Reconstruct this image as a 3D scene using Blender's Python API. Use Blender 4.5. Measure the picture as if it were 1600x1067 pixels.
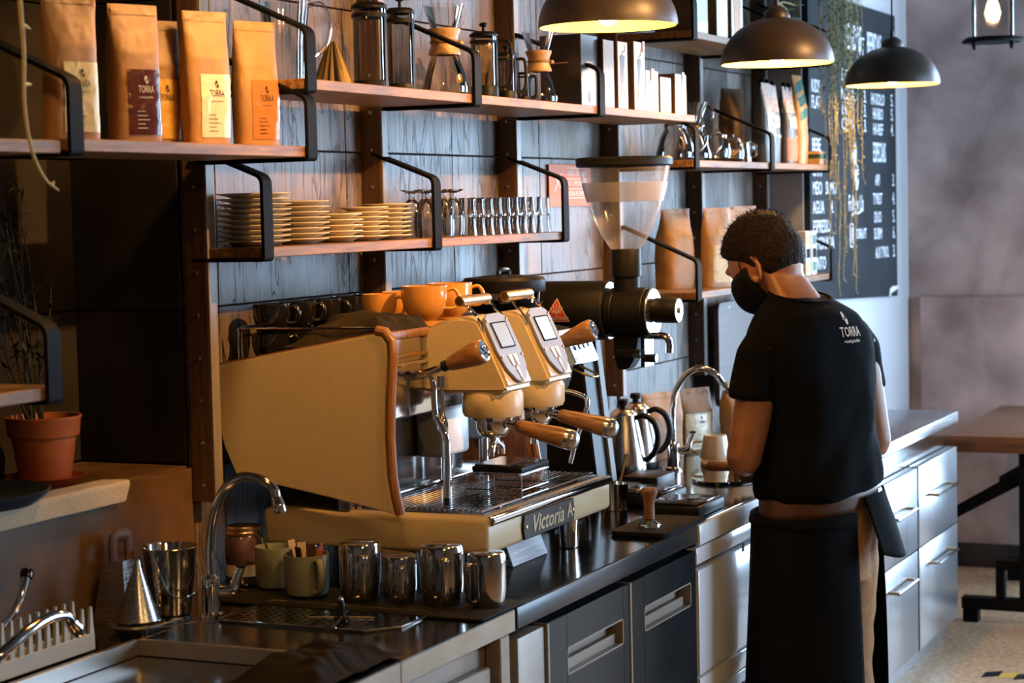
import bpy, bmesh, math, random
from mathutils import Vector, Matrix, Euler, noise
from mathutils.bvhtree import BVHTree
random.seed(7)
for o in list(bpy.data.objects):
    bpy.data.objects.remove(o)
SC = bpy.context.scene
COL = SC.collection
PI = math.pi

# ------------------------------------------------------------------ camera
cam_data = bpy.data.cameras.new('camera')
cam_data.sensor_width = 36.0
cam_data.lens = 3126.0 / 1600.0 * 36.0
cam_data.clip_start = 0.05
cam_data.clip_end = 100
cam_data.dof.use_dof = True
cam_data.dof.focus_distance = 4.75
cam_data.dof.aperture_fstop = 5.6
cam = bpy.data.objects.new('camera', cam_data)
COL.objects.link(cam)
dX = Vector((1440.0, 243.5, -3126.0)).normalized()
kroll = 0.0235
mm = (-kroll * dX.x + dX.y) / -dX.z
dZ = Vector((-kroll, 1.0, mm)).normalized()
dY = dZ.cross(dX)
cam.matrix_world = Matrix((( dX.x, dX.y, dX.z, 0.0), (dY.x, dY.y, dY.z, -2.40), (dZ.x, dZ.y, dZ.z, 1.70), (0, 0, 0, 1)))
SC.camera = cam

# ------------------------------------------------------------------ world, daylight, exposure
world = bpy.data.worlds.new('world')
SC.world = world
world.use_nodes = True
bg = world.node_tree.nodes['Background']
bg.inputs[0].default_value = (0.55, 0.72, 1.0, 1)
bg.inputs[1].default_value = 1.6
SC.view_settings.view_transform = 'Standard'
SC.view_settings.look = 'None'
SC.view_settings.gamma = 1.0
SC.view_settings.use_curve_mapping = False
SC.view_settings.exposure = 0.0
SC.cycles.max_bounces = 10
SC.cycles.transparent_max_bounces = 24
SC.cycles.sample_clamp_indirect = 6.0
SC.cycles.caustics_reflective = False
SC.cycles.caustics_refractive = False
SC.cycles.blur_glossy = 0.5

def area_light(name, loc, target, sx, sy, power, color):
    d = bpy.data.lights.new(name, 'AREA')
    d.shape = 'RECTANGLE'
    d.size, d.size_y = sx, sy
    d.energy = power
    d.color = color
    o = bpy.data.objects.new(name, d)
    COL.objects.link(o)
    o.location = loc
    v = Vector(target) - Vector(loc)
    o.rotation_euler = v.to_track_quat('-Z', 'Y').to_euler()
    return o

COOL = (0.52, 0.74, 1.0)
# daylight through the tall shop windows: far end of the room and the long side opposite the bar
area_light('far_window_daylight', (9.10, -2.05, 1.6), (8.0, -2.05, 1.6), 1.40, 2.5, 260, COOL)
area_light('side_window_daylight', (7.75, -5.05, 1.6), (7.75, -4.0, 1.6), 2.3, 2.5, 320, COOL)

# ------------------------------------------------------------------ materials
MATS = {}
def mat(name, color, rough=0.5, metal=0.0, spec=0.5, emit=None, estr=1.0, coat=0.0, sss=0.0, sheen=0.0, alpha=1.0):
    m = bpy.data.materials.new(name)
    m.use_nodes = True
    b = m.node_tree.nodes['Principled BSDF']
    b.inputs['Base Color'].default_value = (*color, 1)
    b.inputs['Roughness'].default_value = rough
    b.inputs['Metallic'].default_value = metal
    b.inputs['Specular IOR Level'].default_value = spec
    b.inputs['Coat Weight'].default_value = coat
    b.inputs['Coat Roughness'].default_value = 0.1
    b.inputs['Sheen Weight'].default_value = sheen
    if sss:
        b.inputs['Subsurface Weight'].default_value = sss
        b.inputs['Subsurface Radius'].default_value = (0.01, 0.004, 0.002)
    if emit:
        b.inputs['Emission Color'].default_value = (*emit, 1)
        b.inputs['Emission Strength'].default_value = estr
    MATS[name] = m
    return m

def nodes_of(m):
    nt = m.node_tree
    return nt, nt.nodes, nt.links, nt.nodes['Principled BSDF']

def vary(m, scale=(1, 1, 1), nscale=5.0, amount=0.3, detail=6.0, bump=0.0, rough_var=0.0, color2=None, rnd=0.0, coord='Object', dist=0.0, bdist=0.02):
    """noise-driven colour variation, bump and roughness; per-object random brightness"""
    nt, N, L, b = nodes_of(m)
    tc = N.new('ShaderNodeTexCoord')
    mp = N.new('ShaderNodeMapping')
    mp.inputs['Scale'].default_value = scale
    L.new(tc.outputs[coord], mp.inputs['Vector'])
    oi = N.new('ShaderNodeObjectInfo')
    add = N.new('ShaderNodeVectorMath'); add.operation = 'ADD'
    L.new(mp.outputs[0], add.inputs[0])
    mul = N.new('ShaderNodeVectorMath'); mul.operation = 'SCALE'
    cmb = N.new('ShaderNodeCombineXYZ')
    for i in range(3):
        L.new(oi.outputs['Random'], cmb.inputs[i])
    L.new(cmb.outputs[0], mul.inputs[0]); mul.inputs['Scale'].default_value = 37.0
    L.new(mul.outputs[0], add.inputs[1])
    no = N.new('ShaderNodeTexNoise')
    no.inputs['Scale'].default_value = nscale
    no.inputs['Detail'].default_value = detail
    no.inputs['Distortion'].default_value = dist
    L.new(add.outputs[0], no.inputs['Vector'])
    base = b.inputs['Base Color'].default_value[:]
    ramp = N.new('ShaderNodeValToRGB')
    ramp.color_ramp.elements[0].position = 0.32
    ramp.color_ramp.elements[1].position = 0.68
    if color2 is None:
        ramp.color_ramp.elements[0].color = (*[c * (1 - amount) for c in base[:3]], 1)
        ramp.color_ramp.elements[1].color = (*[min(1, c * (1 + amount)) for c in base[:3]], 1)
    else:
        ramp.color_ramp.elements[0].color = base
        ramp.color_ramp.elements[1].color = (*color2, 1)
    L.new(no.outputs['Fac'], ramp.inputs['Fac'])
    out = ramp.outputs['Color']
    if rnd:
        mr = N.new('ShaderNodeMapRange')
        mr.inputs['To Min'].default_value = 1 - rnd
        mr.inputs['To Max'].default_value = 1 + rnd
        L.new(oi.outputs['Random'], mr.inputs['Value'])
        vm = N.new('ShaderNodeVectorMath'); vm.operation = 'SCALE'
        L.new(out, vm.inputs[0]); L.new(mr.outputs[0], vm.inputs['Scale'])
        out = vm.outputs[0]
    L.new(out, b.inputs['Base Color'])
    if bump:
        bp = N.new('ShaderNodeBump')
        bp.inputs['Strength'].default_value = bump
        bp.inputs['Distance'].default_value = bdist
        L.new(no.outputs['Fac'], bp.inputs['Height'])
        L.new(bp.outputs[0], b.inputs['Normal'])
    if rough_var:
        r0 = b.inputs['Roughness'].default_value
        mr = N.new('ShaderNodeMapRange')
        mr.inputs['To Min'].default_value = max(0.02, r0 - rough_var)
        mr.inputs['To Max'].default_value = min(1, r0 + rough_var)
        L.new(no.outputs['Fac'], mr.inputs['Value'])
        L.new(mr.outputs[0], b.inputs['Roughness'])
    return m

def haze_mat(name, color, fac, rough=0.12):
    """clear plastic with a little milky scatter and a glossy skin"""
    m = mat(name, color, rough)
    N, L = m.node_tree.nodes, m.node_tree.links
    tr = N.new('ShaderNodeBsdfTransparent'); mx = N.new('ShaderNodeMixShader')
    lw = N.new('ShaderNodeLayerWeight'); lw.inputs[0].default_value = 0.35
    mr = N.new('ShaderNodeMapRange'); mr.inputs['To Min'].default_value = fac; mr.inputs['To Max'].default_value = min(1, fac + 0.55)
    L.new(lw.outputs['Facing'], mr.inputs[0]); L.new(mr.outputs[0], mx.inputs[0])
    L.new(tr.outputs[0], mx.inputs[1]); L.new(N['Principled BSDF'].outputs[0], mx.inputs[2]); L.new(mx.outputs[0], N['Material Output'].inputs[0])
    return m

def glass_mat(name, tint=(0.97, 0.97, 0.97), ior=1.5, gloss=(1, 1, 1), rough=0.02, boost=1.0):
    """thin-walled glass: clear body, Fresnel reflection"""
    m = bpy.data.materials.new(name)
    m.use_nodes = True
    nt = m.node_tree
    N, L = nt.nodes, nt.links
    N.remove(N['Principled BSDF'])
    out = N['Material Output']
    tr = N.new('ShaderNodeBsdfTransparent'); tr.inputs[0].default_value = (*tint, 1)
    gl = N.new('ShaderNodeBsdfGlossy'); gl.inputs[0].default_value = (*gloss, 1); gl.inputs['Roughness'].default_value = rough
    fr = N.new('ShaderNodeFresnel'); fr.inputs['IOR'].default_value = ior
    mx = N.new('ShaderNodeMixShader')
    ml = N.new('ShaderNodeMath'); ml.operation = 'MULTIPLY'; ml.inputs[1].default_value = boost; ml.use_clamp = True
    L.new(fr.outputs[0], ml.inputs[0]); L.new(ml.outputs[0], mx.inputs[0])
    L.new(tr.outputs[0], mx.inputs[1]); L.new(gl.outputs[0], mx.inputs[2])
    L.new(mx.outputs[0], out.inputs[0])
    MATS[name] = m
    return m

def tile_mat():
    """wood-look porcelain: blotchy weathered ground with fine vertical cracks"""
    m = mat('weathered_plank_tile', (0.08, 0.07, 0.06), 0.42)
    nt, N, L, b = nodes_of(m)
    tc = N.new('ShaderNodeTexCoord'); oi = N.new('ShaderNodeObjectInfo')
    cmb = N.new('ShaderNodeCombineXYZ')
    for k in range(3): L.new(oi.outputs['Random'], cmb.inputs[k])
    sc = N.new('ShaderNodeVectorMath'); sc.operation = 'SCALE'; sc.inputs['Scale'].default_value = 23.0
    L.new(cmb.outputs[0], sc.inputs[0])
    add = N.new('ShaderNodeVectorMath'); add.operation = 'ADD'
    L.new(tc.outputs['Object'], add.inputs[0]); L.new(sc.outputs[0], add.inputs[1])
    def noise_(scale, mapping, detail=8, dist=0.0):
        mp = N.new('ShaderNodeMapping'); mp.inputs['Scale'].default_value = mapping
        L.new(add.outputs[0], mp.inputs[0])
        n = N.new('ShaderNodeTexNoise'); n.inputs['Scale'].default_value = scale; n.inputs['Detail'].default_value = detail; n.inputs['Distortion'].default_value = dist
        L.new(mp.outputs[0], n.inputs['Vector']); return n
    blot = noise_(9.0, (1.5, 1, 0.8), 10, 0.4)
    grain = noise_(7.0, (14, 14, 1.0), 7, 0.3)
    r1 = N.new('ShaderNodeValToRGB'); e = r1.color_ramp.elements
    e[0].position, e[0].color = 0.30, (0.060, 0.046, 0.037, 1)
    e[1].position, e[1].color = 0.72, (0.215, 0.165, 0.132, 1)
    L.new(blot.outputs['Fac'], r1.inputs[0])
    r2 = N.new('ShaderNodeValToRGB'); e = r2.color_ramp.elements
    e[0].position, e[0].color = 0.30, (0.72, 0.72, 0.72, 1)
    e[1].position, e[1].color = 0.60, (1.1, 1.1, 1.1, 1)
    L.new(grain.outputs['Fac'], r2.inputs[0])
    # cracks: contour of a stretched noise
    ck = noise_(3.2, (5.5, 5, 0.9), 4, 0.6)
    ab = N.new('ShaderNodeMath'); ab.operation = 'SUBTRACT'; ab.inputs[1].default_value = 0.5; L.new(ck.outputs['Fac'], ab.inputs[0])
    ab2 = N.new('ShaderNodeMath'); ab2.operation = 'ABSOLUTE'; L.new(ab.outputs[0], ab2.inputs[0])
    r3 = N.new('ShaderNodeValToRGB'); e = r3.color_ramp.elements
    e[0].position, e[0].color = 0.003, (0.32, 0.30, 0.28, 1)
    e[1].position, e[1].color = 0.016, (1, 1, 1, 1)
    L.new(ab2.outputs[0], r3.inputs[0])
    m1 = N.new('ShaderNodeVectorMath'); m1.operation = 'MULTIPLY'; L.new(r1.outputs[0], m1.inputs[0]); L.new(r2.outputs[0], m1.inputs[1])
    m2 = N.new('ShaderNodeVectorMath'); m2.operation = 'MULTIPLY'; L.new(m1.outputs[0], m2.inputs[0]); L.new(r3.outputs[0], m2.inputs[1])
    mr = N.new('ShaderNodeMapRange'); mr.inputs['To Min'].default_value = 0.82; mr.inputs['To Max'].default_value = 1.18
    L.new(oi.outputs['Random'], mr.inputs[0])
    m3 = N.new('ShaderNodeVectorMath'); m3.operation = 'SCALE'; L.new(m2.outputs[0], m3.inputs[0]); L.new(mr.outputs[0], m3.inputs['Scale'])
    L.new(m3.outputs[0], b.inputs['Base Color'])
    hm = N.new('ShaderNodeMath'); hm.operation = 'ADD'; L.new(grain.outputs['Fac'], hm.inputs[0]); L.new(r3.outputs[0], hm.inputs[1])
    bp = N.new('ShaderNodeBump'); bp.inputs['Strength'].default_value = 0.5; bp.inputs['Distance'].default_value = 0.004
    L.new(hm.outputs[0], bp.inputs['Height']); L.new(bp.outputs[0], b.inputs['Normal'])
    rr = N.new('ShaderNodeMapRange'); rr.inputs['To Min'].default_value = 0.28; rr.inputs['To Max'].default_value = 0.60
    L.new(blot.outputs['Fac'], rr.inputs[0]); L.new(rr.outputs[0], b.inputs['Roughness'])
    return m
TILE = tile_mat()
GROUT = mat('dark_grout', (0.016, 0.014, 0.013), 0.9)
TILE_PLAIN = vary(mat('brown_stone_tile', (0.055, 0.030, 0.014), 0.5, spec=0.25), nscale=6, detail=10, color2=(0.15, 0.083, 0.040), bump=0.25, rough_var=0.12, rnd=0.12, bdist=0.004)
TILE_DARK = vary(mat('niche_shade_tile', (0.013, 0.011, 0.010), 0.6, spec=0.2), nscale=4, detail=8, color2=(0.036, 0.029, 0.025), bump=0.25, rnd=0.1, bdist=0.004)  # the niche's shade is put into this tile colour; the baseboard shares it
PLASTER = vary(mat('mottled_mauve_plaster', (0.22, 0.155, 0.145), 0.5), scale=(1, 1, 1), nscale=3.4, detail=10, color2=(0.52, 0.40, 0.375), bump=0.2, dist=0.25, bdist=0.01)
GREYPAINT = vary(mat('pale_grey_paint', (0.42, 0.42, 0.44), 0.6), nscale=3, amount=0.06)
CEIL = mat('dark_ceiling_paint', (0.06, 0.055, 0.05), 0.9)
FLOOR = vary(mat('speckled_floor', (0.32, 0.185, 0.095), 0.45), nscale=45, detail=5, color2=(0.62, 0.41, 0.24), rough_var=0.1)
ROOMWALL = vary(mat('warm_grey_room_wall', (0.20, 0.16, 0.13), 0.8), nscale=2, amount=0.1)
BLACK = vary(mat('black_powder_coat', (0.005, 0.005, 0.0055), 0.65, spec=0.06), nscale=80, amount=0.15)
BLACKGLOSS = mat('glossy_black', (0.010, 0.010, 0.011), 0.14)
BLACKPLASTIC = mat('black_plastic', (0.0065, 0.0065, 0.007), 0.45, spec=0.16)
DARKRUBBER = vary(mat('dark_rubber', (0.006, 0.0055, 0.005), 0.8, spec=0.2), nscale=40, amount=0.25)
SHELFWOOD = vary(mat('oak_shelf_wood', (0.13, 0.062, 0.024), 0.5, spec=0.2), scale=(1.2, 14, 14), nscale=6, detail=8, color2=(0.32, 0.17, 0.072), bump=0.2, rough_var=0.1, bdist=0.003)
FINWOOD = vary(mat('dark_walnut_upright', (0.060, 0.030, 0.014), 0.5), scale=(14, 14, 1.2), nscale=6, detail=8, color2=(0.12, 0.062, 0.03), bump=0.15, bdist=0.003)
FINEDGE = vary(mat('pale_upright_edge', (0.22, 0.19, 0.17), 0.45), scale=(14, 14, 1.2), nscale=6, amount=0.2)
STEEL = vary(mat('brushed_steel', (0.52, 0.52, 0.53), 0.27, 1.0), scale=(1.0, 1.0, 60), nscale=4, amount=0.06, rough_var=0.06)
STEELV = vary(mat('satin_steel_front', (0.50, 0.51, 0.53), 0.30, 1.0), scale=(40, 40, 0.6), nscale=3, amount=0.10, rough_var=0.06)
STEELWARM = vary(mat('satin_cabinet_steel', (0.27, 0.22, 0.175), 0.42, 0.3), scale=(1, 1, 30), nscale=3, amount=0.08, rough_var=0.06)
STEELTOP = vary(mat('worktop_steel', (0.36, 0.35, 0.34), 0.16, 1.0), scale=(3, 60, 3), nscale=3, amount=0.08, rough_var=0.05)
DARKTOP = vary(mat('dark_steel_worktop', (0.26, 0.245, 0.23), 0.13, 1.0), nscale=12, amount=0.12, rough_var=0.06)
FRIDGE = vary(mat('window_white_steel', (0.80, 0.82, 0.85), 0.22, coat=0.5), nscale=3, amount=0.03)  # window reflection on fridge front and worktop lip, put into the white colour
CHROME = mat('chrome', (0.78, 0.77, 0.76), 0.07, 1.0)
STEELPOL = vary(mat('polished_steel', (0.60, 0.585, 0.57), 0.12, 1.0), scale=(1, 1, 30), nscale=5, amount=0.05, rough_var=0.04)
KETTLE = vary(mat('brushed_kettle_steel', (0.62, 0.56, 0.50), 0.24, 1.0), scale=(40, 40, 0.5), nscale=4, amount=0.18, rough_var=0.08)
BRASS = mat('brass_tube', (0.62, 0.40, 0.19), 0.28, 1.0)
CREAM = vary(mat('cream_enamel', (0.66, 0.51, 0.29), 0.33), nscale=90, amount=0.03, rough_var=0.03)
WHITEEN = mat('white_enamel', (0.75, 0.75, 0.74), 0.3)
WALNUT = vary(mat('walnut_handle', (0.20, 0.085, 0.025), 0.35), scale=(20, 3, 20), nscale=5, color2=(0.42, 0.205, 0.075), detail=6)
WALNUTZ = vary(mat('walnut_trim', (0.15, 0.062, 0.02), 0.4), scale=(30, 30, 3), nscale=4, color2=(0.30, 0.14, 0.05), detail=6)
GREYPLATE = mat('grey_anodised_plate', (0.25, 0.235, 0.235), 0.42, 0.2, spec=0.3)
SCREEN = mat('grey_display_glass', (0.25, 0.29, 0.33), 0.12, 0.0, emit=(0.55, 0.66, 0.78), estr=0.35)
GLASS = glass_mat('clear_glass', tint=(0.93, 0.92, 0.90), ior=1.55, boost=1.6)
SMOKE = glass_mat('smoky_glass', tint=(0.62, 0.58, 0.52), ior=1.55, boost=1.5)
HOPPER = None
FROST = mat('frosted_band', (0.42, 0.40, 0.40), 0.55)
WATER = glass_mat('window_glass', tint=(0.96, 0.98, 0.98), ior=1.45)
KRAFT = vary(mat('kraft_paper', (0.36, 0.19, 0.070), 0.55), nscale=18, amount=0.16, detail=7, bump=0.35, bdist=0.006)
KRAFTDARK = vary(mat('dark_kraft_paper', (0.22, 0.125, 0.055), 0.6), nscale=18, amount=0.16, bump=0.3, bdist=0.006)
LBL_CREAM = vary(mat('cream_label', (0.66, 0.55, 0.27), 0.38), nscale=30, amount=0.03)
LBL_MAROON = mat('maroon_label', (0.060, 0.016, 0.012), 0.22)
LBL_ORANGE = mat('orange_label', (0.42, 0.17, 0.05), 0.18)
LBL_GOLD = mat('golden_label', (0.50, 0.29, 0.05), 0.4)
LBL_PALE = mat('pale_label', (0.70, 0.60, 0.40), 0.3)
INK = mat('dark_print', (0.02, 0.016, 0.014), 0.6)
INKW = mat('pale_print', (0.72, 0.66, 0.58), 0.5)
CHALK = vary(mat('chalk', (0.66, 0.69, 0.74), 0.9), nscale=120, amount=0.25)
BOARD = vary(mat('chalkboard_slate', (0.011, 0.013, 0.016), 0.8, spec=0.15), nscale=2.5, color2=(0.026, 0.030, 0.035), detail=8)
STONEWARE = vary(mat('cream_stoneware', (0.66, 0.55, 0.37), 0.2), nscale=30, amount=0.06)
CUPBLACK = mat('black_glazed_ceramic', (0.008, 0.008, 0.009), 0.10, coat=0.5)
CUPORANGE = vary(mat('amber_glazed_ceramic', (0.60, 0.27, 0.055), 0.12, coat=0.4), nscale=20, amount=0.06)
SAGE = vary(mat('sage_glazed_ceramic', (0.25, 0.27, 0.21), 0.2), nscale=20, amount=0.06)
TERRA = vary(mat('terracotta_plastic', (0.40, 0.125, 0.045), 0.5), nscale=20, amount=0.08)
SOIL = vary(mat('potting_soil', (0.02, 0.014, 0.01), 0.95), nscale=60, amount=0.5)
FOLDARK = vary(mat('dark_foliage', (0.020, 0.026, 0.014), 0.55), nscale=8, amount=0.4, rnd=0.3)
VINE = vary(mat('yellowish_vine_stem', (0.33, 0.27, 0.09), 0.55), nscale=12, amount=0.3)
VINELEAF = vary(mat('dusty_vine_leaf', (0.20, 0.21, 0.10), 0.6), nscale=12, amount=0.35)
LEAFGREEN = vary(mat('bright_green_leaf', (0.16, 0.28, 0.08), 0.4), nscale=12, amount=0.3)
CLOTHDARK = vary(mat('dark_grey_cloth', (0.010, 0.0085, 0.007), 0.95, spec=0.1), nscale=200, amount=0.3, bump=0.3, bdist=0.002)
CLOTHOLIVE = vary(mat('charcoal_brown_cloth', (0.022, 0.017, 0.011), 0.95, spec=0.1), nscale=200, amount=0.3, bump=0.3, bdist=0.002)
CLOTHPALE = vary(mat('pale_cotton_cloth', (0.50, 0.40, 0.26), 0.9, sheen=0.2), scale=(1, 1, 1), nscale=160, amount=0.12, bump=0.3, bdist=0.002)
TRAYBLUE = mat('dark_blue_tray', (0.018, 0.032, 0.055), 0.35)
RACKWHITE = mat('ivory_plastic', (0.55, 0.48, 0.36), 0.4)
LAMPOUT = vary(mat('dark_bronze_lamp_shade', (0.040, 0.029, 0.023), 0.42), nscale=30, amount=0.08)
LAMPIN = mat('gold_lamp_lining', (0.85, 0.55, 0.12), 0.5, 0.0)
BULB = mat('glowing_bulb', (1, 0.9, 0.7), 0.4, emit=(1.0, 0.72, 0.36), estr=40)
POSTER = mat('orange_card', (0.62, 0.13, 0.035), 0.6)
RED = mat('red_enamel', (0.70, 0.06, 0.03), 0.4)
BOXWHITE = vary(mat('white_card_box', (0.55, 0.46, 0.36), 0.45), nscale=10, amount=0.05)
BOXGREY = mat('grey_card_box', (0.20, 0.21, 0.22), 0.4)
BOXBLACK = vary(mat('black_card_box', (0.013, 0.010, 0.008), 0.3), nscale=8, amount=0.3)
PRINTGREY = mat('grey_blue_print', (0.10, 0.13, 0.155), 0.5)
PRINTBROWN = mat('brown_print', (0.26, 0.16, 0.09), 0.5)
MATTEGREY = mat('slate_grey_packet', (0.07, 0.075, 0.085), 0.4)
PATTERN = vary(mat('patterned_packet_top', (0.50, 0.16, 0.06), 0.5), nscale=55, detail=2, color2=(0.30, 0.40, 0.40))
TEAL = mat('teal_packet', (0.02, 0.13, 0.11), 0.4)
AMBERPACK = vary(mat('amber_packet', (0.50, 0.26, 0.08), 0.4), nscale=10, amount=0.2, bump=0.3)
SKIN = vary(mat('skin', (0.30, 0.125, 0.055), 0.45, sss=0.12), nscale=30, amount=0.12)
HAIR = vary(mat('dark_brown_hair', (0.008, 0.0045, 0.003), 0.65, spec=0.12), nscale=120, amount=0.6, bump=0.8, bdist=0.01)
SHIRT = vary(mat('black_cotton_shirt', (0.0026, 0.0034, 0.0048), 0.9, spec=0.08), nscale=300, amount=0.25, bump=0.2, bdist=0.001)
APRON = vary(mat('black_canvas_apron', (0.0032, 0.0042, 0.0060), 0.88, spec=0.08), nscale=250, amount=0.25, bump=0.2, bdist=0.001)
TAN = vary(mat('tan_twill', (0.33, 0.175, 0.07), 0.8), nscale=60, amount=0.15, bump=0.2, bdist=0.003)
BELT = vary(mat('brown_leather', (0.075, 0.03, 0.013), 0.5), nscale=30, amount=0.25)
MASK = mat('black_face_mask', (0.006, 0.006, 0.0065), 0.85, spec=0.1)
TABLEWOOD = vary(mat('table_top_wood', (0.10, 0.045, 0.02), 0.4), scale=(14, 1.2, 14), nscale=5, color2=(0.20, 0.095, 0.045))
HAZY = mat('hazard_yellow', (0.55, 0.36, 0.04), 0.5)
BAMBOO = vary(mat('light_cork_wood', (0.42, 0.26, 0.12), 0.45), scale=(2, 20, 20), nscale=4, amount=0.2)

# ------------------------------------------------------------------ mesh builder
def frame_from(d, up=(0, 0, 1)):
    d = Vector(d).normalized()
    u = Vector(up)
    if abs(d.dot(u)) > 0.98:
        u = Vector((1, 0, 0))
    a = u.cross(d).normalized()
    b = d.cross(a)
    return a, b, d

class MB:
    def __init__(s):
        s.v = []; s.f = []
    def add(s, vs, fs):
        n = len(s.v)
        s.v += [tuple(v) for v in vs]
        s.f += [tuple(i + n for i in f) for f in fs]
        return s
    def bm(s, b, M=None):
        b.verts.ensure_lookup_table()
        vs = [(M @ v.co if M else v.co.copy()) for v in b.verts]
        s.add(vs, [[v.index for v in f.verts] for f in b.faces])
        b.free()
        return s
    def box(s, x0, x1, y0, y1, z0, z1, bev=0.0, seg=2, M=None):
        b = bmesh.new()
        bmesh.ops.create_cube(b, size=1)
        for v in b.verts:
            v.co = Vector(((x0 + x1) / 2 + v.co.x * (x1 - x0), (y0 + y1) / 2 + v.co.y * (y1 - y0), (z0 + z1) / 2 + v.co.z * (z1 - z0)))
        if bev:
            bmesh.ops.bevel(b, geom=b.edges[:], offset=bev, segments=seg, affect='EDGES', profile=0.5, clamp_overlap=True)
        b.verts.index_update()
        return s.bm(b, M)
    def lathe(s, prof, c=(0, 0, 0), segs=32, axis=(0, 0, 1), M=None, sx=1.0, sy=1.0):
        a, b_, d = frame_from(axis, (0, 1, 0)) if tuple(axis) != (0, 0, 1) else (Vector((1, 0, 0)), Vector((0, 1, 0)), Vector((0, 0, 1)))
        c = Vector(c)
        vs, fs, rows = [], [], []
        for r, z in prof:
            if r <= 1e-6:
                rows.append([len(vs)]); vs.append(c + d * z)
            else:
                row = []
                for i in range(segs):
                    t = 2 * PI * i / segs
                    row.append(len(vs)); vs.append(c + a * (r * math.cos(t) * sx) + b_ * (r * math.sin(t) * sy) + d * z)
                rows.append(row)
        for p, q in zip(rows, rows[1:]):
            if len(p) == 1 and len(q) == 1: continue
            if len(p) == 1:
                for i in range(segs): fs.append((p[0], q[i], q[(i + 1) % segs])[::-1])
            elif len(q) == 1:
                for i in range(segs): fs.append((p[i], p[(i + 1) % segs], q[0]))
            else:
                for i in range(segs): fs.append((p[i], p[(i + 1) % segs], q[(i + 1) % segs], q[i]))
        if M: vs = [M @ v for v in vs]
        return s.add(vs, fs)
    def cyl(s, p0, p1, r0, r1=None, segs=20, bev=0.0):
        r1 = r0 if r1 is None else r1
        p0, p1 = Vector(p0), Vector(p1)
        L = (p1 - p0).length
        if bev:
            prof = [(0, 0), (r0 - bev, 0), (r0, bev), (r1, L - bev), (r1 - bev, L), (0, L)]
        else:
            prof = [(0, 0), (r0, 0), (r1, L), (0, L)]
        d = (p1 - p0).normalized()
        return s.lathe(prof, p0, segs, tuple(d) if abs(d.z) < 0.99999 or d.z < 0 else (0, 0, 1))
    def tube(s, pts, r, segs=10, caps=True, closed=False, sub=0, flat=None):
        pts = [Vector(p) for p in pts]
        if sub: pts = smooth_path(pts, sub, closed)
        n = len(pts)
        rs = r if isinstance(r, (list, tuple)) else [r] * n
        if len(rs) != n:
            rs = [rs[min(len(rs) - 1, int(i / (n - 1) * (len(rs) - 1)))] + (rs[min(len(rs) - 1, int(i / (n - 1) * (len(rs) - 1)) + 1)] - rs[min(len(rs) - 1, int(i / (n - 1) * (len(rs) - 1)))]) * ((i / (n - 1) * (len(rs) - 1)) % 1) for i in range(n)]
        vs, fs = [], []
        up = None
        for i, p in enumerate(pts):
            if closed:
                d = (pts[(i + 1) % n] - pts[i - 1])
            else:
                d = pts[min(i + 1, n - 1)] - pts[max(i - 1, 0)]
            if d.length < 1e-9: d = Vector((0, 0, 1))
            d.normalize()
            if up is None:
                up = Vector((0, 0, 1)) if abs(d.z) < 0.9 else Vector((1, 0, 0))
            a = up.cross(d)
            if a.length < 1e-6: a = Vector((1, 0, 0)).cross(d)
            a.normalize()
            b_ = d.cross(a); up = b_
            for k in range(segs):
                t = 2 * PI * k / segs
                fx, fy = (1, 1) if flat is None else flat
                vs.append(p + a * (math.cos(t) * rs[i] * fx) + b_ * (math.sin(t) * rs[i] * fy))
        m = n if closed else n - 1
        for i in range(m):
            for k in range(segs):
                A = i * segs + k; B = i * segs + (k + 1) % segs
                C_ = ((i + 1) % n) * segs + (k + 1) % segs; D = ((i + 1) % n) * segs + k
                fs.append((A, B, C_, D))
        if caps and not closed:
            fs.append(tuple(range(segs))[::-1])
            fs.append(tuple((n - 1) * segs + k for k in range(segs)))
        return s.add(vs, fs)
    def prism(s, poly, o, a, b, h, bev=0.0):
        """polygon (list of 2-D) in plane o + u*a + v*b, extruded by vector h"""
        o, a, b, h = Vector(o), Vector(a), Vector(b), Vector(h)
        bmm = bmesh.new()
        vs = [bmm.verts.new(o + a * u + b * v) for u, v in poly]
        f = bmm.faces.new(vs)
        r = bmesh.ops.extrude_face_region(bmm, geom=[f])
        for g in r['geom']:
            if isinstance(g, bmesh.types.BMVert): g.co += h
        bmesh.ops.recalc_face_normals(bmm, faces=bmm.faces[:])
        if bev:
            bmesh.ops.bevel(bmm, geom=bmm.edges[:], offset=bev, segments=2, affect='EDGES', clamp_overlap=True)
        bmm.verts.index_update()
        return s.bm(bmm)
    def grid(s, fn, nu, nv, closed_u=False):
        vs = [fn(i / (nu if closed_u else nu - 1), j / (nv - 1)) for j in range(nv) for i in range(nu)]
        fs = []
        for j in range(nv - 1):
            for i in range(nu if closed_u else nu - 1):
                i2 = (i + 1) % nu
                fs.append((j * nu + i, j * nu + i2, (j + 1) * nu + i2, (j + 1) * nu + i))
        return s.add(vs, fs)
    def mesh(s, name, smooth=35, recalc=False):
        me = bpy.data.meshes.new(name)
        me.from_pydata([tuple(v) for v in s.v], [], s.f)
        if recalc:
            b = bmesh.new(); b.from_mesh(me)
            bmesh.ops.recalc_face_normals(b, faces=b.faces[:]); b.to_mesh(me); b.free()
        if smooth:
            me.shade_smooth()
            me.set_sharp_from_angle(angle=math.radians(smooth))
        me.update()
        return me

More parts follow.
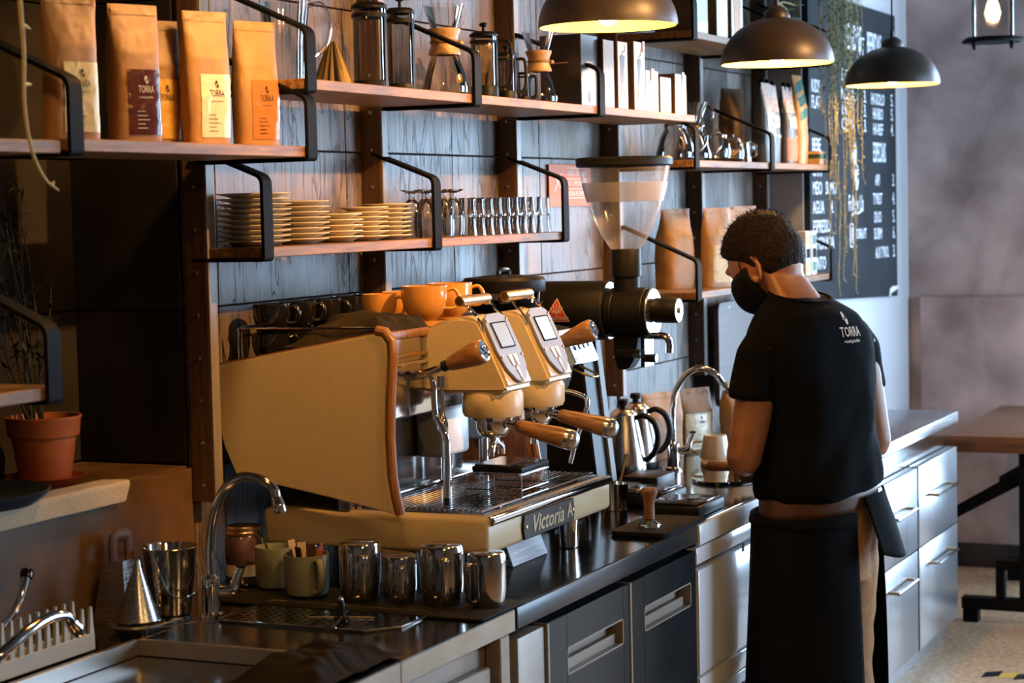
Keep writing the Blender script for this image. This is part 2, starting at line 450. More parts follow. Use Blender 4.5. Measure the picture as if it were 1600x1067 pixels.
def smooth_path(pts, sub, closed=False):
    out = []
    n = len(pts)
    rng = n if closed else n - 1
    for i in range(rng):
        p1, p2 = pts[i], pts[(i + 1) % n]
        p0 = pts[i - 1] if (i > 0 or closed) else p1 + (p1 - p2)
        p3 = pts[(i + 2) % n] if (i + 2 < n or closed) else p2 + (p2 - p1)
        for k in range(sub):
            t = k / sub
            out.append(0.5 * ((2 * p1) + (p2 - p0) * t + (2 * p0 - 5 * p1 + 4 * p2 - p3) * t * t + (3 * p1 - p0 - 3 * p2 + p3) * t ** 3))
    if not closed: out.append(pts[-1].copy())
    return out

def origin_of(o):
    v = Vector((0, 0, 0))
    while o is not None:
        v += o.location; o = o.parent
    return v

def thing(name, label, cat, loc=(0, 0, 0), rz=0.0, group=None):
    o = bpy.data.objects.new(name, None)
    COL.objects.link(o)
    o.empty_display_size = 0.05
    o.location = loc
    o.rotation_euler = (0, 0, rz)
    return tag(o, label, cat, group)

def tag(o, label, cat=None, group=None, kind=None):
    if label: o['label'] = label
    if cat: o['category'] = cat
    if group: o['group'] = group
    if kind: o['kind'] = kind
    return o

def obj(name, mb, m, parent=None, loc=None, smooth=35, world=False, solid=0.0, subsurf=0, recalc=False, rz=0.0):
    """one mesh object; world=True: the builder holds world coordinates"""
    if world and parent is not None:
        og = origin_of(parent)
        mb.v = [tuple(Vector(v) - og) for v in mb.v]
    elif world and loc is not None:
        mb.v = [tuple(Vector(v) - Vector(loc)) for v in mb.v]
    me = mb if isinstance(mb, bpy.types.Mesh) else mb.mesh(name, smooth, recalc)
    if m is not None and not me.materials: me.materials.append(m)
    o = bpy.data.objects.new(name, me)
    COL.objects.link(o)
    if parent is not None: o.parent = parent
    if loc is not None: o.location = loc
    if rz: o.rotation_euler = (0, 0, rz)
    if solid:
        md = o.modifiers.new('solid', 'SOLIDIFY'); md.thickness = solid; md.offset = 0
    if subsurf:
        md = o.modifiers.new('sub', 'SUBSURF'); md.levels = subsurf; md.render_levels = subsurf
    return o

def dup(root, loc=None, rz=None, label=None, group=None):
    """copy of a thing with copies of its parts and sub-parts (shared mesh data)"""
    r = root.copy(); COL.objects.link(r)
    if loc is not None: r.location = loc
    if rz is not None: r.rotation_euler = (0, 0, rz)
    if label: r['label'] = label
    if group: r['group'] = group
    for ch in list(root.children):
        c = ch.copy(); COL.objects.link(c); c.parent = r
        for g in list(ch.children):
            d = g.copy(); COL.objects.link(d); d.parent = c
    return r

def struct(name, mb, m, parent=None, label=None, smooth=35):
    o = obj(name, mb, m, parent, smooth=smooth)
    if parent is None: o['kind'] = 'structure'
    if label: o['label'] = label
    return o

SCRATCH = bpy.data.scenes.new('scratch')
def evaluated(o):
    """mesh of an object after its modifiers, worked out in a scratch scene"""
    SCRATCH.collection.objects.link(o)
    vl = SCRATCH.view_layers[0]
    vl.update()
    me = bpy.data.meshes.new_from_object(o.evaluated_get(vl.depsgraph))
    bpy.data.objects.remove(o)
    return me

ORDW = ('first', 'second', 'third', 'fourth', 'fifth', 'sixth', 'seventh', 'eighth', 'ninth', 'tenth', 'eleventh', 'twelfth')
def text_mesh(body, size, M, sx=1.0, ext=0.0003, bold=0.0, align='CENTER', shear=0.0):
    cu = bpy.data.curves.new('lettering', 'FONT')
    cu.body = body; cu.size = size; cu.align_x = align; cu.align_y = 'CENTER'
    cu.resolution_u = 2; cu.extrude = ext; cu.offset = bold; cu.shear = shear
    o = bpy.data.objects.new('lettering', cu)
    me = evaluated(o)
    me.transform(M @ Matrix.Scale(sx, 4, (1, 0, 0)))
    return me

def mb_of(me):
    b = MB()
    b.add([v.co.copy() for v in me.vertices], [tuple(p.vertices) for p in me.polygons])
    return b

def face_matrix(o, right, up):
    """matrix whose local x is right, y is up, z the outward normal"""
    r, u = Vector(right).normalized(), Vector(up).normalized()
    n = r.cross(u)
    return Matrix(((r.x, u.x, n.x, o[0]), (r.y, u.y, n.y, o[1]), (r.z, u.z, n.z, o[2]), (0, 0, 0, 1)))

def logo_polys(s=1.0):
    """two-lobe wave mark: lists of 2-D points"""
    a = [(-0.42, 0.50), (-0.30, 0.80), (-0.05, 1.0), (0.20, 0.92), (0.32, 0.65), (0.30, 0.30), (0.22, 0.02), (0.02, 0.18), (-0.12, 0.10), (-0.30, -0.40), (-0.42, -0.05)]
    b = [(0.46, 0.10), (0.58, -0.10), (0.62, -0.45), (0.50, -0.80), (0.28, -1.0), (0.04, -0.88), (-0.08, -0.55), (-0.06, -0.25), (0.10, -0.08), (0.26, -0.16)]
    return [[(x * s, y * s) for x, y in p] for p in (a, b)]

def logo_mb(M, s, th=0.0004):
    b = MB()
    for p in logo_polys(s):
        q = MB().prism(p, (0, 0, 0), (1, 0, 0), (0, 1, 0), (0, 0, th))
        b.add([M @ Vector(v) for v in q.v], q.f)
    return b

# ================================================================== the room
XF = 9.20          # far wall
struct('floor', MB().box(-2.0, 11.5, -5.4, 0.6, -0.10, 0.0), FLOOR)
struct('ceiling', MB().box(-2.0, 9.5, -5.4, 0.6, 3.30, 3.40), CEIL)
struct('wall_left', MB().box(-2.1, -2.0, -5.4, 0.6, 0, 3.30), ROOMWALL)
# tiled bar wall, niche on its near end, and the stepped-out painted wall with the chalkboard
wb = struct('wall_back', MB().box(3.575, 7.50, 0.012, 0.60, 0, 3.30), GROUT)
TW, TH = 0.58, 0.343
zs = [0.814 + TH * k for k in range(7)] + [3.30]
xs = [3.565, 3.684] + [4.264 + TW * k for k in range(6)] + [7.495]
tile_cache = {}
def tile(x0, x1, z0, z1, parent, m, face='y', at=0.0, proud=0.0):
    w, h = round(x1 - x0 - 0.0032, 4), round(z1 - z0 - 0.0032, 4)
    key = (w, h, m.name, face)
    if key not in tile_cache:
        if face == 'y': b = MB().box(-w / 2, w / 2, -0.006, 0.006, -h / 2, h / 2, 0.0014, 1)
        elif face == 'x': b = MB().box(-0.006, 0.006, -w / 2, w / 2, -h / 2, h / 2, 0.0014, 1)
        else: b = MB().box(-w / 2, w / 2, -h / 2, h / 2, -0.006, 0.006, 0.0014, 1)
        me = b.mesh('tile'); me.materials.append(m); tile_cache[key] = me
    o = bpy.data.objects.new('tile', tile_cache[key]); COL.objects.link(o); o.parent = parent
    if face == 'y': o.location = ((x0 + x1) / 2, at + 0.006 - proud, (z0 + z1) / 2)
    elif face == 'x': o.location = (at + 0.006 - proud, (x0 + x1) / 2, (z0 + z1) / 2)
    else: o.location = ((x0 + x1) / 2, (z0 + z1) / 2, at - 0.006 + proud)
    return o
for a, b in zip(xs, xs[1:]):
    for c, d in zip(zs, zs[1:]):
        tile(a, b, c, d, wb, TILE, proud=random.uniform(0, 0.0012))
# lower wall below the niche, with its ledge
nl = struct('wall_niche_base', MB().box(-2.0, 3.575, 0.012, 0.60, 0, 1.155), GROUT)
for a, b in ((0.6, 1.18), (1.18, 1.76), (1.76, 2.34), (2.34, 2.91), (2.91, 3.565)):
    tile(a, b, 0.814, 1.163, nl, TILE_PLAIN, proud=0.0)
    tile(a, b, 0.012, 0.295, nl, TILE_PLAIN, face='z', at=1.166)
ns = struct('wall_niche_side', MB().box(3.575, 3.60, 0.014, 0.60, 1.155, 3.30), GROUT)
for c, d in ((1.168, 1.497), (1.497, 1.826), (1.826, 2.155), (2.155, 2.484), (2.484, 2.813), (2.813, 3.29)):
    tile(0.014, 0.292, c, d, ns, TILE_DARK, face='x', at=3.562)
nb = struct('wall_niche_back', MB().box(-2.0, 3.60, 0.302, 0.60, 1.155, 3.30), GROUT)
for a, b in ((1.2, 1.78), (1.78, 2.36), (2.36, 2.94), (2.94, 3.565)):
    for c, d in ((1.168, 1.497), (1.497, 1.826), (1.826, 2.155), (2.155, 2.484)):
        tile(a, b, c, d, nb, TILE_DARK, at=0.290)
struct('wall_step', MB().box(7.50, XF, -0.19, 0.60, 0, 3.30), GREYPAINT)
# far wall with a tall window, side wall with another
far = MB()
far.box(XF, XF + 0.2, -1.30, 0.6, 0, 3.30); far.box(XF, XF + 0.2, -5.4, -3.0, 0, 3.30)
far.box(XF, XF + 0.2, -3.0, -1.30, 2.95, 3.30); far.box(XF, XF + 0.2, -3.0, -1.30, 0, 0.25)
struct('wall_far', far, PLASTER)
struct('trim_1', MB().box(XF - 0.035, XF, -1.29, -0.250, 0.0, 1.245, 0.004), PLASTER)
struct('baseboard_far', MB().box(XF - 0.05, XF - 0.035, -1.29, -0.250, 0.0, 0.11, 0.003), TILE_DARK)
side = MB()
side.box(-2.0, 6.5, -5.4, -5.2, 0, 3.30); side.box(9.0, XF + 0.2, -5.4, -5.2, 0, 3.30)
side.box(6.5, 9.0, -5.4, -5.2, 2.95, 3.30); side.box(6.5, 9.0, -5.4, -5.2, 0, 0.25)
struct('wall_right', side, ROOMWALL)
w1 = struct('window_1', MB().box(XF + 0.08, XF + 0.09, -3.0, -1.30, 0.25, 2.95), WATER)
for yy in (-3.0, -2.18, -1.35):
    struct('window_frame', MB().box(XF + 0.05, XF + 0.12, yy, yy + 0.05, 0.25, 2.95, 0.004), BLACK, w1)
w2 = struct('window_2', MB().box(6.5, 9.0, -5.31, -5.30, 0.25, 2.95), WATER)
for xx in (6.5, 7.32, 8.13, 8.95):
    struct('window_frame', MB().box(xx, xx + 0.05, -5.34, -5.27, 0.25, 2.95, 0.004), BLACK, w2)

# ------------------------------------------------------------------ shelf uprights
fin_x = [2.785, 3.572, 4.355, 5.150, 5.925, 6.715, 7.480]
fin_say = ['at the near end of the bag shelf, left of the niche', 'beside the espresso machine, bordering the dark niche', 'behind the plate stacks', 'left of the orange card', 'behind the big grinder hopper', 'behind the hanging chopping board', 'next to the chalkboard']
for x, say in zip(fin_x, fin_say):
    t = thing('shelf_upright', 'dark bolted shelf upright ' + say, 'upright', (x, 0, 1.09 if x > 3 else 1.36), group='shelf uprights on the tiled wall')
    y1 = -0.001; zt_ = 3.30 - (1.09 if x > 3 else 1.36)
    obj('side_board', MB().box(-0.015, 0.015, -0.055, y1, 0, zt_, 0.0015, 1), FINWOOD, t)
    obj('front_edge', MB().box(-0.015, 0.015, -0.0605, -0.0552, 0, zt_, 0.0015, 1), FINEDGE, t)
    bolt = MB().lathe([(0, 0), (0.0045, 0), (0.0045, 0.0015), (0.003, 0.0028), (0, 0.0032)], (0, 0, 0), 10, (-1, 0, 0)).mesh('bolt')
    bolt.materials.append(STEEL)
    for k in range(11):
        o = obj('bolt', bolt, None, t); o.location = (-0.015, -0.030, 0.035 + 0.0905 * k)

# ------------------------------------------------------------------ shelves with bent flat-bar brackets
def bracket_mesh(yf, up, rise, th=0.022):
    w, t = 0.018, 0.004
    b = MB()
    pts = [(-0.030, up + rise), (yf - 0.006, up), (yf - 0.006, -th - 0.004), (-0.02, -th - 0.004)]
    # rounded corners
    path = []
    for i, p in enumerate(pts):
        p = Vector((p[0], p[1], 0))
        if i in (0, len(pts) - 1): path.append(p); continue
        a = (Vector((*pts[i - 1], 0)) - p).normalized(); c = (Vector((*pts[i + 1], 0)) - p).normalized()
        r = 0.016 if i == 1 else 0.006
        for k in range(5):
            s_ = k / 4
            q0, q1 = p + a * r, p + c * r
            path.append((q0 * (1 - s_) ** 2 + p * 2 * s_ * (1 - s_) + q1 * s_ ** 2))
    n = len(path)
    vs, fs = [], []
    for i, p in enumerate(path):
        d = (path[min(i + 1, n - 1)] - path[max(i - 1, 0)]).normalized()
        nrm = Vector((-d.y, d.x, 0)) * t
        for sgn, side_ in ((1, -w), (1, w), (-1, w), (-1, -w)):
            q = p + nrm * sgn
            vs.append((side_, q.x, q.y))
    for i in range(n - 1):
        for k in range(4):
            fs.append((i * 4 + k, i * 4 + (k + 1) % 4, (i + 1) * 4 + (k + 1) % 4, (i + 1) * 4 + k))
    fs.append((3, 2, 1, 0)); fs.append(tuple((n - 1) * 4 + k for k in range(4)))
    b.add(vs, fs)
    return b.mesh('bracket', 40, True)
brk_deep = bracket_mesh(-0.305, 0.098, 0.125); brk_deep.materials.append(BLACK)
brk_slim = bracket_mesh(-0.19, 0.145, 0.065); brk_slim.materials.append(BLACK)
def shelf(label, x0, x1, yf, ztop, brs, me, joints=(), yb=-0.004):
    t = thing('wall_shelf', label, 'shelf', ((x0 + x1) / 2, 0, ztop - 0.022))
    ed = [x0] + list(joints) + [x1]
    for a, b in zip(ed, ed[1:]):
        obj('board', MB().box(a + 0.0008, b - 0.0008, yf, -0.0625, ztop - 0.022, ztop, 0.0015, 1), SHELFWOOD, t, world=True)
    for x in brs:
        o = obj('bracket', me, None, t); o.location = (x - (x0 + x1) / 2, 0, 0.022)
    return t
shelf('oak wall shelf carrying the four coffee bags in front of the niche', 2.770, 3.590, -0.305, 1.834, (2.785, 3.570), brk_deep)
shelf('oak wall shelf at the left edge, running on beside the bag shelf', 1.50, 2.752, -0.305, 1.830, (), brk_deep)
shelf('long oak wall shelf carrying coffee makers and boxed brewers', 3.560, 5.945, -0.305, 1.973, (3.575, 4.362, 5.155), brk_deep, (4.355, 5.15))
shelf('narrow oak wall shelf carrying plate stacks and upturned glasses', 3.560, 5.175, -0.190, 1.629, (3.575, 4.358, 5.153), brk_slim, (4.355,))
shelf('oak wall shelf carrying glass servers and dark coffee packets', 5.915, 7.496, -0.305, 1.834, (5.935, 6.722, 7.470), brk_deep, (6.715,))
shelf('oak wall shelf beside the barista head carrying kraft bags', 5.915, 7.496, -0.305, 1.420, (5.935, 6.722, 7.470), brk_deep, (6.715,))
shelf('highest oak wall shelf with boxes above the middle pendant lamp', 5.915, 7.496, -0.305, 2.235, (5.935, 6.722, 7.470), brk_deep, (6.715,))
shelf('pale oak shelf end above the terracotta pot at the left edge', 1.50, 2.725, -0.305, 1.420, (2.700,), brk_deep)

# ------------------------------------------------------------------ counters
# steel sink counter nearest the camera: recessed drainer, raised rims
t = thing('sink_worktop', 'stainless steel sink worktop with a recessed basin at the lower left', 'worktop', (2.8, -0.37, 0.855))
top = MB()
top.box(1.6, 3.583, -0.180, -0.002, 0.855, 0.900, 0.002, 1)
top.box(3.095, 3.583, -0.74, -0.180, 0.855, 0.900, 0.002, 1)
top.box(1.6, 3.095, -0.74, -0.700, 0.855, 0.900, 0.002, 1)
obj('surface', top, STEELTOP, t, world=True)
obj('basin', MB().box(1.6, 3.095, -0.700, -0.180, 0.855, 0.872), STEELTOP, t, world=True)
rim = MB()
rim.box(3.085, 3.0975, -0.695, -0.185, 0.873, 0.9035, 0.001, 1)
rim.box(1.6, 3.085, -0.187, -0.175, 0.873, 0.9035, 0.001, 1)
obj('rim', rim, mat('satin_rim_steel', (0.50, 0.46, 0.42), 0.42, 1.0), t, world=True)
t = thing('sink_cabinet', 'steel sink cabinet below the near worktop', 'cabinet', (2.8, -0.37, 0))
obj('body', MB().box(1.6, 3.570, -0.700, -0.005, 0.08, 0.853, 0.002, 1), STEELWARM, t, world=True)
obj('front_panel', MB().box(1.65, 3.500, -0.722, -0.7005, 0.16, 0.80, 0.003, 1), STEELWARM, t, world=True)
obj('corner_post', MB().box(3.520, 3.565, -0.735, -0.7005, 0.02, 0.853, 0.003, 1), STEELWARM, t, world=True)
obj('plinth', MB().box(1.6, 3.55, -0.66, -0.02, 0.0, 0.079), BLACK, t, world=True)
# dark reflective bar worktop with the espresso machine
t = thing('bar_worktop', 'dark polished steel bar worktop under the espresso machine', 'worktop', (4.9, -0.37, 0.857))
obj('surface', MB().box(3.592, 6.345, -0.732, -0.002, 0.857, 0.900, 0.002, 1), DARKTOP, t, world=True)
obj('front_edge', MB().box(3.592, 4.671, -0.741, -0.7325, 0.857, 0.9005, 0.002, 2), mat('dark_edge_steel', (0.045, 0.045, 0.05), 0.28, 0.6), t, world=True)
obj('front_lip', MB().box(4.672, 6.345, -0.748, -0.7325, 0.848, 0.901, 0.004, 2), FRIDGE, t, world=True)
t = thing('bar_cabinet', 'black under-counter cabinet with two recessed steel handles', 'cabinet', (4.13, -0.4, 0))
obj('body', MB().box(3.600, 4.672, -0.690, -0.005, 0.08, 0.855), BLACK, t, world=True)
obj('plinth', MB().box(3.62, 4.66, -0.65, -0.02, 0.0, 0.079), BLACK, t, world=True)
obj('side_panel', MB().box(3.603, 3.735, -0.735, -0.6905, 0.09, 0.835, 0.004), STEELWARM, t, world=True)
DOORBLACK = vary(mat('black_door_laminate', (0.008, 0.009, 0.011), 0.3, spec=0.2), nscale=5, amount=0.2, rough_var=0.06)
for x0, x1, h0, h1 in ((3.752, 4.205, 3.846, 4.169), (4.222, 4.662, 4.303, 4.625)):
    d = MB()
    z0, z1, hz0, hz1 = 0.09, 0.838, 0.706, 0.766
    d.box(x0, h0, -0.738, -0.6905, z0, z1, 0.002, 1); d.box(h1, x1, -0.738, -0.6905, z0, z1, 0.002, 1)
    d.box(h0, h1, -0.738, -0.6905, z0, hz0, 0.0, 1); d.box(h0, h1, -0.738, -0.6905, hz1, z1, 0.0, 1)
    door = obj('door', d, DOORBLACK, t, world=True)
    obj('edge_strip', MB().box(x0 - 0.012, x0 - 0.0005, -0.740, -0.6905, z0, z1, 0.002, 1), STEELWARM, door, world=True)
    h = MB()
    h.box(h0, h1, -0.705, -0.700, hz0, hz1)
    h.box(h0, h1, -0.7385, -0.705, hz0, hz0 + 0.004); h.box(h0, h1, -0.7385, -0.705, hz1 - 0.004, hz1)
    h.box(h0, h0 + 0.004, -0.7385, -0.705, hz0, hz1); h.box(h1 - 0.004, h1, -0.7385, -0.705, hz0, hz1)
    h.box(h0, h1, -0.722, -0.716, hz0 + 0.004, hz0 + 0.026)
    obj('recessed_handle', h, STEELWARM, door, world=True)
# bright fridge unit in front of the barista
t = thing('bar_fridge', 'bright steel under-counter fridge with a vent grille, left of the barista', 'fridge', (5.0, -0.4, 0))
obj('body', MB().box(4.690, 5.30, -0.700, -0.005, 0.05, 0.846), BLACK, t, world=True)
obj('top_strip', MB().box(4.690, 5.30, -0.732, -0.7005, 0.795, 0.838, 0.003), FRIDGE, t, world=True)
obj('door', MB().box(4.690, 5.30, -0.736, -0.7005, 0.515, 0.782, 0.004), FRIDGE, t, world=True)
obj('bottom_rail', MB().box(4.690, 5.30, -0.736, -0.7005, 0.46, 0.508, 0.004), FRIDGE, t, world=True)
v = obj('vent_panel', MB().box(4.690, 5.30, -0.730, -0.7005, 0.08, 0.452, 0.003), FRIDGE, t, world=True)
slot = MB().lathe([(0, 0), (0.007, 0), (0.007, 0.001), (0, 0.001)], (0, 0, 0), 10, (0, -1, 0), sy=1.9).mesh('vent_slot'); slot.materials.append(BLACK)
for k in range(9):
    o = obj('vent_slot', slot, None, v); o.location = Vector((4.86 + 0.030 * k, -0.7302, 0.415)) - origin_of(v)
# more black cabinet front hidden behind the barista
t = thing('bar_cabinet', 'plain black under-counter cabinet hidden behind the barista', 'cabinet', (5.82, -0.4, 0))
obj('body', MB().box(5.305, 6.345, -0.69, -0.005, 0.0, 0.855), BLACK, t, world=True)
obj('door', MB().box(5.320, 6.33, -0.735, -0.6905, 0.09, 0.84, 0.003), STEELV, t, world=True)
# far steel drawer cabinets
t = thing('far_worktop', 'stainless worktop with a raised rim over the far drawers', 'worktop', (7.0, -0.4, 0.83))
obj('surface', MB().box(6.352, 7.665, -0.745, -0.195, 0.838, 0.880, 0.003), STEEL, t, world=True)
obj('backrail', MB().box(6.352, 7.640, -0.700, -0.195, 0.748, 0.837), STEELPOL, t, world=True)
t = thing('drawer_cabinet', 'stainless drawer cabinet with bar handles, half hidden by the barista', 'cabinet', (6.69, -0.4, 0))
def drawer_unit(t, x0, x1, strip=False):
    yb = -0.195 if strip else -0.005
    obj('body', MB().box(x0, x1, -0.700, yb, 0.075, 0.746), BLACK, t, world=True)
    obj('plinth', MB().box(x0, x1, -0.690, yb - 0.015, 0.0, 0.074), STEELV, t, world=True)
    for z0, z1, hz in ((0.452, 0.743, 0.622), (0.082, 0.447, 0.372)):
        d = obj('drawer', MB().box(x0 + 0.022, x1 - 0.004, -0.740, -0.7005, z0, z1, 0.003), STEELV, t, world=True)
        hx0, hx1 = x0 + 0.17, x1 - 0.16
        h = MB()
        h.cyl((hx0, -0.775, hz), (hx1, -0.775, hz), 0.006, segs=12)
        obj('bar_handle', h, STEELPOL, d, world=True)
        for hx in (hx0 + 0.006, hx1 - 0.006):
            obj('handle_post', MB().cyl((hx, -0.7402, hz), (hx, -0.770, hz), 0.0055, segs=10), BRASS, d, world=True)
    obj('edge_strip', MB().box(x0 + 0.001, x0 + 0.0195, -0.738, -0.7005, 0.08, 0.744, 0.001, 1), BLACK, t, world=True)
drawer_unit(t, 6.405, 7.010)
t = thing('drawer_cabinet', 'stainless drawer cabinet with bar handles at the far end, nearest the table', 'cabinet', (7.33, -0.4, 0))
drawer_unit(t, 7.012, 7.662, True)

# ------------------------------------------------------------------ table beyond the drawers
t = thing('trestle_table', 'dark wooden table on black steel trestles by the mauve wall', 'table', (8.4, -1.6, 0))
obj('table_top', MB().box(7.86, 9.05, -2.30, -0.64, 0.695, 0.760, 0.004), TABLEWOOD, t, world=True)
for x in (7.98, 8.90):
    for y in (-0.955, -2.0):
        obj('leg', MB().box(x - 0.03, x + 0.03, y - 0.035, y + 0.035, 0.10, 0.694, 0.002, 1), BLACK, t, world=True)
    obj('foot_bar', MB().box(x - 0.03, x + 0.03, -2.2, -0.69, 0.052, 0.0995, 0.002, 1), BLACK, t, world=True)
    for y in (-0.725, -2.17):
        obj('foot', MB().box(x - 0.03, x + 0.03, y - 0.03, y + 0.03, 0.0, 0.0515, 0.002, 1), BLACK, t, world=True)
    obj('brace', MB().prism([(-0.66, 0.41), (-0.66, 0.46), (-0.919, 0.615), (-0.919, 0.555)], (x - 0.015, 0, 0), (0, 1, 0), (0, 0, 1), (0.03, 0, 0)), BLACK, t, world=True)
    obj('riser', MB().box(x - 0.022, x + 0.022, -0.86, -0.825, 0.10, 0.215, 0.002, 1), BLACK, t, world=True)
    obj('rail', MB().box(x - 0.022, x + 0.022, -0.919, -0.825, 0.2155, 0.255, 0.002, 1), BLACK, t, world=True)
t = thing('hazard_tape', 'yellow and black hazard tape on the floor at the lower right corner', 'tape', (6.6, -1.2, 0.0005))
for k in range(10):
    y0 = -0.955 - 0.056 * k
    obj('stripe', MB().prism([(0, 0), (0.08, 0), (0.12, -0.056), (0.04, -0.056)], (7.03, y0, 0.0005), (1, 0, 0), (0, 1, 0), (0, 0, 0.0012)), HAZY if k % 2 else BLACK, t, world=True)

# ================================================================== pendant lamps
def pendant(x, y, z, label, power=9.0):
    t = thing('pendant_lamp', label, 'lamp', (x, y, z), group='row of dome pendant lamps over the bar')
    R_ = 0.170
    prof = [(R_ * math.cos(a), 0.140 * math.sin(a)) for a in [k * PI / 2 / 18 for k in range(17)]]
    prof[0] = (R_, 0.0)
    obj('shade', MB().lathe(prof + [(0.020, 0.1385), (0, 0.1385)], segs=56), LAMPOUT, t)
    inner = [(r * 0.975, zz * 0.96 + 0.0005) for r, zz in prof]
    lin = MB().lathe(inner + [(0, 0.1322)], segs=56)
    lin.f = [f[::-1] for f in lin.f]
    obj('gold_lining', lin, LAMPIN, t)
    obj('cap', MB().lathe([(0.040, 0.134), (0.040, 0.142), (0.034, 0.158), (0.020, 0.170), (0.008, 0.174), (0.006, 0.195), (0, 0.196)], segs=28), LAMPOUT, t)
    obj('cord', MB().cyl((0, 0, 0.19), (0, 0, 3.299 - z), 0.0032, segs=8), BLACK, t)
    key = 'glowing_bulb_%d' % int(power * 10)
    m = MATS.get(key) or mat(key, (1, 0.9, 0.7), 0.4, emit=(1.0, 0.62, 0.24), estr=power / (PI * 0.0106))
    obj('bulb', MB().lathe([(0, 0.003), (0.014, 0.006), (0.026, 0.020), (0.030, 0.036), (0.025, 0.058), (0.014, 0.080), (0.014, 0.125), (0, 0.126)], segs=16), m, t)
    return t
pendant(4.548, -0.578, 2.131, 'largest dome pendant lamp, in front of the black boxed brewer', 7)
pendant(5.831, -0.608, 2.110, 'middle dome pendant lamp, left of the hanging vines', 15)
pendant(7.190, -0.621, 2.108, 'smallest dome pendant lamp, in front of the chalkboard', 12)
# the row goes on toward the viewer, above the frame
pendant(3.25, -0.57, 2.30, 'dome pendant lamp above the bag shelf, nearer than the largest one', 12)
pendant(1.95, -0.56, 2.30, 'nearest dome pendant lamp of the row, above the sink', 6)
for k, (x, y) in enumerate(((0.9, -3.0), (2.6, -3.05))):
    pendant(x, y, 2.42, 'dome pendant lamp over the guest side, %s from the entrance' % ('first', 'second')[k], 26)
# ceiling track with spotlights aimed at the shelves
t = thing('light_track', 'black ceiling light track running along the bar', 'light track', (4.0, -2.55, 3.26))
obj('rail', MB().box(2.0, 6.2, -2.57, -2.53, 3.26, 3.299, 0.003), BLACK, t, world=True)
for k, (x, tx, pw) in enumerate(((3.45, 3.95, 470), (4.45, 4.65, 480), (5.45, 5.35, 380))):
    p, q = Vector((x, -2.55, 3.14)), Vector((tx, 0.0, 1.66))
    d = (q - p).normalized()
    t = thing('track_spotlight', 'black track spotlight aimed at the shelves, %s along the track' % ('first', 'second', 'third')[k], 'spotlight', p, group='track spotlights on the ceiling')
    obj('housing', MB().lathe([(0.030, -0.01), (0.032, -0.012), (0.032, -0.13), (0.026, -0.14), (0, -0.14)], (0, 0, 0), 24, tuple(d)), BLACK, t)
    obj('stem', MB().cyl((0, 0, 0.03), (0, 0, 0.119), 0.008, segs=10), BLACK, t)
    ld = bpy.data.lights.new('spot_beam', 'SPOT')
    ld.energy = pw; ld.color = (1.0, 0.49, 0.155); ld.spot_size = math.radians(36); ld.spot_blend = 0.8; ld.shadow_soft_size = 0.03
    lo_ = bpy.data.objects.new('spot_beam', ld); COL.objects.link(lo_); lo_.parent = t
    lo_.rotation_euler = d.to_track_quat('-Z', 'Y').to_euler()
# lantern hanging at the upper right
t = thing('glass_lantern', 'square glass lantern with black frame hanging at the upper right corner', 'lantern', (8.05, -0.812, 2.305))
obj('base_plate', MB().lathe([(0, 0), (0.118, 0), (0.126, 0.008), (0.114, 0.020), (0, 0.022)], segs=8), BLACK, t)
for k in range(4):
    a = PI / 4 + k * PI / 2 + 0.2
    p = Vector((0.103 * math.cos(a), 0.103 * math.sin(a), 0))
    obj('post', MB().box(p.x - 0.007, p.x + 0.007, p.y - 0.007, p.y + 0.007, 0.022, 0.30, 0.001, 1), STEELPOL, t)
    obj('foot', MB().lathe([(0, -0.022), (0.006, -0.020), (0.009, -0.004), (0.009, 0.002), (0, 0.002)], p, 10), BLACK, t)
    q = Vector((0.103 * math.cos(a + PI / 2), 0.103 * math.sin(a + PI / 2), 0))
    n = (p + q).normalized() * 0.001
    obj('pane', MB().prism([(0.10, 0), (0.90, 0), (0.90, 1), (0.10, 1)], p + Vector((0, 0, 0.024)) - n, q - p, (0, 0, 0.27), n * 2), GLASS, t)
obj('candle_bulb', MB().lathe([(0, 0.075), (0.022, 0.085), (0.032, 0.115), (0.024, 0.150), (0.010, 0.185), (0, 0.20)], segs=18), mat('lantern_flame_bulb', (1, 0.8, 0.5), 0.4, emit=(1.0, 0.62, 0.28), estr=5), t)
obj('stem', MB().cyl((0, 0, 0.19), (0, 0, 0.988), 0.005, segs=8), BLACK, t)
obj('roof', MB().lathe([(0.126, 0.30), (0.126, 0.312), (0.03, 0.39), (0, 0.40)], segs=8), BLACK, t)

# ================================================================== espresso machine
EM = thing('espresso_machine', 'cream two-group espresso machine with walnut handles and trim', 'espresso machine', (4.0, -0.33, 0.90))
def em(name, mb, m, parent=None, **k):
    return obj(name, mb, m, parent or EM, world=True, **k)
em('base', MB().box(3.676, 4.357, -0.638, -0.10, 0.985, 1.064, 0.012, 3), CREAM)
for x in (3.75, 4.28):
    for y in (-0.56, -0.16):
        em('foot', MB().cyl((x, y, 0.9005), (x, y, 0.986), 0.022, 0.026, 20, 0.003), CHROME)
em('front_rail', MB().cyl((3.690, -0.6385, 1.0545), (4.345, -0.6385, 1.0545), 0.0105, segs=16, bev=0.002), CHROME)
em('drip_tray', MB().box(3.705, 4.335, -0.618, -0.33, 1.0600, 1.0665, 0.002, 1), STEELPOL)
gr = MB()
for k in range(20):
    y = -0.608 + k * 0.0138
    gr.box(3.715, 4.325, y, y + 0.008, 1.0680, 1.0735, 0.001, 1)
gr.box(3.80, 3.808, -0.61, -0.338, 1.0665, 1.0695); gr.box(4.22, 4.228, -0.61, -0.338, 1.0665, 1.0695)
tag(em('drip_grate', gr, STEELPOL), None, kind='stuff')
em('tray_back_rim', MB().box(3.705, 4.335, -0.329, -0.316, 1.0645, 1.080, 0.003), CHROME)
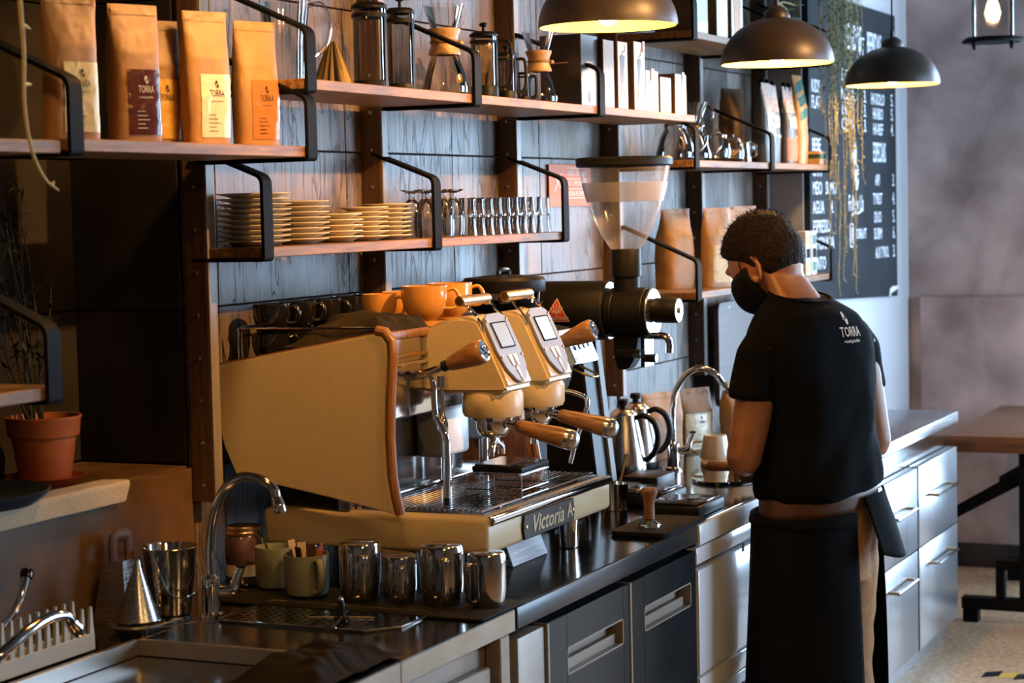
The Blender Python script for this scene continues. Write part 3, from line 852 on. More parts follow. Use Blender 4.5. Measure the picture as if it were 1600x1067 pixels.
em('backsplash', MB().box(3.680, 4.340, -0.315, -0.285, 1.0645, 1.262, 0.002, 1), STEELPOL)
em('upper_body', MB().box(3.672, 4.334, -0.405, -0.03, 1.255, 1.372, 0.006), STEELPOL)
em('fascia', MB().box(3.662, 4.345, -0.428, -0.4055, 1.262, 1.436, 0.004), STEELPOL)
em('fascia_rail', MB().cyl((3.665, -0.436, 1.394), (4.34, -0.436, 1.394), 0.005, segs=10), BRASS)
em('fascia_rail', MB().cyl((3.665, -0.436, 1.376), (4.34, -0.436, 1.376), 0.005, segs=10), CHROME)
em('white_box', MB().box(3.985, 4.125, -0.385, -0.3155, 1.142, 1.2545, 0.010, 3), WHITEEN)  # white boxes on legs in front of the backsplash, below the groups
em('white_box', MB().box(4.195, 4.325, -0.385, -0.3155, 1.160, 1.2545, 0.010, 3), WHITEEN)
em('box_leg', MB().cyl((4.07, -0.35, 1.081), (4.07, -0.35, 1.1415), 0.012, segs=14), CHROME)
em('box_leg', MB().cyl((4.27, -0.35, 1.081), (4.27, -0.35, 1.1595), 0.012, segs=14), CHROME)
# tapering side panels: cream skin on a walnut back
def side_poly(grow=0.0):
    front = [(-0.400, 1.443), (-0.425, 1.440), (-0.437, 1.425), (-0.4375, 1.39), (-0.431, 1.31), (-0.427, 1.23), (-0.430, 1.15), (-0.437, 1.105), (-0.446, 1.070)]
    back = [(-0.30, 1.098), (-0.16, 1.122), (-0.062, 1.142), (-0.035, 1.20), (-0.016, 1.27), (-0.012, 1.33), (-0.013, 1.374)]
    p = front + back
    if not grow: return p
    cy = sum(a for a, b in p) / len(p); cz = sum(b for a, b in p) / len(p)
    return [(a + (grow if a > cy else -grow), b + (grow if b > cz else -grow)) for a, b in p]
for x0, sg in ((3.634, 1), (4.366, -1)):
    sp_ = [(min(a, -0.066), b) if sg < 0 else (a, b) for a, b in side_poly()]; sw_ = [(min(a, -0.064), b) if sg < 0 else (a, b) for a, b in side_poly(0.0035)]
    if sg < 0: sp_ = [p for i, p in enumerate(sp_) if i in (0, 1, 2, 3, 4, 5, 6, 7, 8, 9, 10, 11, 15)]; sw_ = [p for i, p in enumerate(sw_) if i in (0, 1, 2, 3, 4, 5, 6, 7, 8, 9, 10, 11, 15)]
    em('side_panel', MB().prism(sp_, (x0, 0, 0), (0, 1, 0), (0, 0, 1), (0.012 * sg, 0, 0), 0.002), CREAM, smooth=25)
    em('walnut_trim', MB().prism(sw_, (x0 + 0.0122 * sg, 0, 0), (0, 1, 0), (0, 0, 1), (0.014 * sg, 0, 0), 0.003), WALNUTZ, smooth=25)
    fr = [(x0 + 0.006 * sg, y - 0.008, z) for y, z in side_poly()[1:9]]
    em('front_trim', MB().tube([(x0 + 0.008 * sg, y - 0.007, z) for y, z in [(-0.405, 1.452), (-0.424, 1.449), (-0.440, 1.430), (-0.4405, 1.39), (-0.434, 1.31), (-0.430, 1.23), (-0.433, 1.15), (-0.440, 1.105), (-0.449, 1.068)]], 0.0105, 10), WALNUTZ)
em('top_trim', MB().box(3.650, 4.350, -0.441, -0.4285, 1.430, 1.448, 0.005), WALNUTZ)
# cup rails on the top
def rail(pts, r=0.0026):
    em('cup_rail', MB().tube(pts, r, 8, sub=3), CHROME)
rail([(3.69, -0.045, 1.373), (3.69, -0.045, 1.44), (3.69, -0.06, 1.452), (3.70, -0.25, 1.452), (3.70, -0.38, 1.452), (3.70, -0.395, 1.44), (3.70, -0.395, 1.373)])
rail([(3.72, -0.035, 1.373), (3.72, -0.035, 1.44), (3.735, -0.035, 1.452), (4.0, -0.035, 1.452), (4.31, -0.035, 1.452), (4.325, -0.035, 1.44), (4.325, -0.035, 1.373)])
# group heads
def group_head(gx, lock):
    hw = 0.066
    prof = [(-0.420, 1.432), (-0.470, 1.462), (-0.520, 1.470), (-0.553, 1.466), (-0.566, 1.455), (-0.622, 1.335), (-0.628, 1.318), (-0.618, 1.308), (-0.45, 1.306), (-0.420, 1.312)]
    h = em('group_head', MB().prism(prof, (gx - hw, 0, 0), (0, 1, 0), (0, 0, 1), (2 * hw, 0, 0), 0.008), CREAM, smooth=40)
    a, n = Vector((0, -0.056, -0.120)).normalized(), Vector((0, -0.906, 0.423)).normalized()
    o = Vector((gx, -0.562, 1.459)) + n * 0.004
    # grey face plate: rounded top, pointed bottom
    pl = [(-0.058, 0.010), (-0.050, -0.004), (-0.030, -0.012), (0.030, -0.012), (0.050, -0.004), (0.058, 0.010), (0.060, 0.075), (0.050, 0.115), (0.026, 0.142), (0.006, 0.150), (-0.006, 0.150), (-0.026, 0.142), (-0.050, 0.115), (-0.060, 0.075)]
    em('face_plate', MB().prism(pl, o, (1, 0, 0), a, n * 0.006, 0.001), GREYPLATE, h)
    em('display', MB().prism([(-0.034, 0.012), (0.034, 0.012), (0.032, 0.066), (-0.032, 0.066)], o + n * 0.0062, (1, 0, 0), a, n * 0.002, 0.0005), SCREEN, h)
    em('display_frame', MB().tube([o + Vector((1, 0, 0)) * u + a * v + n * 0.0072 for u, v in [(-0.036, 0.010), (0.036, 0.010), (0.034, 0.068), (-0.034, 0.068)]], 0.0018, 6, closed=True), BLACK, h)
    for u in (-0.012, 0.012):
        em('button', MB().prism([(u - 0.009, 0.086), (u + 0.009, 0.086), (u + 0.003, 0.112), (u - 0.003, 0.112)], o + n * 0.0062, (1, 0, 0), a, n * 0.0015), WHITEEN, h)
    em('button', MB().prism([(-0.006, 0.118), (0.006, 0.118), (0.001, 0.142), (-0.001, 0.142)], o + n * 0.0062, (1, 0, 0), a, n * 0.0015), WHITEEN, h)
    for u, v in ((-0.049, 0.004), (0.049, 0.004), (-0.050, 0.088), (0.050, 0.088), (-0.002, 0.113), (0, 0.144)):
        em('plate_screw', MB().lathe([(0, 0), (0.0035, 0), (0.003, 0.0022), (0, 0.0028)], o + Vector((1, 0, 0)) * u + a * v + n * 0.006, 8, tuple(n)), BRASS, h)
    c = (gx, -0.560, 0)
    em('collar', MB().lathe([(0.062, 1.2535), (0.066, 1.262), (0.067, 1.300), (0.062, 1.309), (0, 1.309)], c, 40), CREAM, h)
    em('group_ring', MB().lathe([(0, 1.243), (0.040, 1.243), (0.047, 1.246), (0.049, 1.2533), (0.058, 1.2533), (0.058, 1.2545), (0, 1.2545)], c, 40), CHROME, h)
    # handle tube over the head with bent wire
    em('grab_tube', MB().cyl((gx - 0.070, -0.520, 1.503), (gx + 0.070, -0.520, 1.503), 0.0115, segs=18, bev=0.002), BRASS, h)
    for s in (-1, 1):
        em('wire_bail', MB().tube([(gx + s * 0.058, -0.520, 1.492), (gx + s * 0.060, -0.535, 1.492), (gx + s * 0.060, -0.543, 1.480), (gx + s * 0.061, -0.556, 1.470), (gx + s * 0.061, -0.566, 1.455), (gx + s * 0.060, -0.569, 1.440)], 0.0026, 8, sub=4), CHROME, h)
    # portafilter
    pf = em('portafilter', MB().lathe([(0, 1.205), (0.020, 1.206), (0.032, 1.214), (0.037, 1.226), (0.037, 1.2425), (0, 1.2425)], c, 32), CHROME)
    hd = Vector((math.sin(lock) * 0.9, -1.0, -0.22)).normalized()
    p0 = Vector((gx, -0.597, 1.236))
    em('neck', MB().cyl(p0 - hd * 0.02, p0 + hd * 0.022, 0.009, 0.010, 14), CHROME, pf)
    em('wood_handle', MB().tube([p0 + hd * s for s in (0.020, 0.026, 0.05, 0.09, 0.125, 0.136)], [0.0115, 0.0150, 0.0165, 0.0195, 0.0225, 0.0225], 20), WALNUT, pf)
    em('end_cap', MB().lathe([(0.0225, 0), (0.0228, 0.008), (0.0205, 0.018), (0.014, 0.025), (0.006, 0.028), (0, 0.0285)], p0 + hd * 0.1362, 24, tuple(hd)), STEEL, pf)
    for s in (-1, 1):
        em('spout', MB().tube([(gx, -0.560, 1.206), (gx + s * 0.006, -0.563, 1.196), (gx + s * 0.018, -0.565, 1.190), (gx + s * 0.026, -0.566, 1.180), (gx + s * 0.028, -0.566, 1.168)], [0.010, 0.0095, 0.009, 0.0085, 0.0075], 12, sub=3), CHROME, pf)
group_head(3.882, 0.02)
group_head(4.108, 0.02)
# steam levers with walnut knobs, steam wands
def lever(x, z0=1.345):
    l = em('steam_lever', MB().tube([(x, -0.425, z0 + 0.004), (x, -0.475, z0 + 0.010), (x, -0.530, z0 + 0.030)], [0.011, 0.0095, 0.0085], 14, sub=3), CHROME)
    d = Vector((0, -0.082, 0.030)).normalized()
    p = Vector((x, -0.527, z0 + 0.029))
    em('lever_collar', MB().cyl(p - d * 0.012, p + d * 0.004, 0.012, segs=16, bev=0.001), BLACKGLOSS, l)
    em('wood_knob', MB().tube([p + d * s for s in (0.004, 0.008, 0.04, 0.072, 0.084, 0.090)], [0.0135, 0.0155, 0.0215, 0.0265, 0.0265, 0.0235], 22), WALNUT, l)
    em('knob_medallion', MB().lathe([(0.0215, 0), (0.0215, 0.0016), (0.0185, 0.0022), (0.0170, 0.0010), (0.0168, 0.0002)], p + d * 0.0902, 24, tuple(d)), CHROME, l)
    em('knob_badge', MB().lathe([(0.0168, 0), (0.0165, 0.0008), (0, 0.0010)], p + d * 0.0902, 24, tuple(d)), BLACKPLASTIC, l)
    a_, b_, _ = frame_from(tuple(d), (0, 0, 1))
    em('badge_mark', MB().tube([p + d * 0.0918 + a_ * u + b_ * v for u, v in ((0.008, 0.008), (0.002, 0.011), (-0.006, 0.007), (-0.002, 0.001), (0.005, -0.003), (0.004, -0.009), (-0.007, -0.009))], 0.0014, 6, sub=3), CHROME, l)
lever(3.735)
lever(4.335, 1.350)
em('steam_wand', MB().tube([(3.742, -0.455, 1.352), (3.742, -0.478, 1.352), (3.742, -0.489, 1.335), (3.742, -0.490, 1.30), (3.742, -0.493, 1.268), (3.742, -0.508, 1.240), (3.742, -0.517, 1.215), (3.742, -0.517, 1.17), (3.742, -0.515, 1.12), (3.742, -0.514, 1.083)], 0.0068, 14, sub=4), CHROME)
em('wand_tip', MB().cyl((3.742, -0.514, 1.0765), (3.742, -0.514, 1.094), 0.0075, segs=14, bev=0.002), BLACKGLOSS)
em('water_spout', MB().lathe([(0, 1.225), (0.010, 1.225), (0.0115, 1.230), (0.0115, 1.243), (0.007, 1.257), (0.0045, 1.263), (0.0045, 1.318), (0.0105, 1.321), (0.0105, 1.345), (0, 1.346)], (3.800, -0.480, 0), 18), CHROME)
em('steam_wand', MB().tube([(4.30, -0.475, 1.262), (4.31, -0.51, 1.268), (4.32, -0.56, 1.262), (4.325, -0.595, 1.245), (4.322, -0.590, 1.21), (4.315, -0.570, 1.15), (4.308, -0.556, 1.095)], 0.0062, 12, sub=4), CHROME)
# name plate with script lettering on the base
npm = MB().prism([(-0.135, -0.028), (0.135, -0.028), (0.142, 0), (0.135, 0.028), (-0.135, 0.028), (-0.142, 0)], (3.985, -0.6385, 1.018), (1, 0, 0), (0, 0, 1), (0, -0.005, 0), 0.0030)
npl = em('name_plate', npm, mat('aged_bronze_plate', (0.045, 0.036, 0.028), 0.45, 0.2, spec=0.25))
em('lettering', mb_of(text_mesh('Victoria', 0.052, face_matrix((3.972, -0.6438, 1.017), (1, 0, 0), (0, 0, 1)), 1.05, 0.0008, 0.0008, shear=0.3)), mat('champagne_lettering', (0.55, 0.44, 0.28), 0.3, 0.7), npl)
em('emblem', mb_of(text_mesh('A', 0.045, face_matrix((4.095, -0.6438, 1.019), (1, 0, 0), (0, 0, 1)), 1.0, 0.0008, 0.001)), MATS['champagne_lettering'], npl)
for x in (3.857, 4.113):
    em('plate_stud', MB().lathe([(0, 0), (0.005, 0), (0.004, 0.003), (0, 0.004)], (x, -0.6435, 1.018), 10, (0, -1, 0)), BRASS, npl)
# angled steel box with a sloped front plate under the base
t = thing('steel_box', 'small angled steel box under the front of the espresso machine', 'drain box', (4.10, -0.52, 0.9))
obj('body', MB().box(3.97, 4.20, -0.52, -0.36, 0.9015, 0.975, 0.003), BLACKPLASTIC, t, world=True)
obj('front_plate', MB().prism([(-0.545, 0.9012), (-0.530, 0.9012), (-0.505, 0.972), (-0.520, 0.972)], (4.00, 0, 0), (0, 1, 0), (0, 0, 1), (0.19, 0, 0), 0.001), STEEL, t, world=True)

# ================================================================== scale on its wire stand over the drip tray
t = thing('wire_stand', 'low wire stand on the drip tray carrying a black scale', 'stand', (3.95, -0.56, 1.0737))
w = MB()
zt, zb = 1.124, 1.0752
x0, x1, y0, y1 = 3.885, 4.030, -0.622, -0.492
for z in (zt, zb + 0.001, zb + 0.016): w.tube([(x0, y0, z), (x1, y0, z), (x1, y1, z), (x0, y1, z)], 0.0014, 6, closed=True)
for x in (x0, x1):
    for y in (y0, y1, (y0 + y1) / 2): w.cyl((x, y, zb), (x, y, zt), 0.0014, segs=6)
obj('wire_frame', w, STEELPOL, t, world=True)
gm = MB()
for k in range(14): gm.cyl((x0, y0 + 0.006 + k * 0.0092, zt + 0.001), (x1, y0 + 0.006 + k * 0.0092, zt + 0.001), 0.0010, segs=5)
tag(obj('wire_mesh', gm, STEELPOL, t, world=True), None, kind='stuff')
t = thing('coffee_scale', 'flat black coffee scale on the wire stand over the drip tray', 'scale', (3.96, -0.55, 1.1265))
obj('body', MB().box(3.890, 4.040, -0.622, -0.500, 1.1265, 1.141, 0.005), BLACKPLASTIC, t, world=True)
obj('pan', MB().box(3.896, 4.034, -0.592, -0.506, 1.1415, 1.1445, 0.001, 1), STEELPOL, t, world=True)
obj('display', MB().box(3.905, 4.025, -0.619, -0.597, 1.1412, 1.1425), BLACKGLOSS, t, world=True)

# ================================================================== grinder behind the machine
GX = 4.61
t = thing('coffee_grinder', 'black doser-less grinder with glass hopper half hidden behind the espresso machine', 'grinder', (GX, -0.27, 0.9))
g2 = lambda n, b, m, par=None: obj(n, b, m, par or t, world=True)
g2('body', MB().prism([(-0.10, 0.9008), (-0.33, 0.9008), (-0.33, 1.15), (-0.40, 1.25), (-0.425, 1.375), (-0.40, 1.392), (-0.345, 1.400), (-0.335, 1.428), (-0.10, 1.428)], (GX - 0.085, 0, 0), (0, 1, 0), (0, 0, 1), (0.17, 0, 0), 0.008), BLACKPLASTIC)
g2('foot_plate', MB().box(GX - 0.09, GX + 0.09, -0.42, -0.3305, 0.9008, 0.915, 0.004), BLACKPLASTIC)
pn = g2('control_panel', MB().prism([(-0.4275, 1.378), (-0.455, 1.372), (-0.482, 1.310), (-0.440, 1.300), (-0.41, 1.325)], (GX - 0.075, 0, 0), (0, 1, 0), (0, 0, 1), (0.15, 0, 0), 0.003), STEELPOL)
for k in range(3):
    g2('button', MB().lathe([(0, 0), (0.008, 0), (0.007, 0.002), (0, 0.0025)], (GX - 0.03 + 0.03 * k, -0.4695, 1.352), 12, (0, -0.943, 0.333)), BLACKGLOSS, pn)
g2('portafilter_fork', MB().tube([(GX - 0.03, -0.445, 1.298), (GX - 0.03, -0.475, 1.285), (GX - 0.02, -0.50, 1.275), (GX + 0.02, -0.50, 1.275), (GX + 0.03, -0.475, 1.285), (GX + 0.03, -0.445, 1.298)], 0.003, 8, sub=3), BRASS)
g2('badge_bar', MB().box(GX - 0.075, GX + 0.075, -0.4365, -0.4255, 1.379, 1.393, 0.002, 1), STEEL)
hp = g2('glass_hopper', MB().lathe([(0.060, 1.4285), (0.075, 1.436), (0.098, 1.46), (0.100, 1.487)], (GX, -0.255, 0), 36), SMOKE)
g2('hopper_lid', MB().lathe([(0.104, 1.486), (0.106, 1.489), (0.106, 1.516), (0.100, 1.523), (0.040, 1.529), (0, 1.530)], (GX, -0.255, 0), 40), BLACKPLASTIC, hp)
g2('lid_handle', MB().tube([(GX - 0.03, -0.255, 1.527), (GX - 0.026, -0.255, 1.541), (GX + 0.026, -0.255, 1.541), (GX + 0.03, -0.255, 1.527)], 0.006, 8, sub=3), BLACKGLOSS, hp)

HOPPER = haze_mat('hopper_plastic', (0.62, 0.58, 0.56), 0.07)
# ================================================================== tall shop grinder with clear funnel hopper
EX, EZ = 5.05, 1.414
t = thing('shop_grinder', 'big black shop grinder with a clear funnel hopper and red crown badge', 'grinder', (EX, -0.30, 0.9))
ek = lambda n, b, m, par=None, **k: obj(n, b, m, par or t, world=True, **k)
ek('motor', MB().lathe([(0, 0), (0.070, 0), (0.079, 0.006), (0.081, 0.012), (0.081, 0.300), (0.078, 0.306), (0, 0.306)], (EX, -0.060, EZ), 48, (0, -1, 0)), BLACKPLASTIC)
ek('motor_end_disc', MB().lathe([(0, 0), (0.077, 0), (0.077, 0.002), (0, 0.002)], (EX, -0.3662, EZ), 48, (0, -1, 0)), STEEL)
ek('grinding_chamber', MB().lathe([(0, 0), (0.060, 0), (0.068, 0.006), (0.068, 0.020), (0.066, 0.022), (0.066, 0.026), (0.068, 0.028), (0.068, 0.108), (0.066, 0.110), (0.066, 0.113), (0.0675, 0.115), (0.0675, 0.122), (0, 0.122)], (EX, -0.3684, EZ - 0.006), 48, (0, -1, 0)), BLACKPLASTIC)
ek('chamber_cover', MB().lathe([(0, 0), (0.065, 0), (0.064, 0.003), (0, 0.003)], (EX, -0.4906, EZ - 0.006), 48, (0, -1, 0)), STEEL)
kn = ek('adjust_knob', MB().lathe([(0, 0), (0.030, 0), (0.034, 0.006), (0.034, 0.066), (0.032, 0.070), (0, 0.070)], (EX, -0.4938, EZ), 32, (0, -1, 0)), BLACKPLASTIC)
ek('knob_cap', MB().lathe([(0, 0), (0.031, 0), (0.031, 0.0015), (0.008, 0.002), (0.008, 0.007), (0, 0.008)], (EX, -0.5640, EZ), 32, (0, -1, 0)), STEEL, kn)
ek('column', MB().prism([(-0.075, 0.935), (-0.345, 0.935), (-0.300, 1.345), (-0.095, 1.345)], (EX - 0.060, 0, 0), (0, 1, 0), (0, 0, 1), (0.12, 0, 0), 0.004), BLACKPLASTIC)
ek('column_edge_light', MB().prism([(-0.3465, 0.935), (-0.3535, 0.935), (-0.3085, 1.345), (-0.3015, 1.345)], (EX + 0.028, 0, 0), (0, 1, 0), (0, 0, 1), (0.032, 0, 0)), mat('window_lit_grey', (0.16, 0.17, 0.19), 0.5, spec=0.2))  # window light on the column's front edge, painted as a paler strip
ek('base', MB().box(EX - 0.09, EX + 0.09, -0.42, -0.04, 0.9008, 0.934, 0.008), BLACKPLASTIC)
hc = (EX, -0.416, 0)
ek('hopper_collar', MB().lathe([(0.036, 1.455), (0.036, 1.505), (0.0415, 1.507), (0.0415, 1.578), (0.0405, 1.580), (0.030, 1.580)], hc, 36), BLACKPLASTIC)
HP = [(0.040, 1.5802), (0.050, 1.594), (0.066, 1.620), (0.083, 1.654), (0.098, 1.692), (0.110, 1.734), (0.1195, 1.776), (0.126, 1.816)]
def hop_r(z):
    for (r0, z0), (r1, z1) in zip(HP, HP[1:]):
        if z0 <= z <= z1: return r0 + (r1 - r0) * (z - z0) / (z1 - z0)
hop = ek('hopper', MB().lathe(HP, hc, 56), HOPPER)
ek('frosted_band', MB().lathe([(hop_r(z) + 0.0009, z) for z in (1.708, 1.720, 1.734, 1.748, 1.760)], (EX, -0.416, 0.0), 56), haze_mat('frosted_band_film', (0.42, 0.385, 0.38), 0.50, 0.5), hop)
ek('hopper_lid', MB().lathe([(0.1275, 1.802), (0.131, 1.806), (0.132, 1.822), (0.126, 1.8275), (0.02, 1.830), (0, 1.830)], hc, 56), BLACKPLASTIC, hop)
ek('chute', MB().prism([(-0.385, 1.345), (-0.455, 1.345), (-0.445, 1.285), (-0.425, 1.255), (-0.395, 1.255), (-0.385, 1.29)], (EX - 0.028, 0, 0), (0, 1, 0), (0, 0, 1), (0.056, 0, 0), 0.004), BLACKPLASTIC)
ek('chute_bracket', MB().box(EX - 0.035, EX + 0.035, -0.478, -0.466, 1.262, 1.345, 0.002, 1), STEELPOL)
ek('chute_clamp', MB().box(EX - 0.05, EX - 0.03, -0.470, -0.40, 1.288, 1.312, 0.003), BLACKGLOSS)
ek('clamp_knob', MB().lathe([(0, 0), (0.012, 0), (0.012, 0.02), (0, 0.02)], (EX, -0.479, 1.285), 14, (0, -1, 0)), BLACKGLOSS)
ek('bag_lever', MB().tube([(EX, -0.478, 1.345), (EX, -0.52, 1.345), (EX, -0.535, 1.33), (EX, -0.535, 1.30)], 0.010, 10, sub=3), STEELPOL)
# crown badge on the motor's near side, wrapped on the cylinder
def on_motor(u, v, lift=0.0022):
    a = v / 0.081
    return Vector((EX - (0.081 + lift) * math.cos(a), -0.243 - u, EZ + (0.081 + lift) * math.sin(a)))
bd = MB()
NB = 14
for i in range(NB):
    v0, v1 = -0.026 + 0.064 * i / NB, -0.026 + 0.064 * (i + 1) / NB
    w0, w1 = 0.038 * (1 - i / NB), 0.038 * (1 - (i + 1) / NB)
    bd.add([on_motor(-w0, v0), on_motor(w0, v0), on_motor(w1, v1), on_motor(-w1, v1)], [(3, 2, 1, 0)])
badge = ek('crown_badge', bd, RED)
lt = MB()
def tri_line(p, q, th=0.0011):
    (u0, v0), (u1, v1) = p, q
    L = math.hypot(u1 - u0, v1 - v0); nx, ny = -(v1 - v0) / L * th, (u1 - u0) / L * th
    n = 6
    vs = []
    for i in range(n + 1):
        s_ = i / n; u, v = u0 + (u1 - u0) * s_, v0 + (v1 - v0) * s_
        vs += [on_motor(u - nx, v - ny, 0.0030), on_motor(u + nx, v + ny, 0.0030)]
    lt.add(vs, [(2 * i, 2 * i + 1, 2 * i + 3, 2 * i + 2) for i in range(n)])
for p, q in (((-0.036, -0.025), (0.036, -0.025)), ((-0.036, -0.025), (0, 0.036)), ((0.036, -0.025), (0, 0.036)), ((-0.014, -0.002), (0.014, -0.002)), ((-0.012, 0.002), (0.012, 0.002)), ((-0.011, 0.002), (-0.018, 0.012)), ((-0.006, 0.002), (-0.009, 0.017)), ((0, 0.002), (0, 0.021)), ((0.006, 0.002), (0.009, 0.017)), ((0.011, 0.002), (0.018, 0.012)), ((0, -0.002), (0, -0.012))): tri_line(p, q)
tm = mb_of(text_mesh('MAHLK\u00d6NIG', 0.0125, Matrix.Identity(4), 0.95, 0.0, 0.0002))
lt.add([on_motor(v[0], v[1] - 0.0170, 0.0030) for v in tm.v], tm.f)
ek('badge_lettering', lt, INKW, badge)
# label strip below the badge
sl = MB().grid(lambda u, v: on_motor(-0.036 + 0.072 * u, -0.062 + 0.022 * v), 6, 6)
ek('silver_strip', sl, STEEL)
# power cord hanging from the grinder
cd = obj('power_cord', MB().tube([(5.95, -0.012, 1.36), (5.95, -0.03, 1.33), (5.955, -0.035, 1.28), (5.97, -0.03, 1.18), (5.965, -0.022, 1.08), (5.94, -0.03, 0.98), (5.90, -0.06, 0.908)], 0.005, 8, sub=4), BLACKPLASTIC, loc=None)
tag(cd, 'black power cord hanging down the tiles beside the curved tap', 'cord')

# ================================================================== paper bags
def sup(x, w, d, n=3.2):
    a = min(1.0, abs(x) / max(w, 1e-6))
    return d * (1 - a ** n) ** (1 / n)
class Bag:
    def __init__(s, W, D, H, seed=0, fold=0.0, flare=1.0):
        s.W, s.D, s.H, s.seed, s.fold, s.flare = W, D, H, seed, fold, flare
    def dent(s, x, z, t):
        a = noise.noise(Vector((x * 13 + s.seed, z * 9, s.seed * 1.7)))
        c = abs(noise.noise(Vector((x * 30 + z * 22 + s.seed * 3, z * 30 - x * 14, s.seed))))
        return (0.0062 * a - 0.0024 * max(0, 0.13 - c) * 6) * min(1, t * 5)
    def dims(s, t):
        w = s.W / 2 * (1.0 + 0.03 * math.sin(t * 7 + s.seed)) * (1 + (s.flare - 1) * t)
        if t < 0.62: d = s.D / 2 * (1.0 + 0.12 * math.sin(t * 5))
        else:
            k = (t - 0.62) / 0.38
            d = s.D / 2 * (1.0 + 0.12 * math.sin(3.1)) * (1 - k) ** 1.1 + 0.0022; w *= 1 + 0.04 * k
        return w, d
    def front(s, x, z, lift=0.0):
        t = max(0, min(1, z / s.H))
        w, d = s.dims(t)
        y = -sup(x, w, d)
        p = Vector((x, y, z))
        k = s.dent(x, z, t)
        lean = -s.fold * max(0, t - 0.55) ** 2
        return Vector((p.x, p.y - lift + k + lean * s.D, p.z))
    def body(s, segs=56, rows=40):
        def fn(u, v):
            t = v
            w, d = s.dims(t)
            a = 2 * PI * u
            c, sn = math.cos(a), math.sin(a)
            n = 3.2
            r = (abs(c) ** n + abs(sn) ** n) ** (-1 / n)
            x, y = w * r * c, d * r * sn
            k = s.dent(x, t * s.H, t)
            lean = -s.fold * max(0, t - 0.55) ** 2
            return Vector((x, y + k + lean * s.D, t * s.H))
        b = MB().grid(fn, segs, rows, True)
        b.f.append(tuple(range(segs))[::-1]); b.f.append(tuple((rows - 1) * segs + i for i in range(segs)))
        return b
    def patch(s, x0, x1, z0, z1, lift=0.0014, nu=22, nv=26):
        return MB().grid(lambda u, v: s.front(x0 + (x1 - x0) * u, z0 + (z1 - z0) * v, lift), nu, nv)
    def text(s, body, size, x, z, sx=1.0, lift=0.0026, bold=0.0, b=None):
        b = b or MB()
        tm = mb_of(text_mesh(body, size, Matrix.Identity(4), sx, 0.0, bold))
        b.add([s.front(v[0] + x, v[1] + z, lift) for v in tm.v], tm.f)
        return b
    def logo(s, x, z, size, b=None, lift=0.002):
        b = b or MB()
        for p in logo_polys(size):
            b.add([s.front(x + u, z + v, lift) for u, v in p], [tuple(range(len(p)))])
        return b
def coffee_bag(label, loc, W, D, H, seed, lab, ink, kraft=KRAFT, rz=-0.42, group='kraft coffee bags on the oak shelf', lx=(-0.26, 0.46), lz=(0.06, 0.53), fold=0.4, full=True):
    t = thing('coffee_bag', label, 'bag', loc, rz, group)
    bg_ = Bag(W, D, H, seed, fold)
    obj('pouch', bg_.body(), kraft, t, smooth=60)
    obj('top_seal', MB().grid(lambda u, v: bg_.front((-0.47 + 0.94 * u) * W, H * (0.925 + 0.05 * v), 0.0015), 20, 5), kraft, t, smooth=60)
    if lab is not None:
        l = obj('label', bg_.patch(lx[0] * W, lx[1] * W, lz[0] * H, lz[1] * H), lab, t, smooth=60)
        cx = (lx[0] + lx[1]) / 2 * W
        obj('logo_print', bg_.logo(cx, H * (lz[1] - 0.075), H * 0.030, lift=0.0028), ink, l, smooth=0)
        b = bg_.text('TORRA', H * 0.074, cx, H * (lz[1] - 0.145), 0.52, lift=0.0026)
        if full:
            bg_.text('roasting &coffee', H * 0.022, cx, H * (lz[1] - 0.200), 0.8, b=b)
            for k in range(5):
                zc = H * (lz[0] + 0.165 - 0.030 * k)
                b.add([bg_.front(cx + dx * W, zc + dz, 0.0026) for dx, dz in ((-0.20, 0), (-0.20 + 0.16 + 0.05 * (k % 3), 0), (-0.20 + 0.16 + 0.05 * (k % 3), 0.0013), (-0.20, 0.0013))], [(0, 1, 2, 3)])
        obj('label_print', b, ink, l, smooth=0)
    return t
coffee_bag('kraft coffee bag with pale yellow label, leftmost of the four in front', (2.915, -0.205, 1.8345), 0.100, 0.050, 0.262, 1.0, LBL_CREAM, INK)
coffee_bag('kraft coffee bag with dark maroon label', (3.106, -0.205, 1.8345), 0.100, 0.050, 0.256, 2.0, LBL_MAROON, INKW)
coffee_bag('darker kraft bag with golden label standing behind the maroon one', (3.290, -0.125, 1.8345), 0.100, 0.052, 0.245, 3.0, LBL_GOLD, INK, KRAFTDARK, full=False)
coffee_bag('kraft coffee bag with pale cream label between maroon and orange ones', (3.345, -0.205, 1.8345), 0.100, 0.050, 0.262, 4.0, LBL_PALE, INK)
coffee_bag('kraft coffee bag with glossy orange label at the right shelf end', (3.522, -0.210, 1.8345), 0.100, 0.050, 0.255, 5.3, LBL_ORANGE, INK)
# lower right shelf, beside the barista's head
gk = 'kraft bags on the shelf beside the barista'
coffee_bag('wide kraft bag without label at the left end of the shelf', (6.200, -0.135, 1.4205), 0.13, 0.09, 0.262, 6.0, None, INK, KRAFT, group=gk)
coffee_bag('kraft bag with golden label on the shelf by the barista head', (6.300, -0.245, 1.4205), 0.12, 0.055, 0.262, 7.1, LBL_GOLD, INK, KRAFT, group=gk, lx=(-0.38, 0.46), full=False)
coffee_bag('kraft bag with grey label just left of the barista forehead', (6.452, -0.255, 1.4205), 0.115, 0.05, 0.255, 8.2, MATTEGREY, INKW, KRAFT, group=gk, lx=(-0.38, 0.46), full=False)
coffee_bag('kraft bag mostly hidden behind the barista head', (6.610, -0.235, 1.4205), 0.12, 0.06, 0.265, 9.2, None, INK, KRAFT, group=gk)
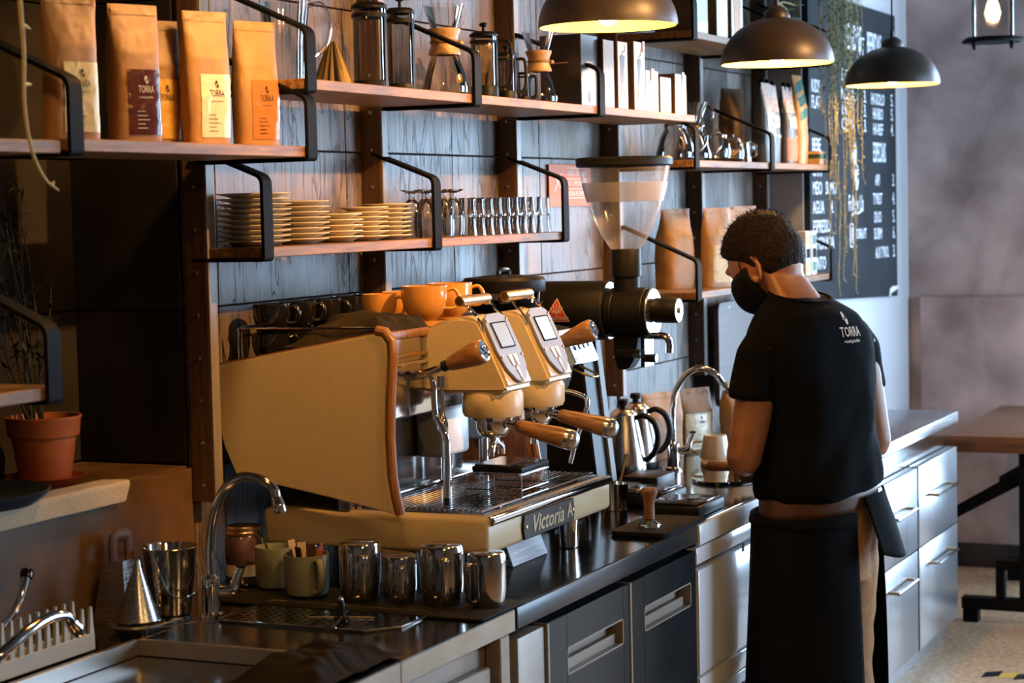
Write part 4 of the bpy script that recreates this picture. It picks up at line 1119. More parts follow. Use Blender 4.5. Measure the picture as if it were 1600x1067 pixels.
# right shelf: dark patterned packets
coffee_bag('small crumpled brown bag behind the glass pots', (6.900, -0.105, 1.8345), 0.11, 0.05, 0.272, 10.1, None, INK, KRAFTDARK, group='packets on the glassware shelf')
def mok_bag(label, loc, seed, red=False):
    t = thing('coffee_packet', label, 'packet', loc, 0, 'packets on the glassware shelf')
    b = Bag(0.112, 0.056, 0.285, seed, 0.1)
    obj('pouch', b.body(), MATTEGREY, t, smooth=60)
    p = obj('patterned_top', MB().grid(lambda u, v: b.front((-0.5 + u) * 0.1118, 0.285 * (0.66 + 0.335 * v), 0.0012), 14, 10), PATTERN, t, smooth=60)
    w = b.text('MOK', 0.062, 0.0, 0.150, 0.62, bold=0.0018)
    b.text('coffee', 0.020, 0.012, 0.100, 0.9, b=w)
    obj('lettering', w, INKW, t, smooth=0)
    if red: obj('red_sticker', b.patch(-0.052, 0.040, 0.012, 0.095), POSTER, t, smooth=60)
    for x in (-0.03, 0.03):
        obj('clip', MB().box(x - 0.004, x + 0.004, -0.008, 0.008, 0.270, 0.300, 0.001, 1), BLACK, t)
    return t
mok_bag('slate grey coffee packet with patterned top, left of three', (6.885, -0.235, 1.8345), 11.0)
mok_bag('slate grey coffee packet with patterned top, middle of three', (7.010, -0.215, 1.8345), 12.3)
mok_bag('slate grey coffee packet with a red sticker below its lettering', (7.180, -0.225, 1.8345), 13.1, True)
t = thing('tall_packet', 'tall amber packet with teal swirl top beside the grey packets', 'packet', (7.345, -0.215, 1.8345), 0, 'packets on the glassware shelf')
bb = Bag(0.11, 0.07, 0.335, 14.0, 0.0)
obj('pouch', bb.body(), AMBERPACK, t, smooth=60)
for k in range(3):
    z0 = 0.175 + 0.052 * k
    obj('teal_band', MB().grid(lambda u, v: bb.front((-0.49 + 0.98 * u) * 0.11, z0 + 0.034 * v + 0.03 * (u - 0.5), 0.0012), 14, 5), TEAL, t, smooth=60)
for i, (dx, dz, m, w_, h_) in enumerate(((0.0, 0.0, BAMBOO, 0.10, 0.022), (0.005, 0.0225, TEAL, 0.085, 0.015), (-0.004, 0.038, BAMBOO, 0.09, 0.012))):
    o = obj('paperback_book', MB().box(-w_ / 2, w_ / 2, -0.03, 0.03, 0, h_, 0.0015, 1), m, None, loc=(7.435 + dx, -0.262, 1.8345 + dz))
    tag(o, ('thick tan book lying at the bottom beside the hanging vines', 'thin teal book lying between two tan ones', 'thin tan book on top beside the hanging vines')[i], 'book', 'books at the shelf end')

# ================================================================== glassware on the long shelf
ZT = 1.9735
def handle_loop(pts, r, m, t, name='handle'):
    return obj(name, MB().tube(pts, r, 10, sub=4), m, t)
t = thing('glass_pitcher', 'ribbed glass pitcher with round handle above the orange label bag', 'pitcher', (3.672, -0.195, ZT))
def ribbed(prof, n=28, amp=0.0012):
    b = MB()
    seg = n * 4
    vs, fs = [], []
    for r, z in prof:
        for i in range(seg):
            a = 2 * PI * i / seg
            rr = r + amp * math.cos(a * n)
            vs.append((rr * math.cos(a), rr * math.sin(a), z))
    for j in range(len(prof) - 1):
        for i in range(seg):
            fs.append((j * seg + i, j * seg + (i + 1) % seg, (j + 1) * seg + (i + 1) % seg, (j + 1) * seg + i))
    fs.append(tuple(range(seg))[::-1])
    b.add(vs, fs)
    return b
obj('jug_body', ribbed([(0.040, 0.0015), (0.0405, 0.02), (0.043, 0.08), (0.048, 0.13), (0.054, 0.175)], 22, 0.0005), GLASS, t)
handle_loop([(0.030, -0.036, 0.160), (0.050, -0.062, 0.165), (0.062, -0.074, 0.125), (0.055, -0.065, 0.075), (0.030, -0.036, 0.045)], 0.0045, GLASS, t)
t = thing('pleated_cone', 'dark pleated metal cone dripper standing upside down', 'dripper', (3.880, -0.190, ZT))
cn = MB(); vs = []; fs = []
NS = 32
for r, z in ((0.050, 0.0), (0.010, 0.100)):
    for i in range(NS):
        rr = r * (1.0 if i % 2 == 0 else 0.86); a = 2 * PI * i / NS
        vs.append((rr * math.cos(a), rr * math.sin(a), z))
fs = [(i, (i + 1) % NS, NS + (i + 1) % NS, NS + i) for i in range(NS)] + [tuple(range(NS, 2 * NS)), tuple(range(NS))[::-1]]
obj('pleats', MB().add(vs, fs), mat('bronze_steel', (0.22, 0.15, 0.07), 0.25, 1.0), t, smooth=10)
obj('foot_ring', MB().lathe([(0.048, 0.0), (0.056, 0.0), (0.056, 0.003), (0.048, 0.003)], segs=32), MATS['bronze_steel'], t)
def french_press(label, x, r, h, frame, base=0.03, glass=GLASS, y=-0.195, knob=True, handle=True, z=ZT):
    t = thing('french_press', label, 'french press', (x, y, z), group='coffee makers on the long shelf')
    obj('glass_beaker', MB().lathe([(0, base), (r * 0.94, base), (r * 0.95, base + 0.004), (r * 0.95, h * 0.90)], segs=36), glass, t)
    obj('base_cup', MB().lathe([(0, 0.0), (r, 0.0), (r, base), (r * 0.965, base + 0.002), (r * 0.96, 0.004), (0, 0.004)], segs=36), frame, t)
    obj('top_band', MB().lathe([(r * 0.955, h * 0.80), (r, h * 0.80), (r, h * 0.845), (r * 0.955, h * 0.845)], segs=36), frame, t)
    obj('lid', MB().lathe([(r * 1.02, h * 0.90), (r * 1.02, h * 0.93), (r * 0.8, h * 0.965), (0, h * 0.975)], segs=36), frame, t)
    if knob: obj('plunger_knob', MB().lathe([(0, h * 0.97), (0.004, h * 0.97), (0.004, h * 1.04), (0.010, h * 1.05), (0.011, h * 1.08), (0.006, h * 1.10), (0, h * 1.10)], segs=18), frame, t)
    if handle: handle_loop([(r * 0.55, -r * 0.80, h * 0.82), (r * 0.75, -r * 1.1, h * 0.84), (r * 1.05, -r * 1.60, h * 0.78), (r * 1.05, -r * 1.60, h * 0.30), (r * 0.75, -r * 1.1, h * 0.20), (r * 0.55, -r * 0.80, h * 0.20)], 0.0045, frame, t)
    obj('frame_strap', MB().box(-0.005, 0.005, -r * 1.01, -r * 0.955, 0.004, h * 0.82), frame, t)
    return t
french_press('tall clear glass press beside the pleated cone', 4.045, 0.041, 0.205, BLACKPLASTIC, 0.020, handle=False)
french_press('tall smoky glass press left of the wood-collared carafe', 4.195, 0.034, 0.205, BLACKPLASTIC, 0.020, SMOKE, handle=False)
french_press('black framed french press with side handle', 4.650, 0.036, 0.180, BLACKPLASTIC, 0.035)
french_press('smaller black french press beside the black framed one', 4.785, 0.026, 0.135, BLACKPLASTIC, 0.028)
french_press('smallest french press left of the second carafe', 4.895, 0.017, 0.088, BLACKPLASTIC, 0.018, knob=False)
def chemex(label, x, s):
    t = thing('pour_over_carafe', label, 'carafe', (x, -0.195, ZT), group='coffee makers on the long shelf')
    prof = [(0, 0.003), (0.050, 0.003), (0.058, 0.010), (0.060, 0.022), (0.052, 0.055), (0.036, 0.100), (0.025, 0.128), (0.0235, 0.138), (0.027, 0.150), (0.038, 0.185), (0.052, 0.232)]
    obj('glass_body', MB().lathe([(r * s, z * s) for r, z in prof], segs=44), GLASS, t)
    obj('wood_collar', MB().lathe([(r * s, z * s) for r, z in [(0.030, 0.107), (0.0395, 0.105), (0.041, 0.110), (0.0355, 0.125), (0.033, 0.138), (0.0355, 0.151), (0.042, 0.166), (0.041, 0.171), (0.0335, 0.170)]], segs=40), BAMBOO, t)
    obj('neck_tie', MB().lathe([(r * s, z * s) for r, z in [(0.0345, 0.133), (0.0365, 0.135), (0.0365, 0.141), (0.0345, 0.143)]], segs=30), KRAFTDARK, t)
    obj('tie_bead', MB().lathe([(0, -0.007 * s), (0.006 * s, -0.004 * s), (0.007 * s, 0), (0.006 * s, 0.004 * s), (0, 0.007 * s)], (0.010 * s, -0.041 * s, 0.135 * s), 14), BAMBOO, t)
    return t
chemex('larger hourglass carafe with turned wooden collar', 4.425, 0.97)
chemex('smaller hourglass carafe with wooden collar left of the black box', 4.995, 0.86)
# boxed brewers
def carton(name, label, x0, x1, y0, y1, z, h, front, side_=None, group='boxed brewers on the long shelf'):
    t = thing(name, label, 'box', ((x0 + x1) / 2, (y0 + y1) / 2, z), group=group)
    obj('carton_body', MB().box(x0, x1, y0, y1, z, z + h, 0.0012, 1), side_ or KRAFTDARK, t, world=True)
    f = obj('printed_front', MB().box(x0 + 0.001, x1 - 0.001, y0 - 0.0012, y0 - 0.0001, z + 0.001, z + h - 0.001), front, t, world=True)
    return t, f
def shape(f, name, polys, m, y):
    b = MB()
    for p in polys: b.prism(p, (0, y, 0), (1, 0, 0), (0, 0, 1), (0, -0.0006, 0))
    return obj(name, b, m, f, world=True)
def lathe2d(cx, cz, prof):
    return [(cx + r, cz + z) for r, z in prof] + [(cx - r, cz + z) for r, z in prof[::-1]]
t, f = carton('brewer_box', 'large black carton of a brewer under the largest lamp', 5.105, 5.225, -0.272, -0.150, ZT, 0.197, BOXBLACK, BOXBLACK)
shape(f, 'printed_mark', [lathe2d(5.165, ZT + 0.12, [(0.024, 0), (0.024, 0.004)]), [(5.155, ZT + 0.012), (5.175, ZT + 0.012), (5.175, ZT + 0.04), (5.155, ZT + 0.04)]], PRINTBROWN, -0.2733)
obj('side_print', MB().box(5.1035, 5.1048, -0.235, -0.185, ZT + 0.118, ZT + 0.122), PRINTBROWN, t, world=True)
t, f = carton('brewer_box', 'narrow grey carton with photographed spoons right of the black one', 5.236, 5.316, -0.285, -0.225, ZT, 0.19, BOXGREY, BOXBLACK)
shape(f, 'printed_spoons', [[(5.250 + k * 0.016, ZT + 0.075), (5.257 + k * 0.016, ZT + 0.075), (5.259 + k * 0.016, ZT + 0.05), (5.2535 + k * 0.016, ZT + 0.035), (5.248 + k * 0.016, ZT + 0.05)] for k in range(4)], LBL_PALE, -0.2865)
def mill_print(f, cx, z, y, s, w=1.0):
    shape(f, 'printed_mill', [lathe2d(cx, z, [(0.004 * w, 0.0), (0.013 * w, 0.004 * s), (0.017 * w, 0.03 * s), (0.011 * w, 0.055 * s)])], PRINTBROWN, y)
    shape(f, 'printed_mill', [lathe2d(cx, z, [(0.012 * w, 0.056 * s), (0.017 * w, 0.075 * s), (0.012 * w, 0.10 * s), (0.020 * w, 0.145 * s), (0.014 * w, 0.15 * s)])], PRINTGREY, y)
    shape(f, 'printed_crank', [[(cx - 0.002, z + 0.15 * s), (cx + 0.002, z + 0.15 * s), (cx + 0.002, z + 0.158 * s), (cx + 0.022 * w, z + 0.161 * s), (cx + 0.022 * w, z + 0.185 * s), (cx + 0.017 * w, z + 0.185 * s), (cx + 0.017 * w, z + 0.165 * s), (cx - 0.002, z + 0.162 * s)]], PRINTGREY, y)
t, f = carton('mill_box', 'white carton with a printed bulbous hand mill', 5.346, 5.422, -0.285, -0.222, ZT, 0.192, BOXWHITE)
mill_print(f, 5.380, ZT + 0.022, -0.2865, 0.88)
t, f = carton('mill_box', 'white carton with a printed slim hand mill', 5.474, 5.562, -0.285, -0.222, ZT, 0.200, BOXWHITE)
mill_print(f, 5.514, ZT + 0.022, -0.2865, 0.85, 0.72)
obj('price_tag', MB().box(5.538, 5.556, -0.289, -0.2875, ZT + 0.172, ZT + 0.203), BAMBOO, f, world=True)
t, f = carton('dripper_box', 'short white carton with a printed grey dripper cup', 5.566, 5.672, -0.285, -0.222, ZT, 0.122, BOXWHITE)
shape(f, 'printed_cup', [lathe2d(5.620, ZT + 0.012, [(0.010, 0), (0.016, 0.01), (0.020, 0.06), (0.028, 0.065), (0.030, 0.082), (0.022, 0.086)])], PRINTGREY, -0.2865)
obj('price_tag', MB().box(5.606, 5.634, -0.289, -0.2875, ZT + 0.093, ZT + 0.128), BAMBOO, f, world=True)
t, f = carton('glass_box', 'short white carton with a printed stem glass, dark lid', 5.690, 5.782, -0.285, -0.222, ZT, 0.108, BOXWHITE)
shape(f, 'printed_glass', [lathe2d(5.736, ZT + 0.010, [(0.022, 0), (0.022, 0.004), (0.004, 0.010), (0.006, 0.03), (0.020, 0.07)])], PRINTBROWN, -0.2865)
t, f = carton('glass_box', 'short white carton with a printed stem glass at the shelf end', 5.820, 5.920, -0.285, -0.222, ZT, 0.124, BOXWHITE)
shape(f, 'printed_glass', [lathe2d(5.870, ZT + 0.010, [(0.024, 0), (0.024, 0.004), (0.005, 0.010), (0.007, 0.035), (0.024, 0.085)])], PRINTBROWN, -0.2865)
obj('price_tag', MB().box(5.878, 5.896, -0.289, -0.2875, ZT + 0.09, ZT + 0.130), WHITEEN, f, world=True)

# ================================================================== plates, one object each
ZP = 1.6295
def plate_mesh(r, h):
    b = MB().lathe([(0, 0.0005), (r * 0.55, 0.0), (r * 0.58, 0.002), (r * 0.66, h * 0.35), (r * 0.92, h * 0.72), (r * 0.995, h * 0.80), (r, h * 0.88), (r * 0.985, h * 0.97), (r * 0.90, h * 0.90), (r * 0.62, h * 0.50), (r * 0.5, h * 0.30), (0, h * 0.30)], segs=44)
    me = b.mesh('plate', 50); me.materials.append(STONEWARE); return me
stacks = [(3.668, -0.105, 0.081, 10, 0.0112, 'tallest stack at the left end'), (3.850, -0.110, 0.068, 8, 0.0118, 'second stack from the left'), (4.005, -0.120, 0.058, 5, 0.0128, 'low middle stack'), (4.135, -0.115, 0.060, 7, 0.0112, 'second stack from the right'), (4.268, -0.105, 0.062, 8, 0.0106, 'stack nearest the glasses')]
for sx_, sy_, r, n, pitch, say in stacks:
    me = plate_mesh(r, pitch * 1.16)
    for k in range(n):
        pos = 'bottom' if k == 0 else ('top' if k == n - 1 else '%s from the bottom' % ORDW[k])
        o = obj('plate', me, None, None, loc=(sx_ + random.uniform(-0.0022, 0.0022), sy_ + random.uniform(-0.002, 0.002), ZP + k * pitch), rz=random.uniform(0, 6))
        tag(o, 'cream plate in the %s, %s' % (say, pos), 'plate', 'plate stacks on the narrow shelf')

# ================================================================== upturned glasses
def goblet(label, x, y):
    t = thing('stem_glass', label, 'glass', (x, y, ZP), group='upturned stem glasses by the plates')
    obj('bowl', MB().lathe([(0.026, 0.0), (0.029, 0.02), (0.029, 0.05), (0.022, 0.082), (0.009, 0.096)], segs=28), GLASS, t)
    obj('stem', MB().lathe([(0.009, 0.0962), (0.0065, 0.102), (0.008, 0.110), (0.026, 0.1165), (0.027, 0.1195), (0, 0.1210)], segs=28), GLASS, t)
    return t
for i, (x, y) in enumerate(((4.415, -0.145), (4.483, -0.150), (4.552, -0.145), (4.45, -0.08), (4.52, -0.08))):
    goblet(('upturned stem glass, front left', 'upturned stem glass, front middle behind the bracket', 'upturned stem glass, front right', 'upturned stem glass, back left by the wall', 'upturned stem glass, back right by the wall')[i], x, y)
tumb = MB().lathe([(0.0215, 0.0), (0.0205, 0.006), (0.0175, 0.030), (0.0180, 0.044), (0.0165, 0.0485), (0, 0.0490)], segs=24).mesh('upturned_tumbler', 50)
tumb.materials.append(GLASS)
n = 0
for c in range(10):
    for r_ in range(2):
        for l in range(2):
            x, y, z = 4.615 + 0.0525 * c, (-0.158, -0.098)[r_], ZP + l * 0.0492
            o = obj('upturned_tumbler', tumb, None, None, loc=(x, y, z), rz=random.uniform(0, 6))
            tag(o, 'small upturned tumbler, %s layer, %s row, %s from the stem glasses' % (('lower', 'upper')[l], ('front', 'back')[r_], ORDW[c]), 'glass', 'upturned tumblers stacked in two layers')

# orange card on the tiles
t = thing('wall_card', 'orange card with a crossed symbol on the tiles behind the hopper', 'sign', (5.63, -0.004, 1.76))
obj('card', MB().box(5.475, 5.80, -0.0085, -0.0045, 1.698, 1.826, 0.001, 1), POSTER, t, world=True)
ln = MB()
def card_line(a, b, w=0.0018):
    d = Vector((b[0] - a[0], 0, b[1] - a[1])).normalized(); nn = Vector((-d.z, 0, d.x)) * w
    p, q = Vector((a[0], -0.0092, a[1])), Vector((b[0], -0.0092, b[1]))
    ln.add([p - nn, p + nn, q + nn, q - nn], [(0, 1, 2, 3)])
card_line((5.50, 1.802), (5.585, 1.735)); card_line((5.57, 1.802), (5.515, 1.745))
for zz in (1.815, 1.782, 1.752, 1.724): card_line((5.61, zz), (5.775, zz), 0.0008)
obj('crossed_symbol', ln, INKW, t, world=True)
for k, s in enumerate(('N\u00c3O FUMAR', 'NO SMOKING', 'NON FUMEUR')):
    obj('lettering', mb_of(text_mesh(s, 0.021, face_matrix((5.69, -0.0090, 1.799 - 0.031 * k), (1, 0, 0), (0, 0, 1)), 1.25, 0.0001)), INKW, t, world=True)

# ================================================================== glass servers, pots and a dripper on the right shelf
ZR = 1.8345
def server(label, x, y, s, lid=True):
    t = thing('coffee_server', label, 'server', (x, y, ZR), group='glass servers on the right shelf')
    prof = [(0, 0.002), (0.052, 0.002), (0.060, 0.008), (0.0625, 0.018), (0.058, 0.036), (0.054, 0.050), (0.050, 0.066), (0.044, 0.080), (0.037, 0.092), (0.034, 0.100), (0.036, 0.110)]
    obj('glass_body', MB().lathe([(r * s, z * s) for r, z in prof], segs=40), GLASS, t)
    obj('base_ring', MB().lathe([(0.040 * s, 0.0), (0.058 * s, 0.0), (0.059 * s, 0.006 * s), (0.05 * s, 0.003)], segs=36), SMOKE, t)
    handle_loop([(0.022 * s, -0.030 * s, 0.098 * s), (0.045 * s, -0.062 * s, 0.100 * s), (0.058 * s, -0.080 * s, 0.070 * s), (0.048 * s, -0.066 * s, 0.035 * s), (0.032 * s, -0.046 * s, 0.030 * s)], 0.0045 * s, GLASS, t)
    if lid: obj('lid', MB().lathe([(0.036 * s, 0.108 * s), (0.038 * s, 0.1105 * s), (0.030 * s, 0.117 * s), (0.008 * s, 0.119 * s), (0.008 * s, 0.128 * s), (0, 0.129 * s)], segs=28), GLASS, t)
    return t
server('wide glass coffee server nearest the funnel hopper', 6.010, -0.215, 1.04)
server('glass coffee server carrying the fluted dripper', 6.215, -0.200, 1.02, lid=False)
t = thing('glass_dripper', 'fluted clear glass dripper on top of a server', 'dripper', (6.215, -0.200, ZR + 0.1130))
obj('cone', ribbed([(0.018, 0.006), (0.026, 0.022), (0.038, 0.050), (0.052, 0.080)], 16, 0.0015), GLASS, t)
obj('flange', MB().lathe([(0.015, 0.0), (0.040, 0.0), (0.041, 0.004), (0.015, 0.006)], segs=32), GLASS, t)
handle_loop([(0.022, -0.034, 0.060), (0.036, -0.055, 0.060), (0.036, -0.055, 0.030), (0.016, -0.026, 0.022)], 0.0035, GLASS, t)
def tea_pot(label, x, y, s):
    t = thing('glass_teapot', label, 'teapot', (x, y, ZR), group='glass servers on the right shelf')
    obj('glass_body', MB().lathe([(r * s, z * s) for r, z in [(0, 0.002), (0.030, 0.002), (0.042, 0.012), (0.047, 0.032), (0.043, 0.056), (0.033, 0.072), (0.031, 0.082)]], segs=36), GLASS, t)
    obj('lid', MB().lathe([(r * s, z * s) for r, z in [(0.033, 0.081), (0.033, 0.086), (0.018, 0.092), (0.006, 0.094), (0.007, 0.102), (0, 0.104)]], segs=26), GLASS, t)
    handle_loop([(0.018 * s, -0.030 * s, 0.072 * s), (0.036 * s, -0.058 * s, 0.074 * s), (0.044 * s, -0.068 * s, 0.048 * s), (0.026 * s, -0.040 * s, 0.024 * s)], 0.005 * s, GLASS, t)
    obj('spout', MB().tube([(-0.018 * s, 0.036 * s, 0.030 * s), (-0.030 * s, 0.055 * s, 0.050 * s), (-0.036 * s, 0.066 * s, 0.076 * s)], [0.009 * s, 0.007 * s, 0.005 * s], 12, sub=3), GLASS, t)
tea_pot('round glass teapot right of the dripper', 6.415, -0.215, 1.05)
tea_pot('smaller round glass teapot beside the steel jug', 6.545, -0.225, 0.92)
t = thing('steel_jug', 'small polished steel jug left of the dark packets', 'jug', (6.650, -0.230, ZR))
obj('jug_body', MB().lathe([(0, 0), (0.026, 0), (0.029, 0.004), (0.026, 0.04), (0.023, 0.062), (0.026, 0.072), (0.0245, 0.072), (0.0215, 0.062), (0, 0.01)], segs=28), STEELPOL, t)
handle_loop([(0.012, -0.020, 0.062), (0.022, -0.038, 0.062), (0.022, -0.038, 0.025), (0.014, -0.022, 0.018)], 0.003, STEELPOL, t)
# small printed packets on the lower right shelf
for i, (x, m) in enumerate(((7.235, LBL_GOLD), (7.315, TEAL))):
    t = thing('sample_box', 'slim white box with %s stickers right of the barista head' % ('brown', 'green')[i], 'box', (x, -0.262, 1.4205), group='slim boxes on the lower shelf')
    obj('carton_body', MB().box(-0.030, 0.030, -0.024, 0.024, 0, 0.165, 0.0012, 1), WHITEEN, t)
    for k in range(3):
        obj('sticker', MB().box(-0.022, 0.022, -0.0252, -0.0242, 0.015 + 0.05 * k, 0.050 + 0.05 * k), (m, BLACK, m)[k], t)
# highest shelf, boxes
ZU = 2.2355
t, f = carton('brewer_box', 'grey and white carton at the left end of the highest shelf', 6.015, 6.135, -0.285, -0.15, ZU, 0.20, BOXGREY, KRAFTDARK, 'boxes on the highest shelf')
shape(f, 'printed_band', [[(6.018, ZU + 0.002), (6.132, ZU + 0.002), (6.132, ZU + 0.042), (6.018, ZU + 0.032)]], BOXWHITE, -0.2865)
t, f = carton('brewer_box', 'white carton with a printed lit glass on the highest shelf', 6.225, 6.335, -0.285, -0.17, ZU, 0.20, BOXWHITE, KRAFTDARK, 'boxes on the highest shelf')
shape(f, 'printed_glass', [lathe2d(6.28, ZU + 0.018, [(0.022, 0), (0.026, 0.04), (0.034, 0.09)])], LBL_PALE, -0.2865)
t, f = carton('brewer_box', 'white carton with a printed amber drink on the highest shelf', 6.375, 6.495, -0.285, -0.17, ZU, 0.20, BOXWHITE, KRAFTDARK, 'boxes on the highest shelf')
shape(f, 'printed_drink', [lathe2d(6.435, ZU + 0.018, [(0.026, 0), (0.034, 0.05), (0.036, 0.12)])], LBL_ORANGE, -0.2865)

# ================================================================== cups on the espresso machine
def cup_meshes(r, h, m):
    body = MB().lathe([(0, 0.0), (r * 0.50, 0.0), (r * 0.54, 0.003), (r * 0.74, h * 0.16), (r * 0.90, h * 0.38), (r * 0.985, h * 0.66), (r, h), (r * 0.95, h), (r * 0.93, h * 0.66), (r * 0.82, h * 0.36), (r * 0.4, 0.008), (0, 0.008)], segs=40).mesh('bowl', 50)
    hd = MB().tube([(r * 0.90, 0, h * 0.84), (r * 1.28, 0, h * 0.88), (r * 1.48, 0, h * 0.62), (r * 1.30, 0, h * 0.34), (r * 0.82, 0, h * 0.32)], [0.005, 0.0055, 0.006, 0.0055, 0.005], 10, sub=4, flat=(1.25, 0.8)).mesh('handle', 50)
    body.materials.append(m); hd.materials.append(m)
    return body, hd
def cup(name, label, ms, loc, rz, group):
    t = thing(name, label, 'cup', loc, rz, group)
    obj('bowl', ms[0], None, t); obj('handle', ms[1], None, t)
    return t
ZM = 1.3735
cb = cup_meshes(0.042, 0.064, CUPBLACK)
say = ('first', 'second', 'third', 'fourth', 'fifth')
for l in range(2):
    for k in range(5):
        cup('black_cup', 'glossy black cup, %s layer, %s from the fin side' % (('lower', 'upper')[l], say[k]), cb, (3.745 + 0.112 * k + 0.006 * l, -0.092, ZM + l * 0.0645), -PI / 2 + 0.5 + random.uniform(-0.3, 0.3), 'black cups on the machine top')
co = cup_meshes(0.053, 0.077, CUPORANGE)
for i, (x, y, l, lab) in enumerate(((4.020, -0.330, 0, 'large amber cup, lower left of the front four'), (4.165, -0.322, 0, 'large amber cup, lower right of the front four'), (4.020, -0.330, 1, 'large amber cup, upper left of the front four'), (4.165, -0.322, 1, 'large amber cup, upper right of the front four'))):
    cup('amber_cup', lab, co, (x, y, ZM + l * 0.0775), -PI / 2 + 0.55, 'amber cups on the machine top')
co2 = cup_meshes(0.040, 0.068, CUPORANGE)
for i, (x, y, l, lab) in enumerate(((4.020, -0.215, 0, 'small amber cup, lower, beside the black cups'), (4.130, -0.205, 0, 'small amber cup, lower, behind the large ones'), (4.020, -0.215, 1, 'small amber cup, upper, beside the black cups'), (4.130, -0.205, 1, 'small amber cup, upper, behind the large ones'))):
    cup('amber_cup', lab, co2, (x, y, ZM + l * 0.0685), -PI / 2 + 0.3, 'amber cups on the machine top')
# dark cloth thrown over the front of the machine top
def cloth_patch(name, label, m, fn, nu, nv, th=0.003, cat='cloth'):
    b = MB().grid(fn, nu, nv)
    o = obj(name, b, m, None, smooth=80, solid=th, subsurf=1)
    return tag(o, label, cat)
def heap(x0, x1, y0, y1, z, H, seed, freq=9.0, edge=0.15, drop=None):
    def fn(u, v):
        x, y = x0 + (x1 - x0) * u, y0 + (y1 - y0) * v
        e = min(u, 1 - u, v, 1 - v) / edge
        e = max(0, min(1, e)); e = e * e * (3 - 2 * e)
        nz = noise.noise(Vector((x * freq, y * freq * 1.6, seed))) * 0.5 + 0.5
        n2 = abs(noise.noise(Vector((x * freq * 2.1 + 5, y * freq * 1.2, seed + 3))))
        jx = 0.012 * noise.noise(Vector((x * 20, y * 20, seed + 9)))
        zz = z + 0.002 + H * e * (0.35 + 0.65 * nz) * (1 - 0.5 * n2)
        if drop: zz += drop(x, y)
        return Vector((x + jx, y + jx, zz))
    return fn
cloth_patch('bar_cloth', 'crumpled charcoal cloth thrown over the machine top before the cups', CLOTHOLIVE, heap(3.672, 3.955, -0.418, -0.165, 1.410, 0.085, 2.2, 9, 0.22), 44, 36)

# ================================================================== jugs, mugs and jar left of the machine
ZC = 0.9005
o = obj('rubber_mat', MB().box(3.445, 3.645, -0.735, -0.125, 0.9005, 0.906, 0.002), DARKRUBBER, None)
tag(o, 'dark bar mat under the steel jugs and mugs', 'mat')
ZJ = 0.9065
def milk_jug(label, x, y, r, h, rz):
    t = thing('milk_jug', label, 'jug', (x, y, ZJ), rz, 'upturned steel milk jugs')
    prof = [(r * 0.86, 0.0), (r * 0.90, 0.004), (r * 0.99, h * 0.35), (r, h * 0.80), (r * 0.985, h * 0.93), (r * 0.93, h * 0.985), (r * 0.86, h), (0, h)]
    obj('jug_body', MB().lathe(prof, segs=44), STEELPOL, t)
    obj('handle', MB().tube([(r * 0.97, 0, h * 0.82), (r * 1.42, 0, h * 0.83), (r * 1.52, 0, h * 0.72), (r * 1.45, 0, h * 0.22), (r * 1.35, 0, h * 0.12), (r * 0.95, 0, h * 0.13)], 0.0052, 10, sub=3, flat=(1.6, 0.5)), STEELPOL, t)
    return t
hdir = math.atan2(-0.42, -0.90)
milk_jug('large upturned steel milk jug beside the mug of sugar sticks', 3.545, -0.412, 0.044, 0.120, hdir + 0.15)
milk_jug('small upturned steel milk jug between the two large ones', 3.550, -0.500, 0.036, 0.097, hdir + 0.1)
milk_jug('large upturned steel milk jug, second from the counter edge', 3.562, -0.590, 0.045, 0.121, hdir + 0.1)
milk_jug('small upturned steel milk jug nearest the counter edge', 3.575, -0.684, 0.039, 0.108, hdir - 0.75)
def mug(label, x, y, r, h, rz, z=ZJ):
    t = thing('mug', label, 'mug', (x, y, z), rz, 'sage green mugs')
    obj('mug_body', MB().lathe([(0, 0), (r * 0.70, 0), (r * 0.90, 0.006), (r * 0.99, 0.018), (r, h), (r * 0.94, h), (r * 0.92, 0.02), (0, 0.010)], segs=44), SAGE, t)
    obj('handle', MB().tube([(r * 0.95, 0, h * 0.86), (r * 1.30, 0, h * 0.90), (r * 1.55, 0, h * 0.66), (r * 1.48, 0, h * 0.36), (r * 1.18, 0, h * 0.16), (r * 0.93, 0, h * 0.16)], 0.0065, 12, sub=4, flat=(1.2, 0.85)), SAGE, t)
    return t
mug('sage green mug with a teaspoon, behind the one with sticks', 3.600, -0.175, 0.043, 0.090, 0.6)
mug('sage green mug full of sugar sticks, handle toward the sink', 3.548, -0.282, 0.047, 0.088, hdir + 0.55)
t = thing('teaspoon', 'steel teaspoon leaning in the rear sage mug', 'spoon', (3.60, -0.175, 0.93))
obj('handle', MB().tube([(3.610, -0.178, 0.930), (3.585, -0.158, 1.005), (3.573, -0.148, 1.030)], [0.0022, 0.0025, 0.0042], 8, sub=3, flat=(1.5, 0.6)), CHROME, t, world=True)
obj('bowl', MB().lathe([(0, -0.010), (0.007, -0.006), (0.009, 0.002), (0.006, 0.010), (0, 0.012)], (3.612, -0.180, 0.932), 12, sx=0.6), CHROME, t, world=True)
cols = [('brown', (0.10, 0.04, 0.02)), ('cream', (0.62, 0.48, 0.26)), ('cream', (0.55, 0.45, 0.30)), ('brown', (0.07, 0.03, 0.02)), ('dark brown', (0.05, 0.022, 0.014)), ('brown', (0.12, 0.05, 0.03)), ('red', (0.45, 0.10, 0.06)), ('orange', (0.50, 0.20, 0.08))]
smats = {}
